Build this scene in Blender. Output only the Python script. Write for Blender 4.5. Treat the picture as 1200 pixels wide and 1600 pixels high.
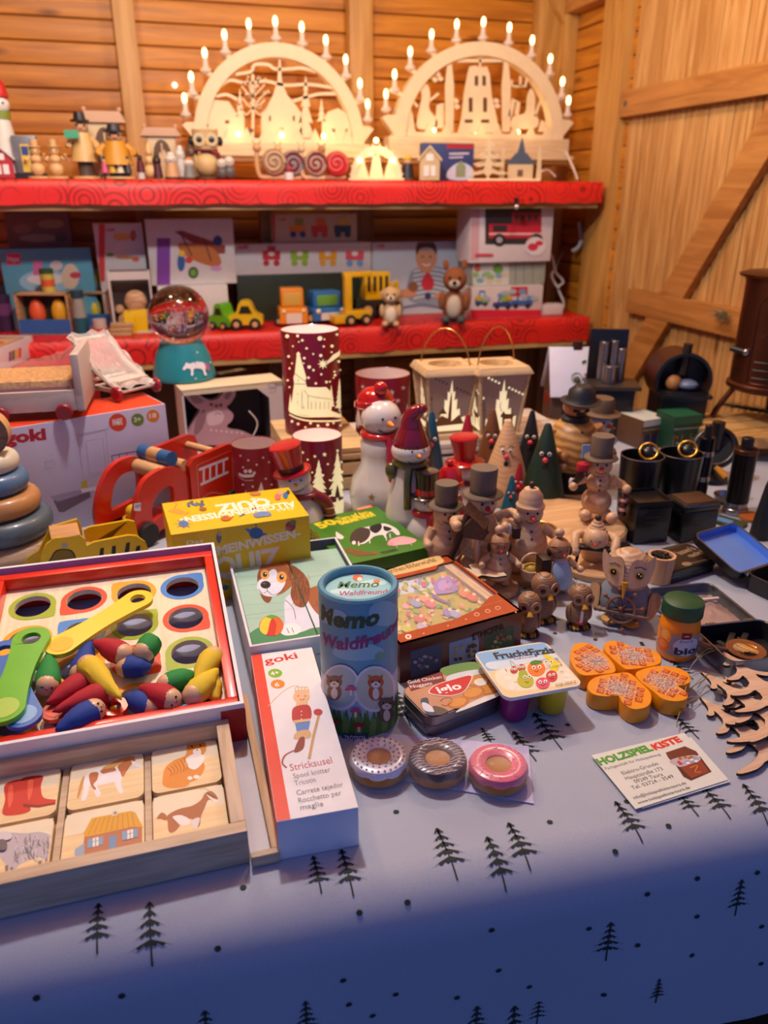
import bpy, bmesh, math, random
from mathutils import Vector, Matrix
for o in list(bpy.data.objects): bpy.data.objects.remove(o)
random.seed(5)
PI=math.pi; rad=math.radians; sn=math.sin; cs=math.cos
scene=bpy.context.scene; COL=scene.collection
# ------------------------------------------------------------------ camera, world, lamps
H=0.50; F=1200.; PT=rad(22.5); YW=rad(16.5)      # the table top is z = 0
cd=bpy.data.cameras.new('camera'); cam=bpy.data.objects.new('camera',cd); COL.objects.link(cam)
cam.location=(0,0,H); cam.rotation_euler=(PI/2-PT,0,-YW)
cd.sensor_fit='HORIZONTAL'; cd.sensor_width=36; cd.lens=36; cd.clip_start=.02
cd.dof.use_dof=True; cd.dof.focus_distance=.80; cd.dof.aperture_fstop=7.0
scene.camera=cam
vs=scene.view_settings; vs.view_transform='Standard'; vs.look='None'; vs.gamma=1; vs.use_curve_mapping=False; vs.exposure=0.0
wd=bpy.data.worlds.new('dusk'); scene.world=wd; wd.use_nodes=True
bgn=wd.node_tree.nodes['Background']; bgn.inputs[0].default_value=(.15,.23,.62,1); bgn.inputs[1].default_value=.62
def lamp(name,kind,loc,power,color,size=.05,rot=None,sy=None):
    l=bpy.data.lights.new(name,kind); l.energy=power; l.color=color
    if kind=='AREA':
        l.size=size
        if sy: l.shape='RECTANGLE'; l.size_y=sy
    else: l.shadow_soft_size=size
    o=bpy.data.objects.new(name,l); COL.objects.link(o); o.location=loc
    if rot: o.rotation_euler=rot
    return o
lamp('ceiling_lamp_light','POINT',(.12,1.12,1.18),35,(.98,.99,1),.035)
lamp('ceiling_lamp_light','POINT',(.80,1.55,1.2),15,(1,.84,.64),.06)
lamp('ceiling_lamp_light','POINT',(-.25,1.6,1.2),12,(1,.84,.64),.06)
# ------------------------------------------------------------------ maths helpers
CP=Vector((0,0,H))
FW=Vector((sn(YW)*cs(PT),cs(YW)*cs(PT),-sn(PT))); RT=Vector((cs(YW),-sn(YW),0)); UP=Vector((sn(YW)*sn(PT),cs(YW)*sn(PT),cs(PT)))
def ray(px,py): return FW+RT*((px-600)/F)+UP*((800-py)/F)
def P(px,py,z=0.):
    r=ray(px,py); return CP+r*((z-H)/r.z)
def W(px,py,Y):
    r=ray(px,py); return CP+r*(Y/r.y)
def XX(px,py,X):
    r=ray(px,py); return CP+r*(X/r.x)
def ZT(b,yt):
    k=(800-yt)/F
    return H-(b[0]*(UP.x-k*FW.x)+b[1]*(UP.y-k*FW.y))/(UP.z-k*FW.z)
def dep(p): return (Vector(p)-CP).dot(FW)
def mw(p,w): return w*dep(p)/F
def facing(p,a=0): return -math.atan2(p[0],p[1])+rad(a)
def Tr(x=0,y=0,z=0): return Matrix.Translation((x,y,z))
def Rx(a): return Matrix.Rotation(rad(a),4,'X')
def Ry(a): return Matrix.Rotation(rad(a),4,'Y')
def Rz(a): return Matrix.Rotation(rad(a),4,'Z')
def Sc(x,y=None,z=None):
    if y is None: y=z=x
    return Matrix.Diagonal((x,y,z,1))
def aim(a,b):
    a=Vector(a); d=Vector(b)-a
    return Matrix.Translation(a)@d.to_track_quat('Z','Y').to_matrix().to_4x4(), d.length
# ------------------------------------------------------------------ materials (all procedural)
def lin(c):
    if isinstance(c,str):
        c=c.lstrip('#'); c=[int(c[i:i+2],16)/255 for i in (0,2,4)]
    return tuple((x/12.92 if x<=.04045 else ((x+.055)/1.055)**2.4) for x in c[:3])
MC={}
def mat(c,r=.5,kind='plain',metal=0,em=0,alpha=1,c2=None,sc=1,ax='x',coat=0):
    key=(c,r,kind,metal,em,alpha,c2,sc,ax,coat)
    if key in MC: return MC[key]
    m=bpy.data.materials.new(kind+'_'+str(c).lstrip('#')); m.use_nodes=True; nt=m.node_tree; N=nt.nodes; L=nt.links
    b=N['Principled BSDF']; col=lin(c)+(1,)
    b.inputs['Base Color'].default_value=col; b.inputs['Roughness'].default_value=r; b.inputs['Metallic'].default_value=metal
    if coat: b.inputs['Coat Weight'].default_value=coat; b.inputs['Coat Roughness'].default_value=.12
    if em: b.inputs['Emission Color'].default_value=col; b.inputs['Emission Strength'].default_value=em
    if alpha<1: b.inputs['Alpha'].default_value=alpha
    tc=N.new('ShaderNodeTexCoord'); mp=N.new('ShaderNodeMapping'); L.new(tc.outputs['Object'],mp.inputs[0])
    def mixc(fac,a,bb):
        x=N.new('ShaderNodeMix'); x.data_type='RGBA'; L.new(fac,x.inputs['Factor']); x.inputs['A'].default_value=a; x.inputs['B'].default_value=bb; return x
    if kind=='plain':
        n=N.new('ShaderNodeTexNoise'); n.inputs['Scale'].default_value=40*sc; L.new(mp.outputs[0],n.inputs[0])
        x=mixc(n.outputs[0],tuple(v*.93 for v in col[:3])+(1,),tuple(min(1,v*1.07) for v in col[:3])+(1,)); L.new(x.outputs['Result'],b.inputs['Base Color'])
    elif kind=='wood':
        s={'x':(1.2,14,14),'y':(14,1.2,14),'z':(14,14,1.2)}[ax]; mp.inputs['Scale'].default_value=tuple(v*sc for v in s)
        n=N.new('ShaderNodeTexNoise'); n.inputs['Scale'].default_value=5; n.inputs['Detail'].default_value=6; n.inputs['Distortion'].default_value=.6; L.new(mp.outputs[0],n.inputs[0])
        cr=N.new('ShaderNodeValToRGB'); L.new(n.outputs[0],cr.inputs[0]); e=cr.color_ramp.elements
        d=lin(c2)+(1,) if c2 else tuple(v*.72 for v in col[:3])+(1,)
        e[0].position=.36; e[0].color=d; e[1].position=.62; e[1].color=col
        L.new(cr.outputs[0],b.inputs['Base Color'])
        bp=N.new('ShaderNodeBump'); bp.inputs['Strength'].default_value=.08; bp.inputs['Distance'].default_value=.002; L.new(n.outputs[0],bp.inputs['Height']); L.new(bp.outputs[0],b.inputs['Normal'])
    elif kind=='plank':   # long grain with knots
        s={'x':(.8,9,9),'y':(9,.8,9),'z':(9,9,.8)}[ax]; mp.inputs['Scale'].default_value=s
        n=N.new('ShaderNodeTexNoise'); n.inputs['Scale'].default_value=4; n.inputs['Detail'].default_value=8; n.inputs['Distortion'].default_value=1.0; L.new(mp.outputs[0],n.inputs[0])
        cr=N.new('ShaderNodeValToRGB'); L.new(n.outputs[0],cr.inputs[0]); e=cr.color_ramp.elements
        d=lin(c2)+(1,); e[0].position=.36; e[0].color=d; e[1].position=.64; e[1].color=col
        mp2=N.new('ShaderNodeMapping'); s2={'x':(2.2,7,7),'y':(7,2.2,7),'z':(7,7,2.2)}[ax]; mp2.inputs['Scale'].default_value=s2; L.new(tc.outputs['Object'],mp2.inputs[0])
        vo=N.new('ShaderNodeTexVoronoi'); vo.inputs['Scale'].default_value=1.1; L.new(mp2.outputs[0],vo.inputs[0])
        c3=N.new('ShaderNodeValToRGB'); L.new(vo.outputs['Distance'],c3.inputs[0]); f=c3.color_ramp.elements
        f[0].position=.03; f[0].color=(.28,.2,.15,1); f[1].position=.10; f[1].color=(1,1,1,1)
        x=N.new('ShaderNodeMix'); x.data_type='RGBA'; x.blend_type='MULTIPLY'; x.inputs['Factor'].default_value=.85
        L.new(cr.outputs[0],x.inputs['A']); L.new(c3.outputs[0],x.inputs['B']); L.new(x.outputs['Result'],b.inputs['Base Color'])
    elif kind=='rings':   # turned wood with growth rings
        w=N.new('ShaderNodeTexWave'); w.wave_type='RINGS'; w.rings_direction='X'; w.inputs['Scale'].default_value=60*sc; w.inputs['Distortion'].default_value=3; w.inputs['Detail'].default_value=2; w.inputs['Detail Scale'].default_value=1.5
        L.new(mp.outputs[0],w.inputs[0]); x=mixc(w.outputs['Fac'],col,lin(c2)+(1,)); L.new(x.outputs['Result'],b.inputs['Base Color'])
    elif kind=='swirl':   # red wrapping paper with darker and gilt spirals
        vo=N.new('ShaderNodeTexVoronoi'); vo.inputs['Scale'].default_value=13; vo.inputs['Randomness'].default_value=.8; L.new(mp.outputs[0],vo.inputs[0])
        ma=N.new('ShaderNodeMath'); ma.operation='MULTIPLY'; ma.inputs[1].default_value=42; L.new(vo.outputs['Distance'],ma.inputs[0])
        si=N.new('ShaderNodeMath'); si.operation='SINE'; L.new(ma.outputs[0],si.inputs[0])
        n=N.new('ShaderNodeTexNoise'); n.inputs['Scale'].default_value=9; L.new(mp.outputs[0],n.inputs[0])
        ml=N.new('ShaderNodeMath'); ml.operation='MULTIPLY'; L.new(si.outputs[0],ml.inputs[0]); L.new(n.outputs[0],ml.inputs[1])
        cr=N.new('ShaderNodeValToRGB'); L.new(ml.outputs[0],cr.inputs[0]); e=cr.color_ramp.elements
        e[0].position=.30; e[0].color=col; e[1].position=.46; e[1].color=lin(c2)+(1,)
        L.new(cr.outputs[0],b.inputs['Base Color'])
        bp=N.new('ShaderNodeBump'); bp.inputs['Strength'].default_value=.3; bp.inputs['Distance'].default_value=.01; L.new(n.outputs[0],bp.inputs['Height']); L.new(bp.outputs[0],b.inputs['Normal'])
    elif kind=='cloth':
        n=N.new('ShaderNodeTexNoise'); n.inputs['Scale'].default_value=900*sc; L.new(mp.outputs[0],n.inputs[0])
        x=mixc(n.outputs[0],tuple(v*.82 for v in col[:3])+(1,),tuple(min(1,v*1.12) for v in col[:3])+(1,)); L.new(x.outputs['Result'],b.inputs['Base Color'])
        bp=N.new('ShaderNodeBump'); bp.inputs['Strength'].default_value=.15; bp.inputs['Distance'].default_value=.0006; L.new(n.outputs[0],bp.inputs['Height']); L.new(bp.outputs[0],b.inputs['Normal'])
    elif kind=='speck':
        n=N.new('ShaderNodeTexNoise'); n.inputs['Scale'].default_value=420*sc; n.inputs['Detail'].default_value=3; L.new(mp.outputs[0],n.inputs[0])
        cr=N.new('ShaderNodeValToRGB'); L.new(n.outputs[0],cr.inputs[0]); e=cr.color_ramp.elements; e[0].position=.44; e[0].color=col; e[1].position=.56; e[1].color=lin(c2)+(1,)
        L.new(cr.outputs[0],b.inputs['Base Color'])
    elif kind=='film':
        b.inputs['Alpha'].default_value=alpha; b.inputs['Specular IOR Level'].default_value=1.0
        n=N.new('ShaderNodeTexNoise'); mp.inputs['Scale'].default_value=(60,8,30); n.inputs['Scale'].default_value=3*sc; n.inputs['Detail'].default_value=4; L.new(mp.outputs[0],n.inputs[0])
        bp=N.new('ShaderNodeBump'); bp.inputs['Strength'].default_value=.7; bp.inputs['Distance'].default_value=.004; L.new(n.outputs[0],bp.inputs['Height']); L.new(bp.outputs[0],b.inputs['Normal'])
    elif kind=='glass':
        b.inputs['Transmission Weight'].default_value=1; b.inputs['IOR'].default_value=1.4
    MC[key]=m; return m
WD='#d9b184'; WDK='#b98a5e'
def wood(c=WD,c2=None,ax='z',sc=6,r=.55): return mat(c,r,'wood',c2=c2 or None,ax=ax,sc=sc)
# ------------------------------------------------------------------ mesh builder
def catmull(p,n=6,closed=True):
    out=[];N=len(p)
    rng=range(N) if closed else range(N-1)
    for i in rng:
        g=(lambda k:p[k%N]) if closed else (lambda k:p[max(0,min(N-1,k))])
        a,b,c,d=g(i-1),g(i),g(i+1),g(i+2)
        for j in range(n):
            t=j/n
            out.append(tuple(.5*((2*b[k])+(-a[k]+c[k])*t+(2*a[k]-5*b[k]+4*c[k]-d[k])*t*t+(-a[k]+3*b[k]-3*c[k]+d[k])*t**3) for k in range(len(b))))
    if not closed: out.append(tuple(p[-1]))
    return out
def circ(cx,cy,rx,ry=None,n=24,rot=0):
    ry=rx if ry is None else ry; c,s=cs(rad(rot)),sn(rad(rot))
    return [(cx+rx*cs(t)*c-ry*sn(t)*s, cy+rx*cs(t)*s+ry*sn(t)*c) for t in [2*PI*i/n for i in range(n)]]
def rrect(x0,y0,x1,y1,r,n=5):
    o=[]
    for cx,cy,a in ((x1-r,y1-r,0),(x0+r,y1-r,90),(x0+r,y0+r,180),(x1-r,y0+r,270)):
        for i in range(n+1): t=rad(a+90*i/n); o.append((cx+r*cs(t),cy+r*sn(t)))
    return o
def clip(poly,r):
    x0,y0,x1,y1=r
    for ax,val,sg in ((0,x0,1),(0,x1,-1),(1,y0,1),(1,y1,-1)):
        out=[]
        for i in range(len(poly)):
            a,b=poly[i-1],poly[i]; ia=(a[ax]-val)*sg>=0; ib=(b[ax]-val)*sg>=0
            if ia!=ib:
                t=(val-a[ax])/(b[ax]-a[ax]); out.append((a[0]+(b[0]-a[0])*t,a[1]+(b[1]-a[1])*t))
            if ib: out.append(b)
        poly=out
        if not poly: return []
    return poly
TXC={}
def textmesh(s,bold=0,shear=0):
    k=(s,bold,shear)
    if k not in TXC:
        c=bpy.data.curves.new('t','FONT'); c.body=s; c.size=1; c.resolution_u=2; c.offset=bold; c.shear=shear; c.fill_mode='FRONT' if hasattr(c,'fill_mode') else c.fill_mode
        o=bpy.data.objects.new('t',c); COL.objects.link(o); me=o.to_mesh()
        vs=[tuple(v.co) for v in me.vertices]; fs=[tuple(f.vertices) for f in me.polygons]
        o.to_mesh_clear(); bpy.data.objects.remove(o); bpy.data.curves.remove(c)
        xs=[v[0] for v in vs]; x0,x1=min(xs),max(xs)
        TXC[k]=([(v[0]-x0,v[1],0) for v in vs],fs,x1-x0)
    return TXC[k]
class MB:
    def __init__(s): s.v=[];s.f=[];s.m=[];s.mats=[]
    def add(s,vs,fs,m,T=None):
        if m not in s.mats: s.mats.append(m)
        k=s.mats.index(m); n=len(s.v)
        s.v+= [T@Vector(v) for v in vs] if T is not None else [Vector(v) for v in vs]
        flip=T is not None and T.determinant()<0
        for f in fs:
            f=tuple(n+i for i in f); s.f.append(f[::-1] if flip else f); s.m.append(k)
        return s
    def box(s,x0,y0,z0,x1,y1,z1,m,T=None,b=0):
        if b<=0:
            vs=[(x0,y0,z0),(x1,y0,z0),(x1,y1,z0),(x0,y1,z0),(x0,y0,z1),(x1,y0,z1),(x1,y1,z1),(x0,y1,z1)]
            return s.add(vs,[(3,2,1,0),(4,5,6,7),(0,1,5,4),(1,2,6,5),(2,3,7,6),(3,0,4,7)],m,T)
        bm=bmesh.new(); bmesh.ops.create_cube(bm,size=1)
        for v in bm.verts: v.co=Vector(((x0+x1)/2+v.co.x*(x1-x0),(y0+y1)/2+v.co.y*(y1-y0),(z0+z1)/2+v.co.z*(z1-z0)))
        bmesh.ops.bevel(bm,geom=list(bm.edges),offset=min(b,abs(x1-x0)*.45,abs(y1-y0)*.45,abs(z1-z0)*.45),segments=2,profile=.6,affect='EDGES')
        bm.verts.index_update(); vs=[tuple(v.co) for v in bm.verts]; fs=[tuple(v.index for v in f.verts) for f in bm.faces]; bm.free()
        return s.add(vs,fs,m,T)
    def prism(s,poly,z0,z1,m,T=None,ms=None):
        n=len(poly); A=sum(poly[i-1][0]*poly[i][1]-poly[i][0]*poly[i-1][1] for i in range(n))
        if A<0: poly=poly[::-1]
        vs=[(p[0],p[1],z0) for p in poly]+[(p[0],p[1],z1) for p in poly]
        s.add(vs,[tuple(range(n-1,-1,-1)),tuple(range(n,2*n))],m,T)
        return s.add(vs,[((i-1)%n,i,n+i,n+(i-1)%n) for i in range(n)],ms or m,T)
    def flat(s,poly,z,m,T=None):
        n=len(poly)
        if n<3: return s
        A=sum(poly[i-1][0]*poly[i][1]-poly[i][0]*poly[i-1][1] for i in range(n))
        if A<0: poly=poly[::-1]
        return s.add([(p[0],p[1],z) for p in poly],[tuple(range(n))],m,T)
    def lathe(s,pr,m,T=None,n=28,a0=0,a1=360):
        full=(a1-a0)>=360; k=n if full else n+1; vs=[];idx=[]
        for r,z in pr:
            if r<1e-6: idx.append([len(vs)]*k); vs.append((0,0,z))
            else:
                idx.append(list(range(len(vs),len(vs)+k)))
                vs+=[(r*cs(rad(a0)+rad(a1-a0)*i/n),r*sn(rad(a0)+rad(a1-a0)*i/n),z) for i in range(k)]
        fs=[]
        for a,b in zip(idx,idx[1:]):
            for i in range(n):
                j=(i+1)%k; q=[a[i],a[j],b[j],b[i]]; q=[q[t] for t in range(4) if q[t]!=q[t-1]]
                if len(q)>2: fs.append(tuple(q))
        return s.add(vs,fs,m,T)
    def ball(s,x,y,z,r,m,T=None,n=20,ry=None,rz=None,t0=0,t1=180):
        k=max(4,n//2); ts=[rad(t0+(t1-t0)*i/k) for i in range(k+1)]
        pr=[(abs(sn(t)) if 1e-5<t<PI-1e-5 else 0,-cs(t)) for t in ts]
        M=Tr(x,y,z)@Sc(r,ry or r,rz or r)
        return s.lathe(pr,m,(T@M) if T is not None else M,n)
    def cyl(s,a,b,r,m,T=None,r2=None,n=20,bev=.0):
        M,l=aim(a,b); r2=r if r2 is None else r2; e=min(bev,l*.4,r*.5)
        pr=[(0,0),(r-e,0)]+([(r,e)] if e else [])+([(r2,l-e)] if e else [])+[(r2-e,l),(0,l)]
        return s.lathe(pr,m,(T@M) if T is not None else M,n)
    def tube(s,pts,r,m,T=None,n=8,closed=False,smooth=0):
        if smooth: pts=catmull(pts,smooth,closed)
        pts=[Vector(p) for p in pts]; N=len(pts); vs=[];fs=[]; up=None
        R=r if isinstance(r,(list,tuple)) else None
        for i,p in enumerate(pts):
            a=pts[(i-1)%N] if (closed or i) else p; b=pts[(i+1)%N] if (closed or i<N-1) else p
            d=(b-a).normalized()
            if up is None: up=d.orthogonal().normalized()
            up=(up-d*up.dot(d)); up=up.normalized() if up.length>1e-6 else d.orthogonal().normalized()
            q=d.cross(up); rr=r if R is None else (R[0]+(R[-1]-R[0])*i/(N-1) if len(R)==2 else R[min(len(R)-1,int(round(i*(len(R)-1)/(N-1))))])
            vs+=[tuple(p+up*(rr*cs(2*PI*k/n))+q*(rr*sn(2*PI*k/n))) for k in range(n)]
        for i in range(N if closed else N-1):
            j=(i+1)%N
            for k in range(n): l=(k+1)%n; fs.append((i*n+k,i*n+l,j*n+l,j*n+k))
        if not closed: fs+=[tuple(range(n-1,-1,-1)),tuple((N-1)*n+k for k in range(n))]
        return s.add(vs,fs,m,T)
    def torus(s,x,y,z,R,r,m,T=None,n=32,k=12,sz=1):
        M=Tr(x,y,z); vs=[];fs=[]
        for i in range(n):
            for j in range(k):
                a=2*PI*i/n;b=2*PI*j/k; vs.append(((R+r*cs(b))*cs(a),(R+r*cs(b))*sn(a),r*sn(b)*sz))
        for i in range(n):
            for j in range(k): fs.append((i*k+j,((i+1)%n)*k+j,((i+1)%n)*k+(j+1)%k,i*k+(j+1)%k))
        return s.add(vs,fs,m,(T@M) if T is not None else M)
    def text(s,t,x,y,size,m,T,bold=.0,align='l',width=None,rot=0,shear=0,z=0):
        vs,fs,w=textmesh(t,bold,shear); sx=size
        if width: sx=width/w
        o=0 if align=='l' else (-w/2 if align=='c' else -w)
        M=T@Tr(x,y,z)@Rz(rot)@Sc(sx,size,1)@Tr(o,0,0)
        return s.add(vs,fs,m,M)
    def slice(s,axis,step):
        """cut faces into strips so that a flat print can be bent round a curved surface"""
        bm=bmesh.new(); bv=[bm.verts.new(v) for v in s.v]
        for f,k in zip(s.f,s.m):
            try: g=bm.faces.new([bv[i] for i in f]); g.material_index=k
            except ValueError: pass
        lo=min(v[axis] for v in s.v); hi=max(v[axis] for v in s.v); x=math.floor(lo/step)*step
        nrm=Vector([1 if i==axis else 0 for i in range(3)])
        while x<hi:
            bmesh.ops.bisect_plane(bm,geom=bm.verts[:]+bm.edges[:]+bm.faces[:],plane_co=nrm*x,plane_no=nrm,dist=1e-7); x+=step
        bm.verts.index_update(); s.v=[v.co.copy() for v in bm.verts]; s.f=[tuple(v.index for v in f.verts) for f in bm.faces]; s.m=[f.material_index for f in bm.faces]; bm.free(); return s
    def warp(s,fn): s.v=[Vector(fn(v)) for v in s.v]; return s
    def obj(s,name,parent=None,label=None,loc=None,rz=0,ang=38):
        me=bpy.data.meshes.new(name); me.from_pydata([tuple(v) for v in s.v],[],s.f)
        for m in s.mats: me.materials.append(m)
        me.polygons.foreach_set('material_index',s.m); me.update()
        me.shade_smooth(); me.set_sharp_from_angle(angle=rad(ang))
        o=bpy.data.objects.new(name,me); COL.objects.link(o)
        if parent is not None: o.parent=parent
        if loc is not None: o.location=loc
        if rz: o.rotation_euler.z=rz
        if label: o['label']=label
        return o
def tag(o,label,cat,group=None,kind=None):
    o['label']=label; o['category']=cat
    if group: o['group']=group
    if kind: o['kind']=kind
    return o
def thing(name,label,cat,loc=(0,0,0),rz=0,group=None,rot=None):
    o=bpy.data.objects.new(name,None); o.empty_display_size=.02; COL.objects.link(o); o.location=loc
    o.rotation_euler=rot if rot else (0,0,rz)
    return tag(o,label,cat,group)
def MW(o): return o.matrix_basis   # world matrix of a fresh thing
def dup(root,label,loc=None,rz=None,group=None,name=None,scale=None):
    r=root.copy(); COL.objects.link(r)
    if loc is not None: r.location=loc
    if rz is not None: r.rotation_euler=(0,0,rz)
    if scale: r.scale=(scale,)*3
    r['label']=label
    if group: r['group']=group
    for ch in list(root.children):
        c=ch.copy(); COL.objects.link(c); c.parent=r
        for g in list(ch.children):
            d=g.copy(); COL.objects.link(d); d.parent=c
    return r
def struct(mb,name,parent=None):
    o=mb.obj(name,parent)
    if parent is None: o['kind']='structure'
    return o
class Face:
    """a flat face of a thing: local frame Tl (x,y in the face, z outward); px() finds where a photo pixel meets it"""
    def __init__(s,root,Tl,dz=.000022):
        s.T=Tl; s.Wd=root.matrix_basis@Tl; s.O=s.Wd.translation; s.U=s.Wd.col[0].xyz; s.V=s.Wd.col[1].xyz; s.N=s.U.cross(s.V).normalized(); s.dz=dz; s.k=1; s.clip=None
    def px(s,x,y):
        r=ray(x,y); t=(s.O-CP).dot(s.N)/r.dot(s.N); p=CP+r*t-s.O
        return (p.dot(s.U)/s.U.length_squared,p.dot(s.V)/s.V.length_squared)
    def poly(s,mb,c,pts,sm=False,px=True,r=.5):
        if px: pts=[s.px(*p) for p in pts]
        if sm: pts=catmull(pts,5)
        if s.clip: pts=clip(pts,s.clip)
        if len(pts)>2: mb.flat(pts,s.dz*s.k,mat(c,r) if isinstance(c,str) else c,s.T)
        s.k+=1
    def ell(s,mb,c,x,y,rx,ry=None,rot=0,px=True,r=.5):
        s.poly(mb,c,circ(x,y,rx,ry,rot=rot),px=px,r=r)
    def line(s,mb,c,pts,w,px=True,sm=True,r=.5):
        if px: pts=[s.px(*p) for p in pts]
        if sm and len(pts)>2: pts=catmull(pts,4,False)
        L=[];R=[]
        for i,p in enumerate(pts):
            a=pts[max(0,i-1)];b=pts[min(len(pts)-1,i+1)]; d=Vector((b[0]-a[0],b[1]-a[1])); d=d.normalized() if d.length else Vector((1,0)); n=(-d.y*w/2,d.x*w/2)
            L.append((p[0]+n[0],p[1]+n[1]));R.append((p[0]-n[0],p[1]-n[1]))
        q=L+R[::-1]
        if s.clip: q=clip(q,s.clip)
        if len(q)>2: mb.flat(q,s.dz*s.k,mat(c,r) if isinstance(c,str) else c,s.T)
        s.k+=1
    def text(s,mb,t,p0,p1,hpx,c,bold=.01,shear=0,px=True):
        """baseline from pixel p0 to p1, capital height hpx pixels (up, across the baseline)"""
        if px:
            a=s.px(*p0); b=s.px(*p1); d=Vector((p1[0]-p0[0],p1[1]-p0[1])).normalized(); mid=((p0[0]+p1[0])/2,(p0[1]+p1[1])/2)
            if isinstance(hpx,tuple): q=(mid[0]+hpx[0],mid[1]+hpx[1])
            else: q=(mid[0]+d.y*hpx,mid[1]-d.x*hpx)
            m0=s.px(*mid); q=s.px(*q)
            w=math.hypot(b[0]-a[0],b[1]-a[1]); u=((b[0]-a[0])/w,(b[1]-a[1])/w); hh=abs(-(q[0]-m0[0])*u[1]+(q[1]-m0[1])*u[0])
        else: a,b=p0,p1; w=math.hypot(b[0]-a[0],b[1]-a[1]); hh=hpx
        rot=math.degrees(math.atan2(b[1]-a[1],b[0]-a[0]))
        mb.text(t,a[0],a[1],hh/.70,mat(c,.5) if isinstance(c,str) else c,s.T,bold,'l',w,rot,shear,s.dz*s.k); s.k+=1
# frames for the faces of a box whose front-left-bottom corner is the origin
def F_top(h): return Tr(0,0,h)
def F_front(): return Rx(90)
def F_left(d): return Tr(0,d,0)@Rz(-90)@Rx(90)
def F_right(w): return Tr(w,0,0)@Rz(90)@Rx(90)
def boxpx(name,label,cat,FL,FR,BL,zt,zb=0,group=None):
    a,b,c=P(*FL,zt),P(*FR,zt),P(*BL,zt); u=(b-a); w=u.length; u=u/w; n=Vector((-u.y,u.x,0)); d=(c-a).dot(n)
    r=thing(name,label,cat,(a.x,a.y,zb),math.atan2(u.y,u.x),group); return r,w,d,zt-zb
def boxw(name,label,cat,x0,y0,x1,Y,zb,d,y1=None,group=None,rz=0):
    """box seen front-on: pixel x0..x1, top row y0, standing on zb with its front at room depth Y"""
    ym=y0+40
    a=W(x0,ym,Y); b=W(x1,ym,Y); t=W((x0+x1)/2,y0,Y).z
    r=thing(name,label,cat,(a.x,Y,zb),rz,group); return r,b.x-a.x,d,t-zb
# ------------------------------------------------------------------ the stall: walls, floor, roof
YB=2.62; XR=1.39; XL=-1.5; ZF=-.85; ZC=1.36
plk=mat('#cc8524',.5,'plank',c2='#a8651c',ax='x'); plk_y=mat('#cc8524',.5,'plank',c2='#a8651c',ax='y')
post=mat('#c9974f',.5,'plank',c2='#b07c3a',ax='z'); door_m=mat('#cfa062',.5,'plank',c2='#ae7a40',ax='z'); ledge_m=mat('#bf8444',.5,'plank',c2='#a0672e',ax='y')
m=MB(); m.box(-3,-2,ZF-.1,3,YB+.1,ZF,mat('#2a2622',.9,sc=.3)); struct(m,'floor')
m=MB(); z=ZF
while z<ZC:
    m.box(XL,YB,z+.002,XR+.04,YB+.03,z+.057,plk,b=.006); z+=.058
m.box(XL,YB+.012,ZF,XR+.04,YB+.04,ZC,plk); struct(m,'wall_back')
m=MB(); z=ZF+.03
while z<ZC:
    m.box(XR,2.19,z+.002,XR+.03,YB,z+.057,plk_y,b=.006); z+=.058
m.box(XR+.012,2.19,ZF,XR+.04,YB,ZC,plk_y)
m.box(XR,.3,ZF,XR+.04,.9,ZC,plk_y); struct(m,'wall_right')
m=MB(); z=ZF
while z<ZC:
    m.box(XL-.03,.3,z+.002,XL,YB,z+.057,plk_y,b=.006); z+=.058
struct(m,'wall_left')
m=MB(); m.box(XL-.05,.25,ZC,XR+.05,YB+.05,ZC+.04,plk); struct(m,'ceiling')
def beam(name,x0,y0,z0,x1,y1,z1,mt=None,b=.004): m=MB(); m.box(x0,y0,z0,x1,y1,z1,mt or post,b=b); return struct(m,name)
beam('trim_1',-.013,YB-.05,ZF,.045,YB,ZC)
beam('trim_2',.655,YB-.05,ZF,.728,YB,ZC)
beam('trim_3',1.27,YB-.05,ZF,1.345,YB,ZC)
beam('trim_4',XR-.045,YB-.09,ZF,XR,YB-.03,ZC)
beam('trim_5',XR-.03,2.21,ZF,XR+.03,2.335,ZC)
beam('trim_6',XR-.05,2.33,1.02,XR,YB,1.12,ledge_m)
m=MB(); M,l=aim((1.375,YB-.04,.99),(1.10,YB-.04,1.34)); m.box(-.04,-.02,0,.04,.02,l,post,M,.003); struct(m,'trim_7')
# the boarded door in the right wall
d=thing('door_1','x','door'); 
for k in ('label','category'): del d[k]
d['kind']='structure'
m=MB(); y=.9
while y<2.19:
    m.box(XR+.005,y+.002,ZF+.05,XR+.022,min(y+.093,2.195),ZC-.06,door_m,b=.004)
    for q in (.024,.047,.07): m.box(XR+.002,y+q-.003,ZF+.05,XR+.008,y+q+.003,ZC-.06,door_m,b=.002)
    y+=.094
m.box(XR+.014,.9,ZF+.05,XR+.03,2.2,ZC-.06,door_m); m.obj('door_boards',d)
for z in (.705,.172,1.06):
    m=MB(); m.box(XR-.024,.92,z,XR+.002,2.205 if z!=.172 else 2.06,z+.068,ledge_m,b=.003)
    if z==.705: m.cyl((XR-.028,2.18,z+.034),(XR-.022,2.18,z+.034),.008,mat('#8a8a88',.4,metal=1))
    m.obj('door_ledge',d)
def brace(y0,z0,y1,z1,w):
    m=MB(); M=Tr(XR-.022,0,0)@Matrix(((0,0,1,0),(1,0,0,0),(0,1,0,0),(0,0,0,1)))
    dy,dz=y1-y0,z1-z0; L=math.hypot(dy,dz); n=(-dz/L*w/2,dy/L*w/2)
    m.prism([(y0+n[0],z0+n[1]),(y1+n[0],z1+n[1]),(y1-n[0],z1-n[1]),(y0-n[0],z0-n[1])],0,.022,ledge_m,M); return m.obj('door_brace',d)
brace(2.06,-.06,1.52,.74,.085)
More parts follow.
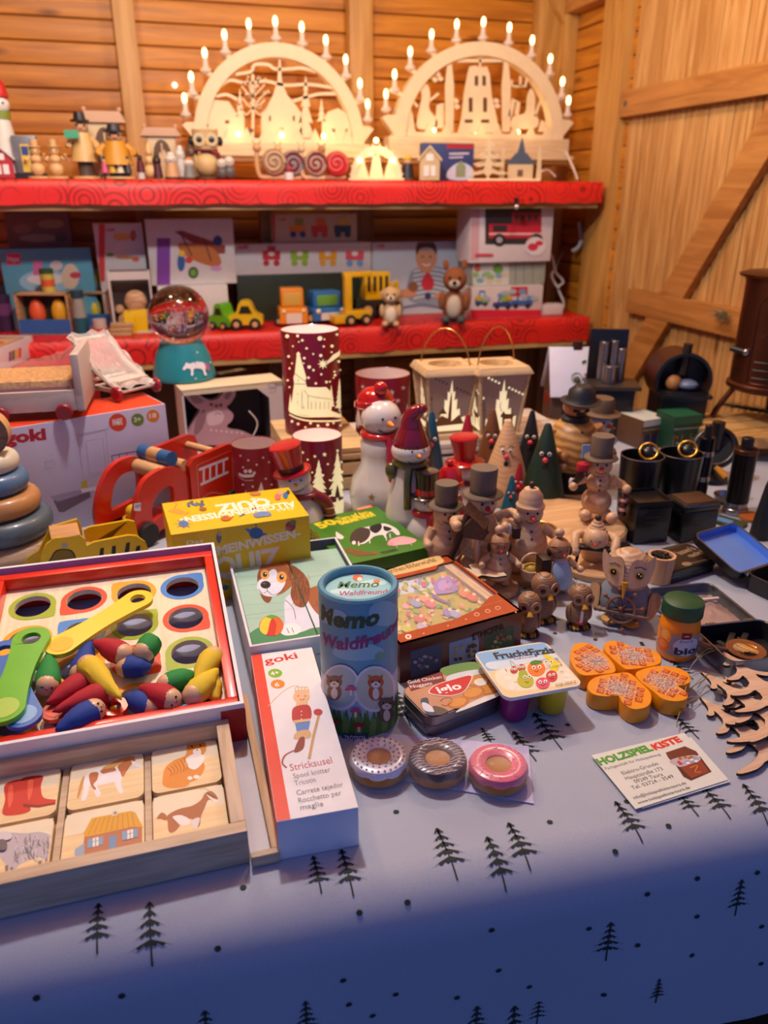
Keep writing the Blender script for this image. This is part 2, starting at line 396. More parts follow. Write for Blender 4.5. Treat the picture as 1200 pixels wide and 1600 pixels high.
# ------------------------------------------------------------------ shelves at the back with their red paper
red=mat('#d8241c',.45,'swirl',c2='#8c1410'); redg=mat('#e0301f',.45,'swirl',c2='#b8641e')
ZU,ZL=.533,.14; YS=2.2; XE=1.33
board=wood('#c49a5e','#a97c40','x',.4)
for (z,name,lab,zb,xa) in ((ZU,'shelf','upper display shelf under red paper, carrying the candle arches',.475,-1.45),(ZL,'shelf','lower display shelf under red paper, carrying boxed toys and toy cars',.068,-.8)):
    t=thing(name,lab,'shelf',(0,0,0),0,'display shelves at the back wall')
    m=MB(); m.box(xa+.002,YS+.004,z-.024,XE-.003,YB-.052,z-.003,board); m.obj('shelf_board',t)
    m=MB(); m.box(xa+.002,YS-.004 if z==ZL else YS+.01,zb-.014,XE-.003,YS+.03,zb+.002,wood('#c9a468','#b08348','x',.5)); m.obj('front_rail',t)
    for x in (xa+.05,.35,1.22):
        m=MB(); m.box(x,YB-.12,ZF if z==ZL else ZL+.002,x+.035,YB-.062,z-.022,board); m.obj('leg',t)
    # paper: flat top with a slightly wavy hanging front
    m=MB(); n=90; vs=[];fs=[]
    rows=[(YB-.06,z),(YS+.02,z+.0005),(YS+.002,z),(YS-.004,z-.006)]+[(YS-.006,z-.006-(z-zb-.006)*k/4) for k in (1,2,3,4)]
    rnd=[random.uniform(-1,1) for _ in range(n+1)]
    for r_,(y,zz) in enumerate(rows):
        for i in range(n+1):
            x=xa+(XE-xa)*i/n; w=(sn(i*.5)*.0016+rnd[i]*.0014)*max(0,r_-3)/2
            vs.append((x,y+min(0,w-.001) if r_>3 else y,zz+(rnd[(i*3)%n]*.002 if r_==7 else 0)))
    for r_ in range(len(rows)-1):
        for i in range(n): a=r_*(n+1)+i; fs.append((a,a+n+1,a+n+2,a+1))
    m.add(vs,fs,red)
    # end flap on the right
    m.add([(XE+.001,YS-.004,zb),(XE+.001,YB-.06,zb+.01),(XE+.001,YB-.06,z),(XE+.001,YS-.004,z)],[(0,1,2,3)],red)
    m.obj('paper_covering',t)
# left return shelf, lower than the others, coming towards the seller
t=thing('side_shelf','low side shelf under red paper at the left, below the play food crates','shelf',(0,0,0))
m=MB(); m.box(-1.2,1.72,.075,-.165,YS-.03,.095,board); m.obj('shelf_board',t)
m=MB(); m.box(-.2,1.75,ZF,-.17,1.79,.075,board); m.obj('leg',t)
m=MB(); m.box(-1.2,1.70,.096,-.16,YS-.03,.100,red); m.box(-.162,1.70,-.10,-.156,YS-.03,.100,red); m.box(-1.2,1.694,-.10,-.156,1.70,.100,red)
m.obj('paper_covering',t)
# ------------------------------------------------------------------ the sales table and its printed cloth
t=thing('sales_table','long sales table under the tree-printed cloth','table',(0,0,0))
m=MB(); m.box(-1.2,.46,-.03,1.3,1.62,-.004,board); m.obj('tabletop',t)
for x in (-1.1,1.2):
    for y in (.5,1.5): m=MB(); m.box(x,y,ZF,x+.05,y+.05,-.03,board); m.obj('leg',t)
RC=.045
def ce(x): return .468-.075*(x+.15)
def fold(x,q): return (.006*sn(x*17+1)+.003*sn(x*41))*min(1,q/.1)
def cloth(x,s,off=0):
    e=ce(x)
    if s>=0: return (x,e+s,off)
    a=-s/RC
    if a<PI/2: return (x,e-(RC+off)*sn(a),-RC+(RC+off)*cs(a))
    q=-s-RC*PI/2
    return (x,e-RC-off-fold(x,q)*1-.03*q,-RC-q)
cl=mat('#a6aebf',.75,'cloth'); pr=mat('#222b26',.8)
HEM=.172
m=MB(); vs=[];fs=[]
ss=[1.13,.9,.6,.3,.1]+[0-RC*PI/2*k/8 for k in range(9)]+[-RC*PI/2-HEM*k/10 for k in range(1,11)]
xs=[-1.2+2.5*i/90 for i in range(91)]
for s_ in ss: vs+=[cloth(x,s_) for x in xs]
for i in range(len(ss)-1):
    for j in range(90): a=i*91+j; fs.append((a,a+91,a+92,a+1))
m.add(vs,fs,cl)
def uv_cloth(px,py):
    p=P(px,py,0)
    if p.y>ce(p.x): return (p.x,p.y-ce(p.x))
    # march down the hanging part until it projects on the row
    x=p.x; best=None
    for k in range(400):
        s_=-k*.0009; q=Vector(cloth(x,s_)); d=q-CP; yy=800-F*d.dot(UP)/d.dot(FW); xx=600+F*d.dot(RT)/d.dot(FW)
        x+= (px-xx)*d.dot(FW)/F*.5
        if yy>=py: return (x,s_)
    return (x,s_)
def fir(m,px,pt,pb,px2=None):
    a=uv_cloth(px if px2 is None else px2,pb); b=uv_cloth(px,pt); h=max(.02,math.hypot(b[1]-a[1],b[0]-a[0])); L=[]
    q=MB(); r=random.Random(int(px)); w=h*.36; ln=(b[0]-a[0])
    def f(u,v): return (a[0]+u+ln*v/h*.3,a[1]+v)
    q.flat([f(-.0007,0),f(.0007,0),f(.0006,h*.92),f(-.0006,h*.92)],0,pr)
    for k in range(5):
        y0=h*(.26+.155*k); y1=y0+h*.2; ww=w*(1-k*.17)*r.uniform(.9,1.1)
        pts=[f(-ww,y0-h*.02),f(-ww*.62,y0+h*.035),f(-ww*.5,y0+h*.005),f(-ww*.28,y0+h*.06),f(-ww*.2,y0+h*.02),f(0,y0+h*.05),f(ww*.2,y0+h*.02),f(ww*.28,y0+h*.06),f(ww*.5,y0+h*.005),f(ww*.62,y0+h*.035),f(ww,y0-h*.02),f(ww*.5,y0+h*.066),f(h*.016,y0+h*.13),f(-h*.016,y0+h*.13),f(-ww*.5,y0+h*.066)]
        q.flat(pts,0,pr)
    q.flat([f(-h*.035,h*.88),f(h*.035,h*.88),f(0,h)],0,pr)
    q.slice(1,.006); n=.0006
    q.warp(lambda v:cloth(v[0],v[1],n)); m.add(q.v,q.f,pr)
for a in ((158,1412,1490,152),(238,1410,1508),(492,1338,1395,502),(535,1328,1400,552),(684,1295,1375,714),(765,1308,1392,790),(797,1286,1360,828),(962,1253,1317,1003),(1052,1232,1275,1090),(1092,1225,1280,1140),(1055,1118,1155,1092),(836,1115,1172,878),(752,1138,1165,770),(796,1145,1190,838),(622,1080,1135,642),(850,950,978,870),(1162,1373,1430,1148),(957,1440,1500,946),(1034,1528,1566,1024),(480,1562,1620),(325,1578,1640),(743,1572,1630),(800,1572,1640),(845,1556,1600,838),(1050,1032,1062,1083),(735,985,1020,750),(1195,1230,1290,1199)): fir(m,*a)
for k,(px,py) in enumerate(((380,1387),(340,1482),(190,1555),(57,1558),(561,1426),(636,1410),(768,1452),(536,1530),(618,1553),(545,1568),(582,1586),(714,1558),(779,1515),(827,1541),(920,1450),(1011,1396),(996,1476),(943,1553),(1089,1431),(1081,1492),(1183,1363),(1189,1505),(1190,1447),(1089,1372),(1043,1290),(619,1269),(859,1285),(887,1133),(864,1085),(979,1253),(1004,1008),(867,990),(1002,1005),(820,920),(1073,1102),(930,1000),(900,905),(960,1330))):
    x,s_=uv_cloth(px,py); q=MB(); q.flat(circ(x,s_,.0026,.0022,10),0,pr); q.warp(lambda v:cloth(v[0],v[1],.0007)); m.add(q.v,q.f,pr)
o=m.obj('tablecloth'); tag(o,'pale grey tablecloth printed with small dark fir trees and dots','tablecloth')
# ================================================================== FOREGROUND LEFT
WHITE='#e6e6ea'; card=mat('#e4e3e8',.55); card_in=mat('#b9b2c9',.6)
def holed(mb,x0,y0,x1,y1,cx,cy,r,z0,z1,mt,n=32,holes=None):
    """one rectangular cell of a board with a round hole through it"""
    A=[2*PI*i/n+PI/4 for i in range(n)]; sq=[]
    for a in A:
        c,s=cs(a),sn(a); t=min(((x1-cx) if c>0 else (x0-cx))/c if abs(c)>1e-9 else 1e9,((y1-cy) if s>0 else (y0-cy))/s if abs(s)>1e-9 else 1e9); sq.append((cx+c*t,cy+s*t))
    corners=[(x1,y1),(x0,y1),(x0,y0),(x1,y0)]
    out=[];cr=[]
    for i,a in enumerate(A):
        out.append(sq[i]); cr.append((cx+r*cs(a),cy+r*sn(a)))
        b=a+2*PI/n
        for c in corners:
            ca=math.atan2(c[1]-cy,c[0]-cx)
            for k in (-2*PI,0,2*PI,4*PI):
                if a+1e-6<ca+k<b-1e-6: out.append(c); t=ca+k; cr.append((cx+r*cs(t),cy+r*sn(t)))
    N=len(out); vs=[(p[0],p[1],z1) for p in out]+[(p[0],p[1],z1) for p in cr]+[(p[0],p[1],z0) for p in cr]
    fs=[(i,(i+1)%N,N+(i+1)%N,N+i) for i in range(N)]+[(N+i,N+(i+1)%N,2*N+(i+1)%N,2*N+i) for i in range(N)]
    mb.add(vs,fs,mt)
def openbox(mb,x0,y0,x1,y1,z0,z1,t,mo,mi,mtop=None,zf=.002):
    mtop=mtop or mo
    for a,b,c,d in ((x0,y0,x1,y0+t),(x0,y1-t,x1,y1),(x0,y0+t,x0+t,y1-t),(x1-t,y0+t,x1,y1-t)):
        mb.box(a,b,z0,c,d,z1,mo)
    mb.box(x0+t,y0+t,z0,x1-t,y1-t,z0+zf,mi)
    e=.0003
    mb.add([(x0+t+e,y0+t+e,z0),(x1-t-e,y0+t+e,z0),(x1-t-e,y1-t-e,z0),(x0+t+e,y1-t-e,z0),(x0+t+e,y0+t+e,z1-.0004),(x1-t-e,y0+t+e,z1-.0004),(x1-t-e,y1-t-e,z1-.0004),(x0+t+e,y1-t-e,z1-.0004)],[(0,4,5,1),(1,5,6,2),(2,6,7,3),(3,7,4,0)],mi)
# --- white carton with the gnome sorting game: its back rests on its own lid, so the whole game is tipped forward
TH=rad(8); GP=Tr(0,.628,.001)@Matrix.Rotation(TH,4,'X')@Tr(0,-.628,0)
def PG(px,py,h):   # where a photo pixel meets the tipped plane at height h over the carton bottom
    r=ray(px,py); n=GP.to_3x3()@Vector((0,0,1)); o=GP@Vector((0,.628,h)); return CP+r*((o-CP).dot(n)/r.dot(n))
def tip(o,M=None): o.matrix_basis=GP@M if M is not None else GP.copy(); return o
g=thing('game_carton','open white cardboard box with red corner holding the gnome sorting game','box',(0,0,0))
m=MB(); tip(g); openbox(m,-.214,.628,.0445,.921,.0,.050,.0035,card,mat('#a79fc4',.6)); m.obj('carton_base',g)
m=MB(); m.box(.0447,.6276,.001,.0453,.66,.044,mat('#b3151c',.5)); m.box(.022,.6270,.001,.0453,.6275,.044,mat('#b3151c',.5)); m.obj('printed_corner',g,'dark red printed corner of the box')
g=thing('sorting_board','red-framed wooden sorting board with twelve ringed holes','toy',(0,0,0))
m=MB(); rm=mat('#dc2a14',.35,coat=.3); tip(g); x0,x1,y0,y1=-.209,.040,.634,.909
for a in ((x0,y1-.011,x1,y1),(x0,y0,x1,y0+.009),(x0,y0+.009,x0+.011,y1-.011),(x1-.010,y0+.009,x1,y1-.011)): m.box(a[0],a[1],.0035,a[2],a[3],.046,rm,b=.0012)
m.obj('frame',g)
m=MB(); bw=wood('#efe4c8','#e6d6b2','y',2); xs=[-.198,-.1392,-.0835,-.028,.030]; ys=[.643,.7085,.769,.830,.898]; xc=[-.167,-.1113,-.0556,0.]; yc=[.678,.739,.799,.861]
for i in range(4):
    for j in range(4): holed(m,xs[i],ys[j],xs[i+1],ys[j+1],xc[i],yc[j],.0195,.024,.030,bw)
m.obj('board',g)
RC_={'y':'#f0a818','b':'#3a86d8','g':'#9cb424','r':'#e2451c'}
gr=['ybyb','gyrg','ybgr','gryb']   # rows near to far
def drop(cx,cy,r,a,k):  # ring with one pointed corner
    pts=[]
    for t in [2*PI*i/40 for i in range(40)]:
        d=(t-rad(a)+PI)%(2*PI)-PI; rr=r*(1+ (.36*max(0,1-abs(d)/.62)**1.4)) ; pts.append((cx+rr*cs(t),cy+rr*sn(t)))
    return pts
for j in range(4):
    for i in range(4):
        m=MB(); o=drop(xc[i],yc[j],.0255,(45,135,225,315)[(i*3+j)%4],0); c=circ(xc[i],yc[j],.0197,n=40); N=40
        m.add([(p[0],p[1],.0303) for p in o+c],[(q,(q+1)%N,N+(q+1)%N,N+q) for q in range(N)],mat(RC_[gr[j][i]],.4)); m.obj('painted_ring',g)
m=MB(); m.box(-.197,.646,.0035,.028,.896,.0045,mat('#8f9bc4',.4)); m.obj('backing_sheet',g)
m=MB(); m.box(-.19,.80,.001,.02,.90,.003,card); m.box(-.19,.896,.003,.02,.90,.036,card); m.box(-.19,.80,.003,-.186,.896,.022,card); m.box(.016,.80,.003,.02,.896,.022,card); tag(m.obj('carton_lid'),'white carton lid lying under the raised back of the gnome game carton','box lid')
# --- paddles
def paddle(name,label,p0,p1,z,w,c,c2,solid=True):
    """p0: end with the paint dot, p1: end with the hole"""
    Gi=GP.inverted(); a,b=Gi@PG(*p0,z),Gi@PG(*p1,z); L=(b-a).length; t=thing(name,label,'toy paddle',(0,0,0),0,'coloured wooden paddles on the sorting board'); tip(t,Tr(a.x,a.y,z)@Matrix.Rotation(math.atan2(b.y-a.y,b.x-a.x),4,'Z'))
    n=40;out=[];M=MB();top=[];
    def hw(x):
        u=x/L; return w*(1-.24*sn(PI*min(1,max(0,u))))
    for i in range(15): q=PI/2+PI*i/14; out.append((w*cs(q),w*sn(q)))
    for i in range(1,12): x=L*i/12; out.append((x,-hw(x)))
    for i in range(15): q=-PI/2+PI*i/14; out.append((L+w*cs(q),w*sn(q)))
    for i in range(11,0,-1): x=L*i/12; out.append((x,hw(x)))
    # split: body up to x=L-w*1.2 as prism, rest as ring strip round the hole
    N=len(out); hole=[]; c_=(L,0); 
    H_=[p for p in out if p[0]>=L*11/12-1e-6]; B_=[p for p in out if p[0]<=L*11/12+1e-6]
    M.prism(B_,0,.005,mat(c,.35,coat=.3))
    H_=sorted(H_,key=lambda p:math.atan2(p[1],p[0]-L) if True else 0)
    ins=[(L+w*.5*cs(math.atan2(p[1],p[0]-L)),w*.5*sn(math.atan2(p[1],p[0]-L))) for p in H_]
    K=len(H_); vs=[(p[0],p[1],z_) for z_ in (0,.005) for p in H_]+[(p[0],p[1],z_) for z_ in (0,.005) for p in ins]
    fs=[]
    for i in range(K-1): fs+=[(i,i+1,K+i+1,K+i),(K+i,K+i+1,3*K+i+1,3*K+i),(3*K+i,3*K+i+1,2*K+i+1,2*K+i),(2*K+i,2*K+i+1,i+1,i)]
    # left closing wedge between the straight cut and the hole
    lft=[(L-w*.5*cs(q),w*.5*sn(q)) for q in [PI/2-PI*i/12 for i in range(13)]]
    M.add(vs,fs,mat(c,.35,coat=.3))
    a0,a1=math.atan2(H_[-1][1],H_[-1][0]-L),math.atan2(H_[0][1],H_[0][0]-L)+2*PI
    arc=[(L+w*.5*cs(a0+(a1-a0)*i/10),w*.5*sn(a0+(a1-a0)*i/10)) for i in range(11)]
    M.prism([H_[-1]]+arc+[H_[0]],0,.005,mat(c,.35,coat=.3))
    M.obj('handle',t)
    d=MB(); d.flat(circ(0,0,w*.72,n=28),.0053,mat(c2,.4)); d.obj('painted_dot',t,'paler painted dot'); return t
paddle('paddle','blue wooden paddle lying half under the green one','toy' and (38,1122),(8,1022),.047,.0165,'#2a6cc0','#86b4e2')
paddle('paddle','lime green wooden paddle with a hole, across the left frame','toy' and (8,1112),(50,1003),.053,.0185,'#5fb81e','#a6cf52')
paddle('paddle','yellow wooden paddle with a hole, lying diagonally over the board','toy' and (97,1012),(216,941),.047,.0165,'#ecd21c','#f0bc10')
paddle('paddle','red wooden paddle ring at the near edge of the sorting board','toy' and (88,1116),(180,1109),.036,.0125,'#c9281c','#dc5040')
# --- gnomes lying in the tray
skin=mat('#d9ae86',.45,coat=.2)
def gnome(label,hp,tp,c,z,eyes=True,r=.0112):
    a,b=PG(*hp,z),PG(*tp,z+.002); L=(b-a).length; t=thing('gnome_figure',label,'gnome figure',tuple(a),0,'felt-hatted gnomes in the sorting game')
    d=(b-a).normalized(); M=Matrix.Translation((0,0,0))@d.to_track_quat('Z','Y').to_matrix().to_4x4()
    m=MB(); m.ball(0,0,0,r,skin,M); h=m.obj('head',t)
    if eyes:
        e=MB(); cp=(CP-a).normalized(); f=(cp-d*.75).normalized(); sd=d.cross(f).normalized(); u=f.cross(sd).normalized()
        for s in (-1,1):
            q=(f*.93+sd*s*.34+d*.12).normalized()*r; Mq=Matrix.Translation(q)@q.to_track_quat('Z','Y').to_matrix().to_4x4(); e.ball(0,0,0,r*.11,mat('#1d1512',.3),Mq,8)
        q=(f+d*-.02).normalized()*r; Mq=Matrix.Translation(q); e.ball(0,0,0,r*.09,mat('#c65a4a',.4),Mq,8)
        e.tube([(f*.95-d*.36+sd*x).normalized()*r*1.01 for x in (-.2,-.1,0,.1,.2)],r*.03,mat('#a33a2c',.4),None,5); e.obj('face',h)
    m=MB(); mt=mat(c,.75,'cloth',sc=.8); pr=[(r*1.03,-r*.1),(r*1.1,r*.25),(r*1.12,r*.8),(r*.98,r*1.5)]+[(r*.98*(1-k/6)**.8+.0006,r*1.5+(L-r*1.5)*k/6) for k in range(1,6)]+[(0,L)]
    w=random.uniform(-.12,.12); i0=len(m.v); m.lathe(pr,mt,None,18)
    m.v=[M@Vector((v.x+w*v.z*v.z/L+.0006*sn(v.z*700+v.x*900),v.y*.92,v.z)) for v in m.v]; m.obj('felt_hat',t)
    return t
R_,G_,B_,Y_='#b3182a','#1f8a3c','#1d3f94','#e0c22c'
gnome('gnome in a green felt hat beside the green paddle',(74,1070),(83,1018),G_,.046)
gnome('gnome in a yellow hat with its back turned, hat pointing down to the right',(138,1040),(192,1094),Y_,.052,False)
gnome('gnome in a dark blue hat standing up behind the yellow-hatted one',(126,1052),(147,992),B_,.042,False)
gnome('gnome in a red hat lying topmost at the board centre, hat pointing left',(191,1022),(147,1000),R_,.050,False)
gnome('gnome under a green hat seen end on at the board centre',(226,1018),(238,1003),G_,.052,False)
gnome('gnome in a dark blue hat below the green hat at the board centre',(198,1042),(238,1040),B_,.042,False)
gnome('gnome in a red hat in the near left cluster, face farthest back',(132,1065),(68,1100),R_,.044)
gnome('gnome in a red hat in the near left cluster, lying across the middle',(162,1082),(80,1112),R_,.046)
gnome('gnome in a blue hat lying nearest the front left edge of the tray',(146,1110),(84,1140),B_,.046)
gnome('gnome in a red hat smiling at the near edge right of the blue hat',(266,1093),(217,1072),R_,.046)
gnome('gnome in a blue hat tucked under the smiling red-hatted one',(236,1104),(196,1086),B_,.038,False)
gnome('gnome in a green hat lying sideways at the right of the board',(262,1070),(306,1052),G_,.044,False)
gnome('gnome in a yellow hat with bare head towards the near edge',(303,1085),(343,1044),Y_,.046,False)
gnome('gnome in a yellow hat in the near right corner, head pointing back',(333,1026),(300,1068),Y_,.042,False)
gnome('gnome in a yellow hat almost hidden in the near right corner',(322,1062),(345,1092),Y_,.036,False)
# --- wooden tray with picture tiles
tw=wood('#cbb59a','#b59c80','x',2.2)
t=thing('picture_tile_tray','pale wooden tray of picture tiles at the front left corner','tray',(0,0,0))
def traywalls(m,x0,y0,x1,y1,z0,z1,w,mt,mty): 
    m.box(x0,y0,z0,x1,y0+w,z1,mt,b=.0012); m.box(x0,y1-w,z0,x1,y1,z1,mt,b=.0012); m.box(x0,y0+w,z0,x0+w,y1-w,z1,mty,b=.0012); m.box(x1-w,y0+w,z0,x1,y1-w,z1,mty,b=.0012)
m=MB(); traywalls(m,-.31,.476,.0285,.6275,.0015,.035,.012,tw,wood('#cbb59a','#b59c80','y',2.2)); m.obj('frame',t)
m=MB(); m.box(-.3,.484,.002,.02,.62,.006,tw); m.box(-.051,.4875,.006,-.0455,.616,.016,tw);m.box(-.1215,.4875,.006,-.116,.616,.016,tw); m.obj('base_board',t)
tile=wood('#ecd3a4','#e2c592','x',3)
def mktile(label,x0,y0,x1,y1,draw):
    t=thing('picture_tile',label,'picture tile',(x0,y0,.0065),0,'animal and farm picture tiles'); w,d=x1-x0,y1-y0
    m=MB(); m.prism(rrect(0,0,w,d,.007),0,.0125,tile,None,tile); m.obj('tile',t)
    m=MB(); f=Face(t,Tr(0,0,.0125)); f.clip=(.001,.001,w-.001,d-.001); f.poly(m,'#e6dcc0',[(0,d*.62),(w,d*.62),(w,d),(0,d)],px=False); draw(f,m); m.obj('painted_picture',t); return t
def boots(f,m):
    for dx,dy in ((28,-8),(0,0)):
        f.poly(m,'#c8321e',[(8+dx,1226+dy),(36+dx,1218+dy),(38+dx,1240+dy),(46+dx,1258+dy),(46+dx,1268+dy),(24+dx,1274+dy),(4+dx,1272+dy),(8+dx,1250+dy)] if not dx else [(33,1217),(66,1212),(64,1228),(68,1246),(88,1250),(86,1256),(60,1260),(36,1258),(32,1240)],True)
    f.poly(m,'#e05a3a',[(14,1230),(20,1228),(20,1250),(14,1262),(12,1250)],True); f.poly(m,'#e05a3a',[(44,1220),(52,1218),(50,1240),(44,1250)],True); f.poly(m,'#8f1d12',[(33,1217),(66,1212),(64,1215),(34,1221)]); f.poly(m,'#8f1d12',[(36,1256),(60,1258),(86,1254),(87,1257),(60,1262),(36,1261)])
def horse(f,m):
    w='#eae6ea'; b='#b86a34'
    f.poly(m,w,[(133,1213),(150,1202),(175,1202),(187,1196),(196,1190),(200,1200),(192,1212),(189,1226),(193,1236),(187,1239),(180,1226),(178,1222),(160,1226),(152,1228),(158,1240),(151,1245),(145,1232),(140,1228),(135,1248),(127,1250),(131,1232),(128,1222)],True)
    f.poly(m,b,[(140,1209),(153,1207),(152,1218),(146,1226),(150,1232),(147,1234),(141,1224)],True); f.poly(m,b,[(158,1203),(176,1198),(181,1204),(170,1207),(160,1209)],True); f.poly(m,b,[(184,1197),(196,1188),(205,1184),(212,1188),(206,1194),(200,1202),(192,1214),(188,1207)],True)
    f.poly(m,'#efe9e6',[(206,1188),(214,1192),(222,1197),(219,1200),(208,1196)],True); f.poly(m,'#c99a4a',[(160,1201),(178,1190),(196,1183),(210,1182),(208,1186),(192,1190),(178,1199)],True); f.poly(m,'#c9924a',[(132,1212),(129,1230),(122,1248),(121,1242),(126,1222)],True); f.ell(m,'#2b1c14',208,1189,1,1)
def cat(f,m):
    o='#dc8a1e'
    f.poly(m,o,[(254,1218),(258,1200),(272,1188),(290,1180),(293,1162),(305,1157),(320,1160),(322,1172),(316,1184),(320,1200),(310,1216),(298,1222),(270,1231),(256,1228)],True)
    f.poly(m,o,[(254,1220),(262,1224),(286,1222),(296,1224),(288,1230),(262,1231)],True)
    f.poly(m,o,[(294,1166),(293,1155),(302,1160)]); f.poly(m,o,[(311,1158),(319,1154),(321,1166)])
    f.poly(m,'#efe7e2',[(292,1184),(304,1178),(318,1180),(318,1190),(306,1202),(296,1200),(290,1192)],True); f.poly(m,'#efe7e2',[(302,1172),(312,1170),(314,1178),(304,1180)],True); f.ell(m,'#efe7e2',307,1214,5,3); f.ell(m,'#efe7e2',297,1216,4,3)
    for q in range(6): f.line(m,'#b3650e',[(262+q*5,1200-q*3),(268+q*5,1206-q*2),(266+q*5,1214-q*2)],.0007)
    for x,y in ((300,1167),(313,1165)): f.ell(m,'#3a3a18',x,y,1.6,1.6)
    f.ell(m,'#c66a5a',308,1172,1.6,1.2); f.line(m,'#b3650e',[(298,1160),(304,1162),(310,1160)],.0007)
def sheep(f,m):
    c='#b9b1ba'; d='#867e88'
    f.poly(m,c,[(-4,1306),(14,1301),(40,1302),(62,1300),(80,1306),(86,1320),(84,1336),(78,1348),(66,1340),(52,1342),(30,1352),(20,1362),(10,1352),(-6,1330)],True)
    for x,y in ((10,1352),(18,1355),(62,1345),(76,1342)): f.line(m,'#7a7068',[(x,y),(x+1,y+14)],.0022,sm=False)
    r=random.Random(3)
    for _ in range(60):
        x,y=r.uniform(22,82),r.uniform(1305,1340); f.line(m,r.choice((d,'#d6d0d8','#9a929c')),[(x,y),(x+r.uniform(-3,3),y+5),(x+r.uniform(-3,3),y+9)],.0006)
    f.ell(m,'#d2ccd2',8,1308,11,7); f.ell(m,'#6a6068',4,1322,8,9)
def house(f,m):
    f.poly(m,'#b5714a',[(132,1306),(205,1290),(222,1292),(222,1318),(128,1336)]); f.poly(m,'#d9a01c',[(134,1308),(130,1303),(143,1279),(150,1277),(205,1267),(212,1270),(223,1292),(206,1292)]); 
    for q in range(9): f.line(m,'#b98212',[(150+q*7,1279-q*1.2),(138+q*9,1304-q*1.5)],.0005,sm=False)
    f.poly(m,'#d6cbb8',[(175,1269),(184,1267),(184,1274),(175,1276)]); f.poly(m,'#b86a44',[(178,1269),(182,1268),(182,1272),(178,1273)])
    for x,y in ((137,1310),(191,1298)):
        f.poly(m,'#7f9fc4',[(x,y+2),(x+24,y-3),(x+24,y+10),(x,y+16)]); f.poly(m,'#e9e4dc',[(x+8,y),(x+17,y-2),(x+17,y+12),(x+8,y+14)]); f.line(m,'#55657a',[(x+12.5,y),(x+12.5,y+13)],.0005,sm=False); f.line(m,'#55657a',[(x+8,y+6),(x+17,y+4)],.0005,sm=False)
    f.poly(m,'#6f8fb8',[(170,1308),(182,1305),(182,1325),(170,1328)]); f.poly(m,'#8fa6c0',[(117,1328),(132,1318),(132,1336),(117,1340)])
def goat(f,m):
    b='#a8602a'
    f.poly(m,b,[(262,1274),(280,1264),(300,1259),(314,1250),(320,1240),(330,1236),(340,1246),(338,1252),(326,1250),(320,1262),(314,1276),(312,1290),(304,1294),(300,1280),(284,1284),(280,1292),(272,1300),(264,1300),(262,1286)],True)
    f.poly(m,'#e8e2df',[(270,1276),(284,1274),(297,1281),(296,1288),(284,1290),(276,1284)],True); f.poly(m,b,[(260,1274),(252,1270),(245,1279),(252,1280),(260,1282)],True)
    f.poly(m,'#efeae6',[(322,1241),(334,1248),(341,1250),(338,1254),(328,1248)]); f.line(m,'#c9b089',[(328,1237),(320,1232),(312,1234)],.001); f.line(m,'#2a1a12',[(324,1239),(336,1246)],.0006,sm=False); f.poly(m,'#ddd6d2',[(300,1282),(312,1278),(308,1294),(302,1294)],True)
mktile('picture tile with a pair of red boots',-.113,.5585,-.0525,.6155,boots) if False else mktile('picture tile with a pair of red boots',-.187,.557,-.123,.6155,boots)
mktile('picture tile with a brown and white horse',-.1145,.557,-.0515,.6155,horse)
mktile('picture tile with a sitting ginger cat',-.0445,.557,.0155,.6155,cat)
mktile('picture tile with a woolly grey sheep',-.187,.4885,-.123,.553,sheep)
mktile('picture tile with a thatched brick cottage',-.1145,.4885,-.0515,.553,house)
mktile('picture tile with a brown and white goat',-.0445,.4885,.0155,.553,goat)
# second, lower tray peeping out between the tile tray and the long box
t=thing('wooden_tray','low wooden tray under the long knitting box','tray',(0,0,0))
m=MB(); m.box(.0295,.470,.001,.0520,.476,.012,tw,b=.001); m.box(.046,.476,.001,.0535,.69,.012,wood('#c9a982','#b39068','y',2.2),b=.001); m.obj('frame',t)
m=MB(); m.box(.0295,.476,.001,.046,.626,.004,mat('#b9bac8',.4)); m.obj('base_board',t)
# --- long white knitting box
t,w,d,h=boxpx('spool_knitter_box','long white spool knitter carton with a red edge','box',(432,1285),(560,1262),(385,1025),.0405,.0)
t.location.z=.0125 if False else .0005
m=MB(); m.box(0,0,0,w,d,h,card,b=.0006); m.obj('carton',t)
m=MB(); f=Face(t,F_top(h)); rd='#dc3c1e'; e=.0004
f.poly(m,rd,[(e,e),(w*.17,e),(w*.17,d-e),(e,d-e)],px=False)
g=Face(t,F_left(d)); g.poly(m,rd,[(e,e),(d-e,e),(d-e,h-e),(e,h-e)],px=False); m.obj('red_edge_print',t)
m=MB(); f.k=3
f.text(m,'goki',(414,1038),(466,1028),10,'#c8201c',.02)
f.ell(m,'#7cb41e',430,1052,11,7); f.text(m,'4+',(424,1056),(437,1053),6,'#f2f2f2',.02)
f.ell(m,'#e8821e',434,1069,11,7); f.text(m,'6',(430,1073),(437,1072),6,'#f2f2f2',.02)
for s,y,x0,x1,hh,c in (('Stricksusel',1205,454,520,11,'#c4505c'),('Spool knitter',1217,459,517,8,'#77777f'),('Tricotin',1228,461,494,8,'#77777f'),('Carrete tejedor',1243,464,537,8,'#77777f'),('Rocchetto per',1255,467,534,8,'#77777f'),('maglia',1266,470,506,8,'#77777f')): f.text(m,s,(x0,y),(x1,y-(x1-x0)*.19),hh,c,.0)
m.obj('lettering',t)
m=MB(); f.k=3
f.line(m,'#c9a45a',[(418,1104),(432,1090),(446,1078),(458,1072),(466,1072)],.0008)
for q in range(4): f.line(m,'#c9a45a',[(463+q*5,1084),(461+q*5,1076),(465+q*5,1073),(467+q*5,1082)],.0007)
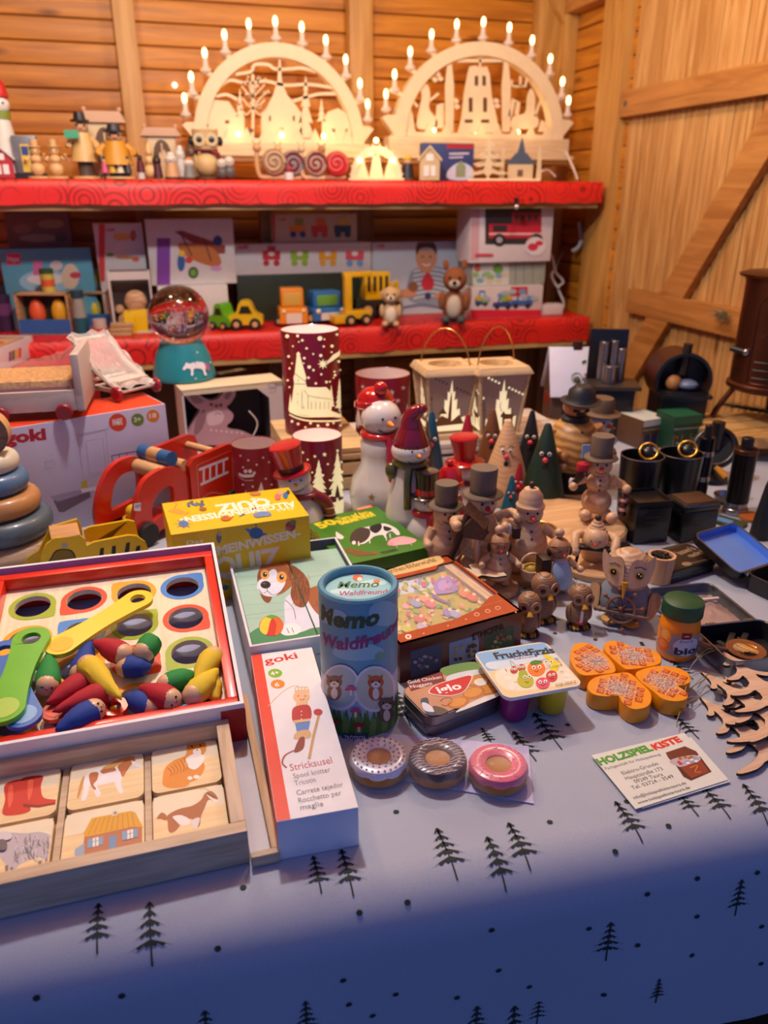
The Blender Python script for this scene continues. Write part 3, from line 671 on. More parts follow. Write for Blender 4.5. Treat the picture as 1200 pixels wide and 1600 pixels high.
f.poly(m,'#d9b684',[(460,1079),(483,1077),(484,1083),(461,1085)]); f.ell(m,'#e2b48c',471,1089,13,10); f.poly(m,'#d9b684',[(463,1097),(480,1096),(482,1104),(462,1105)])
f.poly(m,'#b8252c',[(460,1105),(482,1102),(487,1118),(480,1127),(460,1129),(456,1118)],True); f.poly(m,'#d9b684',[(458,1126),(484,1123),(484,1127),(460,1130)]); f.poly(m,'#5f86c4',[(461,1131),(485,1127),(482,1142),(464,1145)]); f.poly(m,'#d2ab78',[(464,1144),(482,1141),(485,1152),(460,1155)],True)
f.poly(m,'#8a3422',[(468,1154),(476,1153),(474,1170),(462,1176),(460,1172)],True); f.line(m,'#a0302a',[(462,1172),(446,1180),(441,1192),(448,1200)],.0014)
f.line(m,'#c49a66',[(498,1118),(490,1150),(483,1186)],.0026,sm=False); f.ell(m,'#b8252c',497,1113,7,5)
for y in (1112,1118,1124): f.ell(m,'#f0e0c0',471,y,1,1)
for x in (466,477): f.ell(m,'#5a3422',x,1088,1,.8)
f.line(m,'#b33a2c',[(468,1093),(472,1094),(476,1092)],.0005)
m.obj('printed_picture',t)
# --- open grey box with the dog cubes
t=thing('cube_puzzle_box','open grey-white box holding a puppy picture cube puzzle','box',(0,0,0))
bx0,bx1,by0,by1,bz=.0625,.217,.7195,.972,.050
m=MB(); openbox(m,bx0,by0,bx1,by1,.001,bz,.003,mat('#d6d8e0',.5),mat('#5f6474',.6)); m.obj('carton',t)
m=MB(); f=Face(t,Tr(0,by0,0)@Rx(90)); f.text(m,'p',(495,1072),(505,1070),14,'#c8203a',.03); f.text(m,'e',(494,1024),(501,1023),5,'#555566',0)
f.poly(m,'#c02028',[(bx0,.0015),(bx0+.004,.0015),(bx0+.004,.02),(bx0,.02)],px=False); m.obj('lettering',t)
zc=.043; cx0,cx1,cy0,cy1=bx0+.0045,bx1-.0045,by0+.005,by1-.022
cube_m=mat('#a9cbbd',.5)
def dog(f,m):
    f.poly(m,'#9fc6b8',[(370,850),(600,850),(600,1010),(370,1010)]); 
    for q in range(5): f.line(m,'#8fb8aa',[(370,880+q*22),(460,874+q*22),(560,862+q*22)],.0012)
    f.poly(m,'#3f8a5e',[(390,990),(420,976),(470,982),(520,975),(600,965),(600,1010),(385,1010)],True)
    br='#9a5a34'; w='#d3dcf0'; bd='#7a4426'
    f.poly(m,br,[(470,928),(500,915),(530,925),(540,945),(530,970),(500,962),(480,950)],True)      # back
    f.poly(m,w,[(446,935),(470,925),(488,950),(500,962),(520,965),(524,976),(500,980),(486,982),(470,988),(448,990),(440,984),(445,972)],True)  # chest, paws
    f.poly(m,'#eceef4',[(437,985),(445,976),(460,974),(470,980),(466,990),(446,993)],True)
    f.poly(m,br,[(405,890),(414,878),(430,870),(446,872),(456,882),(462,900),(456,915),(440,928),(425,930),(410,920),(402,905)],True)
    f.poly(m,'#b06a3c',[(414,882),(428,873),(444,876),(452,888),(438,884),(424,888)],True)
    f.poly(m,bd,[(456,884),(470,892),(482,908),(484,930),(476,948),(462,946),(454,930),(456,912),(450,898)],True)   # right ear
    f.poly(m,bd,[(406,892),(402,905),(404,918),(410,936),(420,942),(425,930),(416,916),(410,900)],True)
    f.poly(m,w,[(422,892),(430,890),(436,900),(446,908),(440,922),(428,932),(412,930),(402,920),(404,908),(414,902)],True)
    f.ell(m,'#e0a050',440,902,8,9); f.ell(m,'#e0a050',414,898,7,8)
    f.ell(m,'#1d1714',440,902,3.5,4.2); f.ell(m,'#1d1714',414,898,3.3,4); f.ell(m,'#ffffff',441,900.5,1.2,1.2); f.ell(m,'#ffffff',415,896.5,1.1,1.1)
    f.ell(m,'#16130f',415,914,8,6); f.ell(m,'#5a5a60',413,912,2.5,1.4)
    f.line(m,'#2c2420',[(404,921),(411,928),(418,924),(426,930),(438,925),(444,918)],.0008); f.line(m,'#2c2420',[(417,919),(418,925)],.0007,sm=False)
    f.line(m,bd,[(505,902),(512,908),(520,918)],.0022)
    # beach ball
    f.ell(m,'#c8281e',424,978,19,16)
    for cc,a in (('#e8c83a',[(424,963),(410,968),(406,984),(416,992),(421,976)]),('#d8641e',[(426,963),(432,976),(430,993),(440,987),(441,972)]),('#58a03a',[(416,964),(424,961),(434,964),(425,967)])): f.poly(m,cc,a,True)
    for a in ([(446,938),(458,950),(462,968)],[(474,896),(478,915),(472,935)],[(466,900),(468,918)],[(432,876),(440,880),(448,888)],[(494,940),(500,952),(510,960)],[(448,982),(452,990)],[(456,981),(459,989)]): f.line(m,'#5a3a2a',a,.0006)
    r=random.Random(8)
    for _ in range(40):
        x,y=r.uniform(456,482),r.uniform(895,940); f.line(m,r.choice(('#b8774a','#693a20','#a8643a')),[(x,y),(x+r.uniform(-2,3),y+9)],.0006,sm=False)
nx,ny=2,3; gx=.0016
labs={(0,0):'nearest left cube with the beach ball',(1,0):'nearest right cube with a paw on grass',(0,1):'middle left cube with the puppy chest',(1,1):'middle right cube with the puppy back',(0,2):'far left cube with the puppy face',(1,2):'far right cube with the tip of the tail'}
for i in range(nx):
    for j in range(ny):
        x0=cx0+(cx1-cx0)*i/nx+gx*(i>0)*.5; x1=cx0+(cx1-cx0)*(i+1)/nx-gx*(i<nx-1)*.5; y0=cy0+(cy1-cy0)*j/ny+.0001; y1=cy0+(cy1-cy0)*(j+1)/ny-.0001
        t=thing('puzzle_cube','puppy puzzle '+'box, '+labs[(i,j)],'puzzle cube',(x0,y0,.0035),0,'cubes of the puppy puzzle')
        m=MB(); m.box(0,0,0,x1-x0,y1-y0,zc-.0035,cube_m,b=.0004); m.obj('cube',t)
        m=MB(); f=Face(t,F_top(zc-.0035),.000015); f.clip=(.0001,.0001,x1-x0-.0001,y1-y0-.0001); dog(f,m)
        if m.v: m.obj('printed_picture',t)
# --- memory game tube
b=P(563,1155); c0=Vector((b.x*1.055,b.y*1.055,0)); b=P(563,1154); R0=.0385; dirc=Vector((b.x,b.y,0)).normalized(); c0=Vector((b.x,b.y,0))+dirc*R0
h=ZT(Vector((c0.x-dirc.x*R0,c0.y-dirc.y*R0,0)),944); rz=facing(c0)
t=thing('memory_game_tube','tall blue cardboard tube of a woodland memory game','game tube',(c0.x,c0.y,0.0012),rz)
blu=mat('#5f9cb4',.42); m=MB(); m.lathe([(0,0),(R0,0),(R0,h),(R0-.004,h+.001),(R0-.0052,h),(R0-.0055,h-.006),(0,h-.006)],blu,None,64); m.obj('tube',t)
m=MB(); 
m.lathe([(R0+.0003,h*.985),(R0+.0008,h-.001),(R0-.001,h+.0014),(R0-.0045,h+.0016),(R0-.0058,h)],mat('#4f8da8',.4),None,64); m.obj('rim',t)
m=MB(); f=Face(t,Tr(0,0,h-.006)); f.ell(m,'#8fc6cc',0,0,R0-.0058,px=False)
f.ell(m,'#b9e0e0',.015,.012,.013,.006,px=False); f.ell(m,'#b9e0e0',-.016,-.004,.011,.005,px=False)
f.text(m,'Memo',(527,919),(593,917),10,'#3f6a3a',.02,shear=.25); f.text(m,'Waldfreunde',(531,931),(613,927),7,'#a8427c',.02,shear=.25)
f.ell(m,'#eaa6c6',540,940,13,6); f.text(m,'30',(533,943),(547,943),6,'#a8427c',.02); 
f.ell(m,'#d8662a',559,903,8,5); f.ell(m,'#f0e6da',562,905,4,3)
f.ell(m,'#a8743e',582,942,12,7); f.poly(m,'#a8743e',[(562,936),(573,937),(574,941)]); f.poly(m,'#a8743e',[(592,939),(602,936),(594,943)]); f.ell(m,'#f2efe6',577,943,4,3.5); f.ell(m,'#f2efe6',587,943,4,3.5); f.ell(m,'#221a14',577,943,1.8,1.8); f.ell(m,'#221a14',587,943,1.8,1.8)
f.poly(m,'#d9844a',[(583,908),(591,905),(594,909),(588,911)],True); m.obj('printed_lid',t)
def wrap(v,R=R0): a=v[0]/R; q=R+.0003+v[2]; return (q*sn(a),-q*cs(a),v[1])
# flat design: x along the arc (0 = towards the viewer), y up
class Flat(Face):
    def __init__(s,dz=.00003): s.T=Matrix.Identity(4); s.dz=dz; s.k=1; s.clip=None
    def px(s,x,y):  # pixel -> arc length, height
        r=ray(x,y); o=CP-Vector((c0.x,c0.y,0)); a=r.x**2+r.y**2; bb=o.x*r.x+o.y*r.y; cc=o.x**2+o.y**2-R0**2
        D=max(0,bb*bb-a*cc); q=(-bb-math.sqrt(D))/a; p=o+r*q; lx=p.x*cs(rz)+p.y*sn(rz); ly=-p.x*sn(rz)+p.y*cs(rz)
        return (R0*math.atan2(lx,-ly),p.z)
m=MB(); f=Flat()
f.poly(m,'#a9c6dc',[(-.09,h*.0),(.09,h*0),(.09,h*.35),(.05,h*.42),(.02,h*.38),(-.02,h*.43),(-.06,h*.38),(-.09,h*.4)],px=False)
f.ell(m,'#8cbccc',520,965,22,12); f.ell(m,'#8cbccc',600,960,24,20); f.ell(m,'#8cbccc',560,1020,40,14)
zz=f.px(563,984)[1]; f.text(m,'Memo',(-.046,zz-.002),(.021,zz+.003),.0165,'#2c4a2c',.045,shear=.22,px=False); zz=f.px(563,1017)[1]; f.text(m,'Waldfreunde',(-.041,zz-.005),(.062,zz+.012),.0125,'#8a2c6c',.035,shear=.22,px=False)
f.poly(m,'#6fa68a',[(585,1027),(592,1020),(602,1022),(598,1030),(590,1033)],True)
for q in range(26): x=-.085+.0068*q; f.poly(m,'#6f9a4a' if q%2 else '#4c7a34',[(x-.009,.0),(x-.006,.030+.006*sn(q*2)),(x,.018),(x+.004,.034+.005*cs(q*3)),(x+.009,.0)],px=False)
f.ell(m,'#e2dbe4',533,1075,30,36); f.ell(m,'#b3c4c0',533,1074,26,32); f.ell(m,'#e2dbe4',585,1077,32,36); f.ell(m,'#c9cdb8',585,1077,28,32)
def critter(cx,cy,c,cf,ear):
    f.ell(m,c,cx,cy+14,11,13); f.poly(m,c,[(cx-ear,cy-14),(cx-3,cy-9),(cx-9,cy-2)]); f.poly(m,c,[(cx+ear,cy-14),(cx+3,cy-9),(cx+9,cy-2)]); f.ell(m,c,cx,cy-2,12,10); f.ell(m,cf,cx,cy+2,7,5); f.ell(m,cf,cx,cy+16,5,9)
    for s in (-5,5): f.ell(m,'#1c1410',cx+s,cy-3,1.6,1.8)
    f.ell(m,'#1c1410',cx,cy+1,1.6,1.1)
critter(524,1068,'#8a6248','#e6dccc',13); critter(586,1068,'#c8602c','#efe6da',11); critter(602,1102,'#6a5248','#d8ccbc',10)
f.ell(m,'#e2dbe4',602,1102,1,1)
for x,y in ((549,1078),(556,1112),(524,1130),(561,1135)): f.poly(m,'#b8302c' if y>1120 else '#c8507c',[(x-8,y),(x-4,y-6),(x+4,y-6),(x+8,y)],True); f.poly(m,'#e8e2d4',[(x-2,y),(x+2,y),(x+2,y+8),(x-2,y+8)])
f.poly(m,'#1e4a8c',[(536,1144),(574,1146),(574,1158),(536,1156)]); f.text(m,'TRÖTSCH',(540,1154),(570,1154),6,'#e8e8f0',.02)
m.slice(0,.0035); m.warp(wrap); m.obj('printed_wrapper',t)
# ================================================================== FOREGROUND CENTRE AND RIGHT
# --- chicken nugget tin
a=P(672,1122,.025); w,d=.093,.057
t=thing('nugget_tin','flat silver tin with a chicken nuggets picture lid','tin',(a.x-.002,a.y-.002,.001),rad(13))
tin=mat('#8d8488',.32,metal=.85); m=MB(); q=rrect(.001,.001,w-.001,d-.001,.011,6); m.prism(q,0,.015,tin); m.obj('tin_base',t)
m=MB(); m.prism(rrect(0,0,w,d,.012,6),.0125,.0235,tin); m.prism(rrect(.0012,.0012,w-.0012,d-.0012,.011,6),.0235,.0245,tin); m.tube([(p[0],p[1],.0128) for p in rrect(-.0002,-.0002,w+.0002,d+.0002,.012,6)],.0007,tin,closed=True,n=6); m.obj('lid',t)
m=MB(); f=Face(t,Tr(0,0,.0245)); f.clip=None; f.poly(m,'#c08a66',rrect(.0015,.0015,w-.0015,d-.0015,.0105,6),px=False)
f.poly(m,'#5f8a44',[(690,1044),(738,1034),(752,1046),(700,1056)],True); f.poly(m,'#c9d3dc',[(700,1056),(750,1046),(766,1060),(742,1064),(706,1070)],True)
f.poly(m,'#d8d4d2',[(735,1098),(785,1078),(783,1086),(714,1113)],True)
for x,y,a_,b_ in ((748,1063,22,9),(765,1077,18,9),(740,1083,18,9),(716,1098,17,9),(775,1070,10,6)): f.ell(m,'#b5702c',x,y,a_,b_,-12); f.ell(m,'#cf8e3e',x-1,y-1,a_*.8,b_*.75,-12)
f.ell(m,'#e6dfd6',751,1066,10,6)
f.poly(m,'#7a1420',[(636,1068),(690,1050),(695,1064),(642,1080)]); f.text(m,'Gold Chicken',(638,1069),(691,1060),5,'#e8dcd8',.01); f.text(m,'Nuggets',(642,1076),(676,1070),5,'#e8dcd8',.01)
pts=[(672,1083),(680,1072),(706,1063),(735,1056),(733,1068),(722,1082),(700,1087)]; f.poly(m,'#e8e0dc',[(x+(x-704)*.06,y+(y-1073)*.08) for x,y in pts],True); f.poly(m,'#c41c22',pts,True); f.text(m,'iglo',(686,1084),(723,1076),11,'#f0eef0',.03)
f.poly(m,'#2f3f5a',[(657,1095),(668,1091),(672,1104),(686,1116),(668,1117)],True); f.poly(m,'#d8dce6',[(659,1099),(668,1100),(680,1112),(664,1111)],True); f.poly(m,'#54443c',[(684,1118),(700,1112),(690,1106),(676,1104)],True)
f.line(m,'#a8482c',[(688,1096),(694,1091),(704,1091),(706,1097),(697,1103),(690,1101)],.0006)
m.obj('printed_picture',t)
# --- fruit yoghurt toy pack
t,w,d,h=boxpx('fruit_yoghurt_pack','square toy yoghurt four-pack with laughing fruit on its lid','toy food',(790,1092),(912,1070),(758,1017),.042,.0005)
for i,(cx,cy,c,cn) in enumerate(((.25,.26,'#7c1670','magenta cup'),(.75,.26,'#c9b41c','yellow cup'),(.25,.74,'#c9b41c','yellow cup'),(.75,.74,'#7c1670','magenta cup'))):
    m=MB(); m.lathe([(0,0),(.010,0),(.0135,.004),(.0165,h-.0042)],mat(c,.35),Tr(w*cx,d*cy,0),24); m.obj('cup',t,cn)
m=MB(); m.prism(rrect(0,0,w,d,.009,6),h-.004,h,mat('#dcdcd8',.4)); m.obj('lid',t)
m=MB(); f=Face(t,F_top(h)); f.clip=None; f.poly(m,'#e8cf9a',rrect(.001,.001,w-.001,d-.001,.0085,6),px=False); f.clip=(.002,.002,w-.002,d-.002)
f.poly(m,'#7fb0de',[(745,1005),(900,990),(905,1018),(880,1030),(820,1034),(770,1048),(755,1040)],True); f.poly(m,'#c9dcea',[(760,1036),(800,1030),(890,1018),(894,1026),(850,1030),(776,1046)],True)
f.poly(m,'#e8e0c8',[(776,1048),(850,1036),(900,1040),(905,1062),(800,1080)],True)
f.text(m,'FruchtErzis',(775,1030),(868,1020),10,'#1a1e28',.045); f.poly(m,'#2a4f86',[(802,1026),(838,1021),(840,1026),(804,1031)]); f.text(m,'erziland',(805,1030),(836,1026),4,'#e4e8f0',.02)
for x,y in ((788,1050),(793,1060),(803,1070),(885,1055),(890,1047),(888,1062),(800,1075)): f.ell(m,'#ece8d8',x,y,6,3.5)
f.poly(m,'#e0d020',[(848,1024),(858,1024),(870,1034),(873,1044),(866,1052),(858,1050),(862,1040),(856,1032)],True)
f.ell(m,'#b8241c',803,1047,6,6); f.ell(m,'#b8241c',815,1044,6,6); f.line(m,'#4a7a2c',[(800,1042),(797,1032),(806,1040),(812,1040)],.0004)
f.ell(m,'#e8781c',838,1045,14,12); f.poly(m,'#3f7a2c',[(828,1036),(836,1032),(848,1034),(842,1038),(832,1040)],True)
f.ell(m,'#b4b41e',821,1064,13,11,15); f.ell(m,'#9cb01e',817,1054,7,7); f.ell(m,'#c8303c',862,1057,9,9); f.ell(m,'#d84a6a',848,1068,11,9)
for x,y,s in ((853,1034,2),(861,1034,2),(800,1046,1.8),(805,1046,1.8),(812,1043,1.8),(817,1043,1.8),(834,1044,2.4),(843,1043,2.4),(820,1059,2.2),(827,1058,2.2),(859,1056,1.8),(865,1055,1.8),(844,1067,2.2),(852,1066,2.2)): f.ell(m,'#f4f2ee',x,y,s*1.25,s*1.25); f.ell(m,'#181410',x,y+.3,s*.6,s*.6)
for x,y in ((838,1050),(823,1067),(848,1072),(857,1041),(862,1061)): f.line(m,'#5a1410',[(x-3,y-1),(x,y+.6),(x+3,y-1)],.0006)
for q in ([(851,1046),(878,1040)],[(792,1050),(789,1046)],[(874,1052),(880,1050)],[(808,1066),(803,1068)],[(868,1030),(873,1035),(878,1041)]): f.line(m,'#181410',q,.0005,sm=False)
f.text(m,'ZGR HOLZ',(868,1074),(902,1068),4,'#7a7468',0,shear=.2); m.obj('printed_picture',t)
# --- waffle hearts
def inside(p,poly):
    c=False
    for i in range(len(poly)):
        a,b=poly[i-1],poly[i]
        if (a[1]>p[1])!=(b[1]>p[1]) and p[0]<(b[0]-a[0])*(p[1]-a[1])/(b[1]-a[1])+a[0]: c=not c
    return c
HS=[('toy waffle heart at the far left of the clover',[(891,1029),(893,1013),(902,1005),(919,1005),(939,1016),(956,1033),(962,1044),(959,1051),(935,1054),(911,1055),(898,1045)]),
('toy waffle heart at the back of the clover beside the jar',[(943,1012),(948,1003),(959,1001),(976,1005),(987,1011),(1007,1012),(1027,1019),(1034,1029),(1029,1038),(1007,1043),(983,1046),(972,1042),(953,1025)]),
('toy waffle heart at the front left of the clover',[(918,1076),(921,1064),(936,1056),(968,1051),(985,1052),(1002,1067),(1016,1081),(1018,1095),(1010,1105),(990,1108),(973,1098),(966,1087),(948,1088),(928,1085)]),
('toy waffle heart at the right of the clover below the jar',[(993,1053),(1002,1046),(1030,1040),(1058,1043),(1075,1051),(1079,1064),(1070,1070),(1060,1072),(1072,1081),(1074,1091),(1058,1096),(1036,1092),(1019,1079),(1001,1065)])]
orr=mat('#ea920c',.45,coat=.15)
for k,(lab,pp) in enumerate(HS):
    zt=.019; W_=[P(x,y,zt) for x,y in pp]; cx=sum(p.x for p in W_)/len(W_); cy=sum(p.y for p in W_)/len(W_)
    t=thing('toy_waffle',lab,'toy waffle',(cx,cy,.001),0,'waffle hearts laid as a clover'); h=zt-.001
    o=catmull([(p.x-cx,p.y-cy) for p in W_],5); A=sum(o[i-1][0]*o[i][1]-o[i][0]*o[i-1][1] for i in range(len(o)))
    if A<0: o=o[::-1]
    e=[(x*.985,y*.985) for x,y in o]; n=len(o)
    m=MB(); m.add([(x,y,0) for x,y in e]+[(x,y,.001) for x,y in o]+[(x,y,h-.001) for x,y in o]+[(x,y,h) for x,y in e],[(r*n+(i-1)%n,r*n+i,(r+1)*n+i,(r+1)*n+(i-1)%n) for r in range(3) for i in range(n)]+[tuple(range(3*n,4*n)),tuple(range(n-1,-1,-1))],orr); m.obj('waffle_body',t)
    m=MB(); inn=[(x*.80,y*.80) for x,y in o]; ang=rad((20,-25,-40,35)[k]); c,s=cs(ang),sn(ang); g=.0096
    for i in range(-6,7):
        for j in range(-6,7):
            p=(i*g*c-j*g*s,i*g*s+j*g*c)
            if inside(p,inn):
                b=.0038; sq=[(p[0]+u*c-v*s,p[1]+u*s+v*c) for u,v in rrect(-b,-b,b,b,.0008,2)]; m.flat(sq,h+.0002,mat('#a83c08',.5))
                sq=[(p[0]+u*c-v*s,p[1]+u*s+v*c) for u,v in ((-b*.5,-b*.5),(b*.8,-b*.5),(b*.8,b*.8),(-b*.5,b*.8))]; m.flat(sq,h+.0003,mat('#d86a14',.5))
    m.obj('waffle_grid',t)
    m=MB(); rr=random.Random(k); off=[(.004,-.003),(.0,-.004),(0,.004),(-.005,.001)][k]; sug=mat('#f0e4dc',.6)
    for _ in range(1300):
        x,y=rr.gauss(off[0],.0095),rr.gauss(off[1],.0095)
        if inside((x,y),inn): r=rr.uniform(.0003,.0008); a0=rr.uniform(0,3); m.flat([(x+r*cs(a0+q*2.1),y+r*sn(a0+q*2.1)) for q in range(3)],h+.0005,sug)
    o_=m.obj('sugar_dusting',t); o_['kind']='stuff'
# --- orange toy jar
p=P(1052,1037,0); dr=Vector((p.x,p.y,0)).normalized(); R=.0225; c=p+dr*R; h=ZT(Vector((p.x,p.y,0)),966)+.012
t=thing('toy_jar','orange toy fruit jar with a dark green lid','toy jar',(c.x,c.y,.001),facing(c)); o_=mat('#e8860e',.4)
m=MB(); m.lathe([(0,0),(R*.86,0),(R*.98,.003),(R,.008),(R,h*.55),(R*.97,h*.63),(R*.88,h*.72),(R*.88,h*.8),(0,h*.8)],o_,None,40); m.obj('jar_body',t)
m=MB(); m.lathe([(0,h*.74),(R*.99,h*.74),(R*1.02,h*.76),(R*1.02,h*.95),(R*.98,h*.985),(R*.9,h),(0,h)],mat('#0f4a2a',.45),None,40); m.obj('lid',t)
m=MB(); f=Flat(); f.k=2
f.poly(m,'#9a8f92',[(-.034,h*.16),(-.02,h*.13),(.034,h*.13),(.034,h*.5),(-.034,h*.52)],px=False)
f.ell(m,'#e8922a',-.014,h*.44,.0075,.009,px=False); f.ell(m,'#f0a848',-.014,h*.46,.005,.006,px=False); f.ell(m,'#d8641c',-.016,h*.26,.009,.008,px=False); f.ell(m,'#e8802c',-.016,h*.28,.006,.005,px=False); f.ell(m,'#e8922a',-.028,h*.4,.006,.009,px=False)
f.ell(m,'#cfcbd8',.012,h*.31,.0155,.012,px=False); f.poly(m,'#8c1620',[(.004,h*.45),(.015,h*.45),(.015,h*.56),(.004,h*.56)],px=False); f.poly(m,'#e8d8d0',[(.007,h*.50),(.012,h*.50),(.012,h*.515),(.007,h*.515)],px=False)
f.text(m,'Extra',(.003,h*.385),(.018,h*.40),.0035,'#2c2a30',0,shear=.2,px=False); f.text(m,'bio',(-.001,h*.17),(.025,h*.19),.0085,'#26303a',.04,px=False)
m.slice(0,.004); m.warp(lambda v:wrap(v,R)); m.obj('printed_label',t)
# --- wooden doughnuts in film on a card
z=.0012; q=[P(x,y,z) for x,y in ((548,1204),(834,1256),(826,1166),(556,1142))]
m=MB(); m.prism([(p.x,p.y) for p in q],.0008,.0016,mat('#b9b6dc',.45)); tag(m.obj('card_backing'),'white backing card under the three toy doughnuts','card')
def donut(lab,px,py,ic,kind):
    zc=.021; p=P(px,py,zc); R=.0272; t=thing('toy_doughnut',lab,'toy doughnut',(p.x,p.y,.002),0,'toy doughnuts in a row'); dough=mat('#a8691c',.45)
    m=MB(); m.lathe([(0,0),(R*.80,0),(R*.97,.003),(R,.0085),(R*.98,.013),(R*.93,.016),(R*.5,.0165),(R*.40,.0155),(0,.0155)],dough,None,48); m.obj('dough',t)
    m=MB(); n=48; pr=[(R*.995,.0115),(R*1.0,.0145),(R*.93,.018),(R*.78,.0196),(R*.58,.019),(R*.43,.0168),(R*.42,.0155)]; m.lathe(pr,ic,None,n)
    m.v=[Vector((v.x*(1+.025*sn(9*math.atan2(v.y,v.x))),v.y*(1+.025*sn(9*math.atan2(v.y,v.x))),v.z)) if v.z<.0125 else v for v in m.v]; i_=m.obj('icing',t)
    rr=random.Random(px); s=MB()
    def zat(r): 
        r/=R
        for (a,z0),(b,z1) in zip(pr[1:],pr[2:]):
            if b/R<=r<=a/R: return z0+(z1-z0)*(a/R-r)/(a/R-b/R)
        return .019
    if kind=='dots':
        for k in range(3):
            N=(14,20,26)[k]; r=R*(.52,.68,.86)[k]
            for i in range(N): a=2*PI*i/N+k; s.flat(circ(r*cs(a),r*sn(a),.0011,n=8),zat(r)+.0004,mat(rr.choice(('#4a3a78','#8c3a4c','#2f5a86','#7a4a86','#2c6a66')),.5))
        s.obj('sugar_pearls',i_)
    elif kind=='stripes':
        for i in range(13):
            y=-R*.85+R*1.7*i/12; L=math.sqrt(max(0,(R*.93)**2-y*y)); n=14; pts=[]
            for j in range(n+1):
                x=-L+2*L*j/n; r=math.hypot(x,y)
                if r<R*.46: 
                    if len(pts)>1: s.tube(pts,.00055,mat('#dccbc8',.4),n=5)
                    pts=[]; continue
                pts.append((x,y+.0006*sn(j*2+i),zat(r)+.0003))
            if len(pts)>1: s.tube(pts,.00055,mat('#dccbc8',.4),n=5)
        s.obj('icing_stripes',i_)
    else:
        for i in range(46):
            a=rr.uniform(0,2*PI); r=R*rr.uniform(.5,.86); s.box(-.0013,-.0003,0,.0013,.0003,.0005,mat('#e8a8bc',.4),Tr(r*cs(a),r*sn(a),zat(r))@Rz(rr.uniform(0,180)))
        s.obj('sprinkles',i_)
    return t
donut('toy doughnut with white icing and coloured pearls',592,1178,mat('#d5d3e4',.3,coat=.4),'dots')
donut('toy doughnut with chocolate icing and pale stripes',684,1180,mat('#54383f',.3,coat=.4),'stripes')
donut('toy doughnut with pink icing and violet rim',779,1190,mat('#dc6a84',.3,coat=.4),'pink')
a,b=P(592,1178,.02),P(779,1190,.02); u=(b-a).normalized(); n_=Vector((-u.y,u.x,0))
m=MB(); film=mat('#ffffff',.08,'film',alpha=.07)
vs=[];fs=[];N=36;K=8
for i in range(N+1):
    s_=-.034+((b-a).length+.068)*i/N; c_=(b-a).length; dd=min(abs(s_),abs(s_-c_/2),abs(s_-c_)); hh=.0235-.012*min(1,(max(0,dd-.018)/.016))**1.5; ww=.0305-.014*min(1,(max(0,dd-.02)/.014))
    for j in range(K+1):
        v=-1+2*j/K; p=a+u*s_+n_*(v*ww); vs.append((p.x,p.y,.0025+hh*(1-abs(v)**4)))
for i in range(N):
    for j in range(K): q=i*(K+1)+j; fs.append((q,q+K+1,q+K+2,q+1))
m.add(vs,fs,film); tag(m.obj('plastic_film'),'clear plastic film stretched over the three toy doughnuts','plastic film')
m=None
# --- business cards
def bcard(lab,q,z,draw):
    W_=[P(x,y,z) for x,y in q]; t=thing('business_card',lab,'business card',(W_[0].x,W_[0].y,z-.0006),math.atan2(W_[1].y-W_[0].y,W_[1].x-W_[0].x),'toy shop business cards')
    inv=MW(t).inverted(); m=MB(); m.prism([tuple((inv@p)[:2]) for p in W_],0,.0006,mat('#d8dcd4',.5)); m.obj('card',t)
    if draw:
        m=MB(); f=Face(t,Tr(0,0,.0006))
        f.text(m,'HOLZSPIEL',(938,1196),(1022,1172),11,'#4a9a2c',.06); f.text(m,'KISTE',(1024,1172),(1067,1158),10,'#d8301c',.06)
        for s,x0,y0,x1,y1,hh in (('Fachgeschäft für Holzspielzeug',947,1203,1033,1180,4.5),('Elektro-Grundei',974,1211,1030,1195,6),('Hauptstraße 173',979,1219,1037,1203,6),('09249 Taura',993,1224,1037,1212,6),('Tel. 03724 - 3549',989,1234,1054,1215,6),('info@holzspielkiste-taura.de',991,1249,1073,1225,5),('www.holzspielkiste-taura.de',998,1257,1079,1232,5)): f.text(m,s,(x0,y0),(x1,y1),hh,'#2a2f30',0)
        m.obj('lettering',t); m=MB(); f.k=3
        f.poly(m,'#6a2c1c',[(1040,1176),(1070,1166),(1088,1174),(1092,1180),(1052,1192),(1044,1184)]); f.poly(m,'#4a1c12',[(1056,1196),(1094,1182),(1112,1206),(1080,1220),(1068,1214)]); f.poly(m,'#8a3420',[(1062,1198),(1094,1186),(1108,1206),(1080,1216)]); 
        f.line(m,'#c8862c',[(1078,1200),(1090,1196),(1086,1206),(1096,1206)],.0008); f.poly(m,'#b8b0b4',[(1046,1190),(1058,1184),(1086,1180),(1094,1188),(1066,1198),(1056,1196)],True)
        rr=random.Random(2)
        for _ in range(16): f.ell(m,rr.choice(('#c8283c','#e8e4e0','#8a9cc8','#b8642c')),rr.uniform(1058,1088),1196-rr.uniform(0,14),3,2)
        m.obj('printed_picture',t)
    return t
bcard('printed toy shop business card lying beneath the top one',((1004,1263),(1141,1221),(1080,1152),(936,1186)),.0024,False)
bcard('toy shop business card with green and red lettering, topmost',((993,1264),(1138,1218),(1069,1145),(924,1180)),.0034,True)
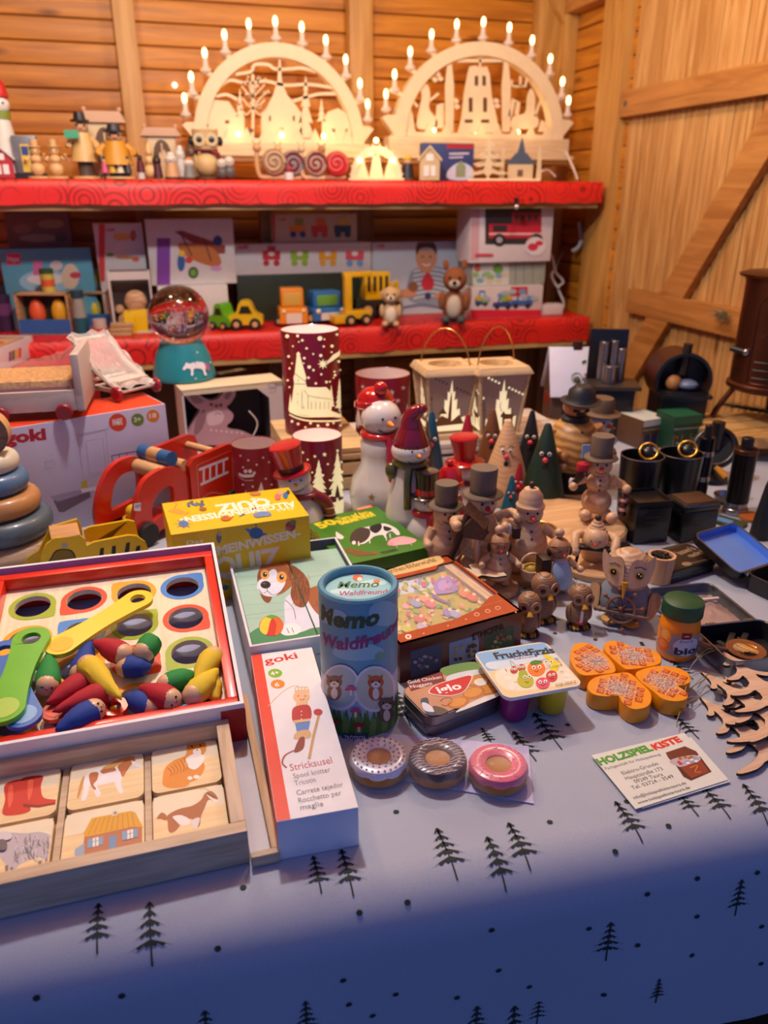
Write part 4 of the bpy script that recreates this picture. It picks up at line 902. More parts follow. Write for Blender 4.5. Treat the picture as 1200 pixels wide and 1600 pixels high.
# --- stack of laser cut fir trees at the right edge
ply=wood('#d6b79c','#c6a284','x',3); burnt=mat('#3a241a',.7)
def firpoly(h,w,n=4):
    L=[(0,h)]
    for k in range(n):
        y=h*(1-(k+1)/n*.86); ww=w*(k+1.2)/(n+.2); L+=[(ww*.22,y+h*.115),(ww*.5,y+h*.045),(ww*.85,y+h*.012),(ww,y-h*.004),(ww*.93,y-h*.028),(ww*.62,y-h*.034),(ww*.42,y-h*.012),(ww*.26,y+h*.008)]
    R_=[(w*.06,h*.08),(w*.06,0)]
    P_=L+R_; return P_+[(-x,y) for x,y in P_[::-1]][:-1]
fp=firpoly(.120,.054)
for k,(px,py,a,z) in enumerate(((1240,1205,6,.002),(1232,1172,-10,.0062),(1250,1150,12,.0105),(1238,1120,-5,.0150))):
    p=P(px,py,z); t=thing('laser_cut_tree_ornament','flat laser cut wooden fir ornament, '+('lowest and nearest','second from the bottom','second from the top','topmost and farthest')[k]+' of its pile','ornament',(p.x,p.y,z),rad(a),'pile of wooden fir ornaments')
    m=MB(); m.prism(catmull(fp,2),0,.0032,ply,None,burnt); m.obj('tree_shape',t); m=MB(); q=.118; m.tube([(-.002,q,.0036),(-.02,q-.004,.007),(-.045,q-.016,.005),(-.06,q-.03,.004),(-.05,q-.02,.006),(-.02,q-.0,.008),(0,q,.0038)],.0004,mat('#a8935f',.8),n=5,smooth=3); m.obj('string',t)
# --- four owls
def owl(lab,px,py,yt,turn,candle=False):
    p=P(px,py,0); H_=ZT(p,yt); u=H_; t=thing('owl_figure',lab,'owl figure',(p.x,p.y,.001),facing(p,turn),'small turned wood owls'); st=mat('#a77e5c',.45,'rings',c2='#6a4632',sc=3)
    m=MB(); m.lathe([(0,.06*u),(.17*u,.08*u),(.24*u,.22*u),(.25*u,.36*u),(.2*u,.5*u),(.13*u,.58*u),(0,.6*u)],st,None,24); m.obj('body',t)
    m=MB(); m.ball(0,0,.77*u,.25*u,st,n=24,rz=.235*u); hd=m.obj('head',t)
    for s in (-1,1):
        m=MB(); T=Tr(s*.12*u,-.215*u,.75*u)@Rz(s*24)@Rx(88); m.lathe([(0,0),(.13*u,0),(.13*u,.02*u),(0,.028*u)],mat('#a8835f',.5),T,18); m.lathe([(0,.03*u),(.06*u,.028*u),(.06*u,.036*u),(0,.036*u)],mat('#7a3c14',.35),T,16); m.lathe([(0,.037*u),(.04*u,.037*u),(.035*u,.05*u),(0,.052*u)],mat('#160c08',.2),T,14); m.obj('eye',hd)
    m=MB(); m.cyl((0,-.22*u,.70*u),(0,-.33*u,.58*u),.045*u,mat('#c8962c',.4),r2=.004,n=10); m.obj('beak',hd)
    for s in (-1,1):
        m=MB(); m.ball(s*.235*u,0,.34*u,.05*u,mat('#8a6448',.5),ry=.12*u,rz=.2*u,n=14); m.obj('wing',t)
    m=MB(); mt=mat('#2a1a10',.6)
    for i in range(-3,4): m.ball(i*.07*u,-.13*u-.02*u*(3-abs(i)),.045*u,.05*u,mat('#b8862c',.5) if abs(i)<3 and i else mt,ry=.1*u,n=8)
    m.prism(circ(0,-.02*u,.26*u,.24*u,n=14),0,.05*u,mt); m.obj('feet',t)
    if candle:
        m=MB(); m.cyl((-.04*u,-.29*u,.24*u),(-.04*u,-.29*u,.52*u),.032*u,mat('#e6ded8',.5),n=10); m.cyl((-.04*u,-.29*u,.21*u),(-.04*u,-.29*u,.24*u),.07*u,mat('#a81c34',.4),n=12); m.ball(-.04*u,-.29*u,.57*u,.022*u,mat('#e8b81c',.4),rz=.05*u,n=8); m.obj('candle',t)
    return t
owl('small wooden owl nearest the orange puzzle box corner',823,990,927,8)
owl('small wooden owl standing behind another, beside the aproned snowman',845,968,897,28)
owl('small wooden owl holding a white candle, alone on the cloth',902,978,915,22,True)
p=P(972,965,0); u=ZT(p,858)
t=thing('owl_figure','large wooden owl in a grey-blue jumper holding a ship wheel','owl figure',(p.x,p.y,.001),facing(p,-4)); pal=wood('#d9b690','#c9a27a','z',2)
m=MB(); m.lathe([(0,.03*u),(.18*u,.04*u),(.30*u,.14*u),(.335*u,.28*u),(.31*u,.42*u),(.22*u,.54*u),(0,.56*u)],mat('#78818f',.7,'cloth'),None,30); m.obj('jumper_body',t)
m=MB(); m.lathe([(0,.46*u),(.22*u,.47*u),(.28*u,.6*u),(.27*u,.75*u),(.2*u,.92*u),(.08*u,.99*u),(0,1.0*u)],mat('#d9b690',.45,'rings',c2='#b08a6c',sc=1.5),None,30); hd=m.obj('head',t)
for s in (-1,1):
    m=MB(); T=Tr(s*.03*u,-.27*u,.60*u)@Rz(s*14)@Rx(84); sh=[(0,0),(.11,-.02),(.22,.05),(.285,.19),(.30,.41),(.20,.33),(.08,.36),(.01,.26)]
    m.prism(catmull([(s*x*u,y*u) for x,y in sh],4),0,.022*u,wood('#dcbc94','#cfab82','z',2),T,mat('#6a452c',.6)); Tq=T@Tr(s*.13*u,.15*u,.022*u)
    m.lathe([(0,0),(.062*u,0),(.062*u,.008*u),(0,.008*u)],mat('#c8a24a',.4),Tq,18); m.lathe([(0,.009*u),(.042*u,.009*u),(.03*u,.03*u),(0,.034*u)],mat('#2a0e06',.2),Tq,16); m.ball(.012*u,.012*u,.034*u,.009*u,mat('#f0ece4',.3),Tq,8)
    m.tube([(s*.06*u,.25*u,.024*u),(s*.13*u,.27*u,.024*u),(s*.2*u,.24*u,.024*u)],.006*u,mat('#3a241a',.6),T,5); m.obj('feathered_eye_disc',hd)
m=MB(); m.cyl((0,-.30*u,.66*u),(0,-.34*u,.44*u),.04*u,mat('#c8962c',.35),r2=.008*u,n=10); m.obj('beak',hd)
for s in (-1,1):
    m=MB(); T=Tr(s*.34*u,-.10*u,.30*u)@Rz(s*30)@Rx(80)@Rz(s*-18); m.prism(catmull([(s*x*u,y*u) for x,y in ((-.07,.14),(.06,.16),(.1,0),(.06,-.16),(.0,-.2),(-.04,-.1))],4),0,.03*u,wood('#c9a67c','#a07a58','z',2),T,mat('#4a3020',.6)); m.obj('wing',t)
m=MB(); T=Tr(0,-.36*u,.30*u)@Rx(76); m.torus(0,0,0,.17*u,.022*u,mat('#7a5a48',.5),T,26,8); m.ball(0,0,0,.045*u,mat('#5a3022',.4),T,12)
for k in range(8): a=2*PI*k/8+.2; m.cyl((0,0,0),(.25*u*cs(a),.25*u*sn(a),0),.012*u,mat('#6a4432',.5),T,n=6); m.ball(.26*u*cs(a),.26*u*sn(a),0,.03*u,mat('#8a5a44',.5),T,8)
m.obj('ship_wheel',t)
m=MB(); m.box(-.33*u,-.40*u,.24*u,.33*u,-.33*u,.27*u,mat('#7a6458',.6)); m.obj('wheel_bar',t)
for s in (-1,1): m=MB(); m.ball(s*.13*u,-.2*u,.05*u,.12*u,mat('#b8862c',.5),ry=.12*u,rz=.05*u,n=14); m.obj('foot',t)
# ================================================================== MIDDLE OF THE TABLE
# --- woodland fairy-tale picture cubes box
t,w,d,h=boxpx('picture_cube_box','flat brown fairy tale picture cube box with a clear window','box',(625,1008),(817,955),(585,893),.050,.0005)
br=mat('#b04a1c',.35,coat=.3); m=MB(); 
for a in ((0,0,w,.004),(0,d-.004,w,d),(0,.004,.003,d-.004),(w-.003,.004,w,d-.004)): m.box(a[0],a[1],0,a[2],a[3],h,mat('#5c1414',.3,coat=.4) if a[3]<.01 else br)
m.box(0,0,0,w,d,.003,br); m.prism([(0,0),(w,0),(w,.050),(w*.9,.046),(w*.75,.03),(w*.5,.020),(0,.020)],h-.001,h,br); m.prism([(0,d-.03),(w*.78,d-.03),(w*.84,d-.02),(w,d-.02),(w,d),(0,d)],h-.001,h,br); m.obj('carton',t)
m=MB(); m.box(.014,.022,.004,w-.022,d-.030,h-.006,wood('#d8b890','#c8a070','x',2)); m.obj('cube_block',t)
m=MB(); tw2=wood('#dcbb90','#c9a272','y',2); m.box(w-.018,.004,.003,w-.006,d-.006,h-.003,tw2,b=.001); m.box(.004,.02,.003,.010,d-.03,h-.004,tw2); m.obj('wooden_tray_edge',t)
m=MB(); f=Face(t,Tr(0,0,h-.006),.000012); f.clip=(.0145,.0225,w-.0225,d-.0305)
f.poly(m,'#b8a82c',[(.0,.0),(w,0),(w,d),(0,d)],px=False); f.poly(m,'#c8d4e4',[(620,905),(668,902),(690,915),(650,925),(620,930)]); 
for x,y in ((650,918),(656,905),(662,908)): f.poly(m,'#8a93b8',[(x-3,y+9),(x-3,y),(x,y-6),(x+3,y),(x+3,y+9)])
rr=random.Random(11)
for _ in range(150): 
    x,y=rr.uniform(620,770),rr.uniform(900,985); f.ell(m,rr.choice(('#5f8a34','#8fa83a','#c8b83a','#d88a4a','#c8526a','#d8a0a8','#e0c890','#7a9a4a')),x,y,rr.uniform(2,6),rr.uniform(1.5,4),rr.uniform(0,90))
f.poly(m,'#9c78c4',[(678,915),(690,903),(708,905),(716,918),(712,926),(690,930),(680,928)],True); f.poly(m,'#b394d2',[(684,914),(694,908),(706,914),(700,922),(688,924)],True); f.poly(m,'#7a58a8',[(674,928),(690,938),(704,944),(696,944),(678,936)],True); f.ell(m,'#e8c0a0',692,902,3,3); f.poly(m,'#d8a84a',[(688,900),(692,896),(697,901),(694,903)],True)
for _ in range(30):
    x,y=rr.uniform(690,740),rr.uniform(895,925); f.ell(m,rr.choice(('#c8465a','#6a9a3a','#e0a0a0')),x,y,2.2,1.6)
for x,y,c in ((664,938,'#e09a6a'),(650,945,'#8a9ac8'),(672,946,'#d86a7a'),(700,960,'#8a7ab8'),(712,962,'#a8a8d0'),(655,970,'#c85a4a'),(660,982,'#b8b0d0'),(725,930,'#e0762c'),(738,936,'#d85a2c'),(635,985,'#c8c02c')): f.ell(m,c,x,y,9,6,20); f.ell(m,'#ead0b4',x+3,y-5,3,2.4); f.line(m,'#5a4438',[(x-7,y+3),(x,y+5),(x+7,y+2)],.0005)
m.obj('printed_picture',t)
m=MB(); f=Face(t,F_top(h)); f.k=2; f.poly(m,'#d9b878',[(600,893),(676,870),(690,872),(686,882),(605,901)],True); f.text(m,'Märchen-Bilderwürfel',(602,898),(683,877),7,'#5a3418',.01)
f.poly(m,'#c8966a',[(745,962),(748,955)]+[(745+72*q/10,958-22*sn(PI*q/20)) for q in range(10)]+[(817,956)]) if False else None
for x in (745,762,778): f.ell(m,'#d8a084',x,960-(x-745)*.3,4.5,3); f.ell(m,'#b04a1c',x,960-(x-745)*.3,3.2,2)
f.ell(m,'#f0e0d4',638,995,5,4); f.ell(m,'#c8622c',638,995,2.4,2); f.line(m,'#d8a084',[(745,950),(785,938)],.0004,sm=False)
for x,y in ((662,990),(700,978),(728,968),(806,957),(670,885)): f.ell(m,'#e8c090',x,y,1.4,1)
g=Face(t,F_front()); 
g.poly(m,'#4a5470',[(642,1018),(690,1004),(690,1045),(642,1060)]); g.poly(m,'#8fa4c4',[(702,1005),(748,992),(748,1028),(702,1042)]); g.poly(m,'#37573a',[(757,992),(803,976),(803,1012),(757,1026)])
for _ in range(46):
    k=rr.randint(0,2); x0,y0=((646,1025),(706,1010),(761,994))[k]; x=x0+rr.uniform(2,36); g.ell(m,rr.choice((('#a88a9a','#6a7a9a','#c8b0a8'),('#4a4030','#7a5a3a','#c8a060'),('#6a8a4a','#a8503a','#c8b070'))[k]),x,y0-(x-x0)*.3+rr.uniform(4,24),3,2.4)
g.text(m,'ETHCPPA',(738,1000),(788,982),8,'#3a0c10',.02); m.obj('lettering_and_pictures',t)
m=MB(); m.box(.006,.016,h-.0025,w-.004,d-.02,h-.0021,mat('#ffffff',.06,'film',alpha=.10)); m.obj('clear_window',t)
# --- yellow quiz box
t,w,d,h=boxpx('quiz_box','yellow general knowledge quiz box lettered upside down on top','box',(268,835),(482,805),(250,787),.105,.0005)
yl=mat('#e3bb12',.42); m=MB(); m.box(0,0,0,w,d,h-.03,yl,b=.0008); m.obj('carton',t); m=MB(); m.box(-.001,-.001,h-.03 if False else .004,w+.001,d+.001,h,yl,b=.0012); m.obj('lid',t)
m=MB(); f=Face(t,Tr(0,0,h)); wh='#f0e8d4'
f.text(m,'DAS',(456,792),(431,796),4,wh,.01); f.text(m,'ALLGEMEINWISSEN-',(459,783),(280,809),9,wh,.04); f.text(m,'QUIZ',(418,778),(334,790),12,wh,.05)
g=Face(t,Tr(0,-.001,0)@Rx(90)); g.text(m,'Das',(292,852),(318,848),7,wh,.01); g.text(m,'ALLGEMEINWISSEN-',(274,882),(470,838),13,'#e0d8c4',.04); g.text(m,'QUIZ',(336,904),(440,884),30,'#e0d8c4',.04)
m.obj('lettering',t)
m=MB(); f.k=4; g.k=4
f.ell(m,'#d8824a',278,800,7,3); f.line(m,'#d8624a',[(270,797),(276,788),(272,785)],.0012); f.line(m,'#d8624a',[(284,800),(290,804),(294,800)],.0015); f.poly(m,'#e09a3a',[(262,799),(272,795),(284,797),(290,802),(280,804)],True)
for _ in range(22): f.ell(m,rr.choice(('#3a5a9a','#4a7aba','#5a6a5a')),rr.uniform(293,322),rr.uniform(783,792),2.4,1.8)
f.ell(m,'#9a5a2a',317,796,6,3); f.ell(m,'#5a78b0',287,819,8,5); 
for q in range(8): a=q*PI/4; f.line(m,'#4a68a0',[(287,819),(287+14*cs(a),819+8*sn(a))],.0008,sm=False)
f.poly(m,'#b8622c',[(345,811),(352,806),(360,809),(366,806),(358,814),(348,814)],True); f.poly(m,'#6a88b8',[(396,804),(408,800),(420,801),(424,806),(412,808),(400,809)],True); f.poly(m,'#4a68a0',[(372,809),(380,803),(384,804)]) 
f.ell(m,'#c86a6a',434,777,5,5); f.ell(m,'#d8a08a',438,771,4,3); f.ell(m,'#3a6aa8',446,775,4,5); f.ell(m,'#2a3a4a',450,770,3,3); f.ell(m,'#b87a2c',399,772,9,3)
g.ell(m,'#2a5a9a',400,833,11,9); g.poly(m,'#3a70b0',[(392,836),(382,826),(390,826)]); g.poly(m,'#3a70b0',[(410,832),(418,834),(410,838)]); g.line(m,'#26456a',[(400,824),(400,818)],.0012,sm=False)
g.ell(m,'#8a3a4a',454,822,8,8); g.ell(m,'#6a7a3a',458,816,5,4); g.ell(m,'#b05a6a',450,826,4,3); g.ell(m,'#6a6a7a',342,840,4,9); g.ell(m,'#b8a08a',343,834,3,4); g.ell(m,'#3a68a8',352,918,6,4)
m.obj('printed_animals',t)
# --- green farm animal quiz box
t,w,d,h=boxpx('farm_animal_quiz_box','green farm animal card game box with a cow on the lid','box',(541,883),(672,854),(482,811),.040,.0005)
gn=mat('#3f7c1a',.45); m=MB(); m.box(0,0,0,w,d,h,gn,b=.0008); m.obj('carton',t)
m=MB(); f=Face(t,F_top(h)); f.poly(m,'#d8502c',[(556,794),(580,789),(583,792),(558,798)]); f.text(m,'WISSEN',(559,797),(580,792),3,'#f0d8a0',.01)
f.text(m,'50',(501,826),(529,817),10,'#e8d020',.05); f.text(m,'Tiere auf dem',(530,814),(578,802),6,'#e8d020',.03); f.text(m,'Bauernhof',(533,820),(589,805),8,'#e8d020',.04)
f.text(m,'moses.',(598,866),(624,860),6,'#14240c',.03); g=Face(t,F_left(d)); g.text(m,'50',(484,838),(500,846),11,'#c8b81c',.05); m.obj('lettering',t)
m=MB(); f.k=3
f.poly(m,'#e6e2e0',[(550,836),(562,826),(580,822),(600,818),(618,825),(625,834),(620,836),(612,830),(604,834),(602,841),(598,836),(585,838),(576,845),(566,850),(552,848)],True); f.poly(m,'#3a2a24',[(549,834),(560,825),(576,826),(578,836),(570,846),(556,850),(547,846)],True)
f.poly(m,'#1c1a1c',[(578,823),(594,818),(596,826),(588,833),(580,830)],True); f.poly(m,'#1c1a1c',[(600,822),(612,826),(606,830),(600,828)],True); f.ell(m,'#e6e2e0',553,848,3,3)
for x,y in ((560,846),(577,842),(603,838),(609,834)): f.line(m,'#d8d4d0',[(x,y),(x+1,y+7)],.0016,sm=False)
f.poly(m,'#e0aab0',[(606,849),(612,842),(630,838),(648,842),(650,846),(640,850),(622,852),(614,853)],True); f.ell(m,'#d89aa4',610,850,5,3); f.line(m,'#c88a94',[(620,852),(620,856)],.0014,sm=False); f.line(m,'#c88a94',[(642,848),(643,853)],.0014,sm=False)
f.poly(m,'#7a5224',[(538,860),(545,857),(562,860),(580,864),(586,862),(588,866),(576,868),(556,868)],True); f.ell(m,'#b83a1c',586,864,2.4,2); f.poly(m,'#dcd8d4',[(525,831),(530,834),(537,839),(534,843),(526,840)],True); m.obj('printed_animals',t)
# --- crates used as risers
def crate(lab,x0,y0,x1,y1,z,c,c2):
    t=thing('crate_riser',lab,'crate',(x0,y0,.0005),0); w,d=x1-x0,y1-y0; mt=wood(c,c2,'x',1.2)
    m=MB(); n=max(2,int(d/.07)); 
    for i in range(n): m.box(0,d*i/n+.002,z-.011,w,d*(i+1)/n-.002,z-.0005,mt,b=.001)
    m.obj('slatted_top',t)
    m=MB(); k=0; zz=.002
    while zz<z-.014: m.box(0,0,zz,w,.008,min(zz+.022,z-.012),mt,b=.001); m.box(0,d-.008,zz,w,d,min(zz+.022,z-.012),mt,b=.001); zz+=.028
    for x in (.0,w-.012): m.box(x,.008,.0,x+.012,.02,z-.012,mt); m.box(x,d-.02,0,x+.012,d-.008,z-.012,mt); m.box(x+.001,.02,.01,x+.009,d-.02,z-.013,mt)
    m.obj('slatted_sides',t)
crate('pale wooden slatted crate under the tall church lamp',.205,1.275,.352,1.50,.080,'#d9bc8c','#c4a06c')
crate('whitewashed slatted crate carrying the two square lanterns',.356,1.335,.80,1.54,.050,'#d6cdc4','#c2b5a8')
# --- red printed cylinder lamps
class Cyl(Face):
    def __init__(s,c,R,rz,zb=0,dz=.00003): s.T=Matrix.Identity(4); s.dz=dz; s.k=1; s.clip=None; s.c=c; s.R=R; s.rz=rz; s.zb=zb
    def px(s,x,y):
        r=ray(x,y); o=CP-Vector((s.c.x,s.c.y,0)); a=r.x**2+r.y**2; bb=o.x*r.x+o.y*r.y; cc=o.x**2+o.y**2-s.R**2
        D=max(0,bb*bb-a*cc); q=(-bb-math.sqrt(D))/a; p=o+r*q; lx=p.x*cs(s.rz)+p.y*sn(s.rz); ly=-p.x*sn(s.rz)+p.y*cs(s.rz)
        return (s.R*math.atan2(lx,-ly),p.z-s.zb)
redl=mat('#7c0c1a',.3,em=.05,coat=.4); redd=mat('#840c18',.4,coat=.1)
def redlamp(lab,px,pyb,pyt,wpx,z,glow,zoff=0):
    p=P(px,pyb,z); dr=Vector((p.x,p.y,0)).normalized(); R=mw(p,wpx)/2*1.0; c=p+dr*R
    h=ZT(Vector((p.x,p.y,z)),pyt)-z; rz=facing(c); t=thing('lantern_lamp',lab,'lamp',(c.x,c.y,z),rz)
    m=MB(); m.lathe([(0,0),(R*.97,0),(R*.97,.003),(R,.004),(R,h-.002),(R-.0006,h),(R-.0014,h-.001)],redl if glow else redd,None,56); m.obj('shade',t)
    m=MB(); m.lathe([(R-.0014,h-.001),(R-.0016,.006),(0,.006)],mat('#e8d2c8',.5,em=.38 if glow else 0),None,56); m.obj('inner_lining',t)
    if glow:
        m=MB(); m.ball(0,0,h*.3,.012,mat('#ffe6b0',.4,em=6),n=12); m.cyl((0,0,.006),(0,0,h*.3),.006,mat('#d8d0c0',.5)); m.obj('light_bulb',t)
    return t,Cyl(c,R,rz,z),R,h
def finish(m,t,R,nm='cutout_picture'): m.slice(0,.004); m.warp(lambda v:wrap(v,R)); m.obj(nm,t)
cg=mat('#fff0b8',.5,em=.5); cgo=mat('#f0d0b8',.5,em=.25); cw=mat('#e8dcd8',.5)
def star(f,m,c,x,y,r,n=5): f.poly(m,c,[(x+(r if q%2==0 else r*.42)*sn(PI*q/n),y-(r if q%2==0 else r*.42)*cs(PI*q/n)) for q in range(2*n)])
def pine(f,m,c,x,yb,h,w):
    L=[(x,yb-h)]
    for k in range(6): y=yb-h+h*.9*(k+1)/6; ww=w*(k+1)/6; L+=[(x-ww,y),(x-ww*.5,y-h*.025)]
    R_=[(2*x-a,b) for a,b in L[1:]][::-1]; f.poly(m,c,L+[(x-w*.1,yb-h*.1),(x-w*.1,yb),(x+w*.1,yb),(x+w*.1,yb-h*.1)]+R_)
def q3(*L): return [(360+X/3.75,490+Y/3.75) for X,Y in L]
t,f,R,h=redlamp('tall red lamp with a glowing church and comet picture','x' and 490,684,521,90,.0805,True)
m=MB()
f.poly(m,cg,q3((345,560),(360,520),(375,410),(370,375),(378,350),(390,240),(385,238),(398,222),(412,238),(406,240),(445,375),(440,395),(448,430),(560,430),(580,450),(590,470),(590,570),(640,590),(655,560),(655,610),(560,600),(440,595),(345,575)))
for a in (q3((345,570),(420,600),(540,602),(655,590)),q3((345,590),(440,625),(560,630),(650,620))): f.line(m,cg,a,.0028)
pine(f,m,cg,360+590/3.75,490+560/3.75,38,5.5); pine(f,m,cg,360+638/3.75,490+575/3.75,52,7); pine(f,m,cg,360+352/3.75,490+575/3.75,28,3.5)
for a in (q3((430,445),(455,480),(590,500)),q3((455,480),(455,560)),q3((420,450),(420,560)),q3((378,410),(448,412)),q3((378,350),(440,395))): f.line(m,'#5a3a28',a,.0009,sm=False)
for x in (475,500,525,550,575): f.line(m,'#6a4a30',q3((x,515),(x,560)),.0009,sm=False)
for x,y in ((398,380),(395,460),(395,510),(430,540)): f.line(m,'#5a3a28',q3((x,y),(x,y+18)),.0009,sm=False)
star(f,m,cg,360+541/3.75,490+295/3.75,8.5,8); f.poly(m,cg,q3((560,285),(600,240),(655,208),(655,235),(615,262),(568,292)))
rr=random.Random(4)
for x,y,r in [(335,132,3),(395,130,2.2),(422,156,2),(402,165,1.2),(447,203,1.8),(523,145,3.6),(549,150,1.3),(545,192,1.6),(593,190,2.4),(621,122,2),(645,135,1.6),(485,236,1.4),(528,245,2.4),(590,225,1.4),(434,260,2),(430,290,1.2),(462,312,2.6),(486,330,1.8),(531,355,1.6),(606,340,1.6),(609,360,2),(580,398,1.4),(500,408,1.8),(458,375,1.8),(350,320,1.6),(345,250,2),(340,390,1.6),(350,430,1.4),(560,400,2),(630,280,2),(640,330,1.4),(365,630,2),(400,645,2),(441,665,1.6),(470,640,2),(512,655,2),(566,648,2.4),(600,640,1.6),(524,668,1.4),(640,655,1.6),(370,190,1.3),(365,290,1.3),(650,370,1.3),(600,375,1.2)]: f.ell(m,cg,360+x/3.75,490+y/3.75,r,r)
finish(m,t,R)
t,f,R,h=redlamp('lit red lamp with snowy firs and a deer, between the ceramic snowmen',500,815,690,77,.0005,True)
m=MB(); pine(f,m,cg,498,780,62,15); pine(f,m,cg,527,785,80,16); f.poly(m,cg,[(466,790),(490,778),(510,786),(536,780),(536,800),(466,806)],True); f.line(m,cg,[(466,806),(500,800),(538,788)],.004)
dk='#5a0c10'; f.poly(m,dk,[(494,778),(498,770),(510,769),(517,768),(518,772),(513,776),(513,786),(511,786),(510,777),(500,778),(499,788),(497,788),(497,779)],True); pine(f,m,dk,527,780,24,6); f.line(m,dk,[(494,778),(496,784)],.0008,sm=False)
for x,y,r in ((473,707,3),(492,713,3),(507,710,4),(527,704,3)): star(f,m,cg,x,y,r)
for x,y in ((481,718),(512,725),(470,735),(488,738),(505,742),(533,722),(476,750),(515,750),(534,760),(468,765),(535,737)): f.ell(m,cg,x,y,1.5,1.5)
finish(m,t,R)
t,f,R,h=redlamp('unlit red lamp with a white sleigh and firs behind the yellow quiz box',405,815,702,70,.0005,False)
m=MB(); pine(f,m,cw,408,775,22,8); pine(f,m,cw,442,770,20,4); pine(f,m,cw,384,790,24,6)
for x,y in ((388,719),(401,726),(411,715),(420,722),(430,713),(434,737),(415,748),(380,730),(376,712),(440,727),(424,757),(380,757),(395,760)): f.ell(m,cw,x,y,1.6,1.6)
f.poly(m,cw,[(374,738),(380,741),(394,741),(397,736),(400,738),(396,745),(380,746),(373,742)]); f.line(m,cw,[(373,744),(382,750),(396,750)],.0008); f.ell(m,cw,384,736,3,3); f.ell(m,cw,391,736,3,3); finish(m,t,R)
t,f,R,h=redlamp('red lamp with white stars half hidden behind the tall ceramic snowman',598,700,592,86,.0505,False)
m=MB()
for x,y,r in ((567,604,3),(612,613,5),(622,626,4),(630,606,4),(575,612,2)): star(f,m,cw,x,y,r)
pine(f,m,cw,560,668,30,8); pine(f,m,cw,636,660,30,6); finish(m,t,R)
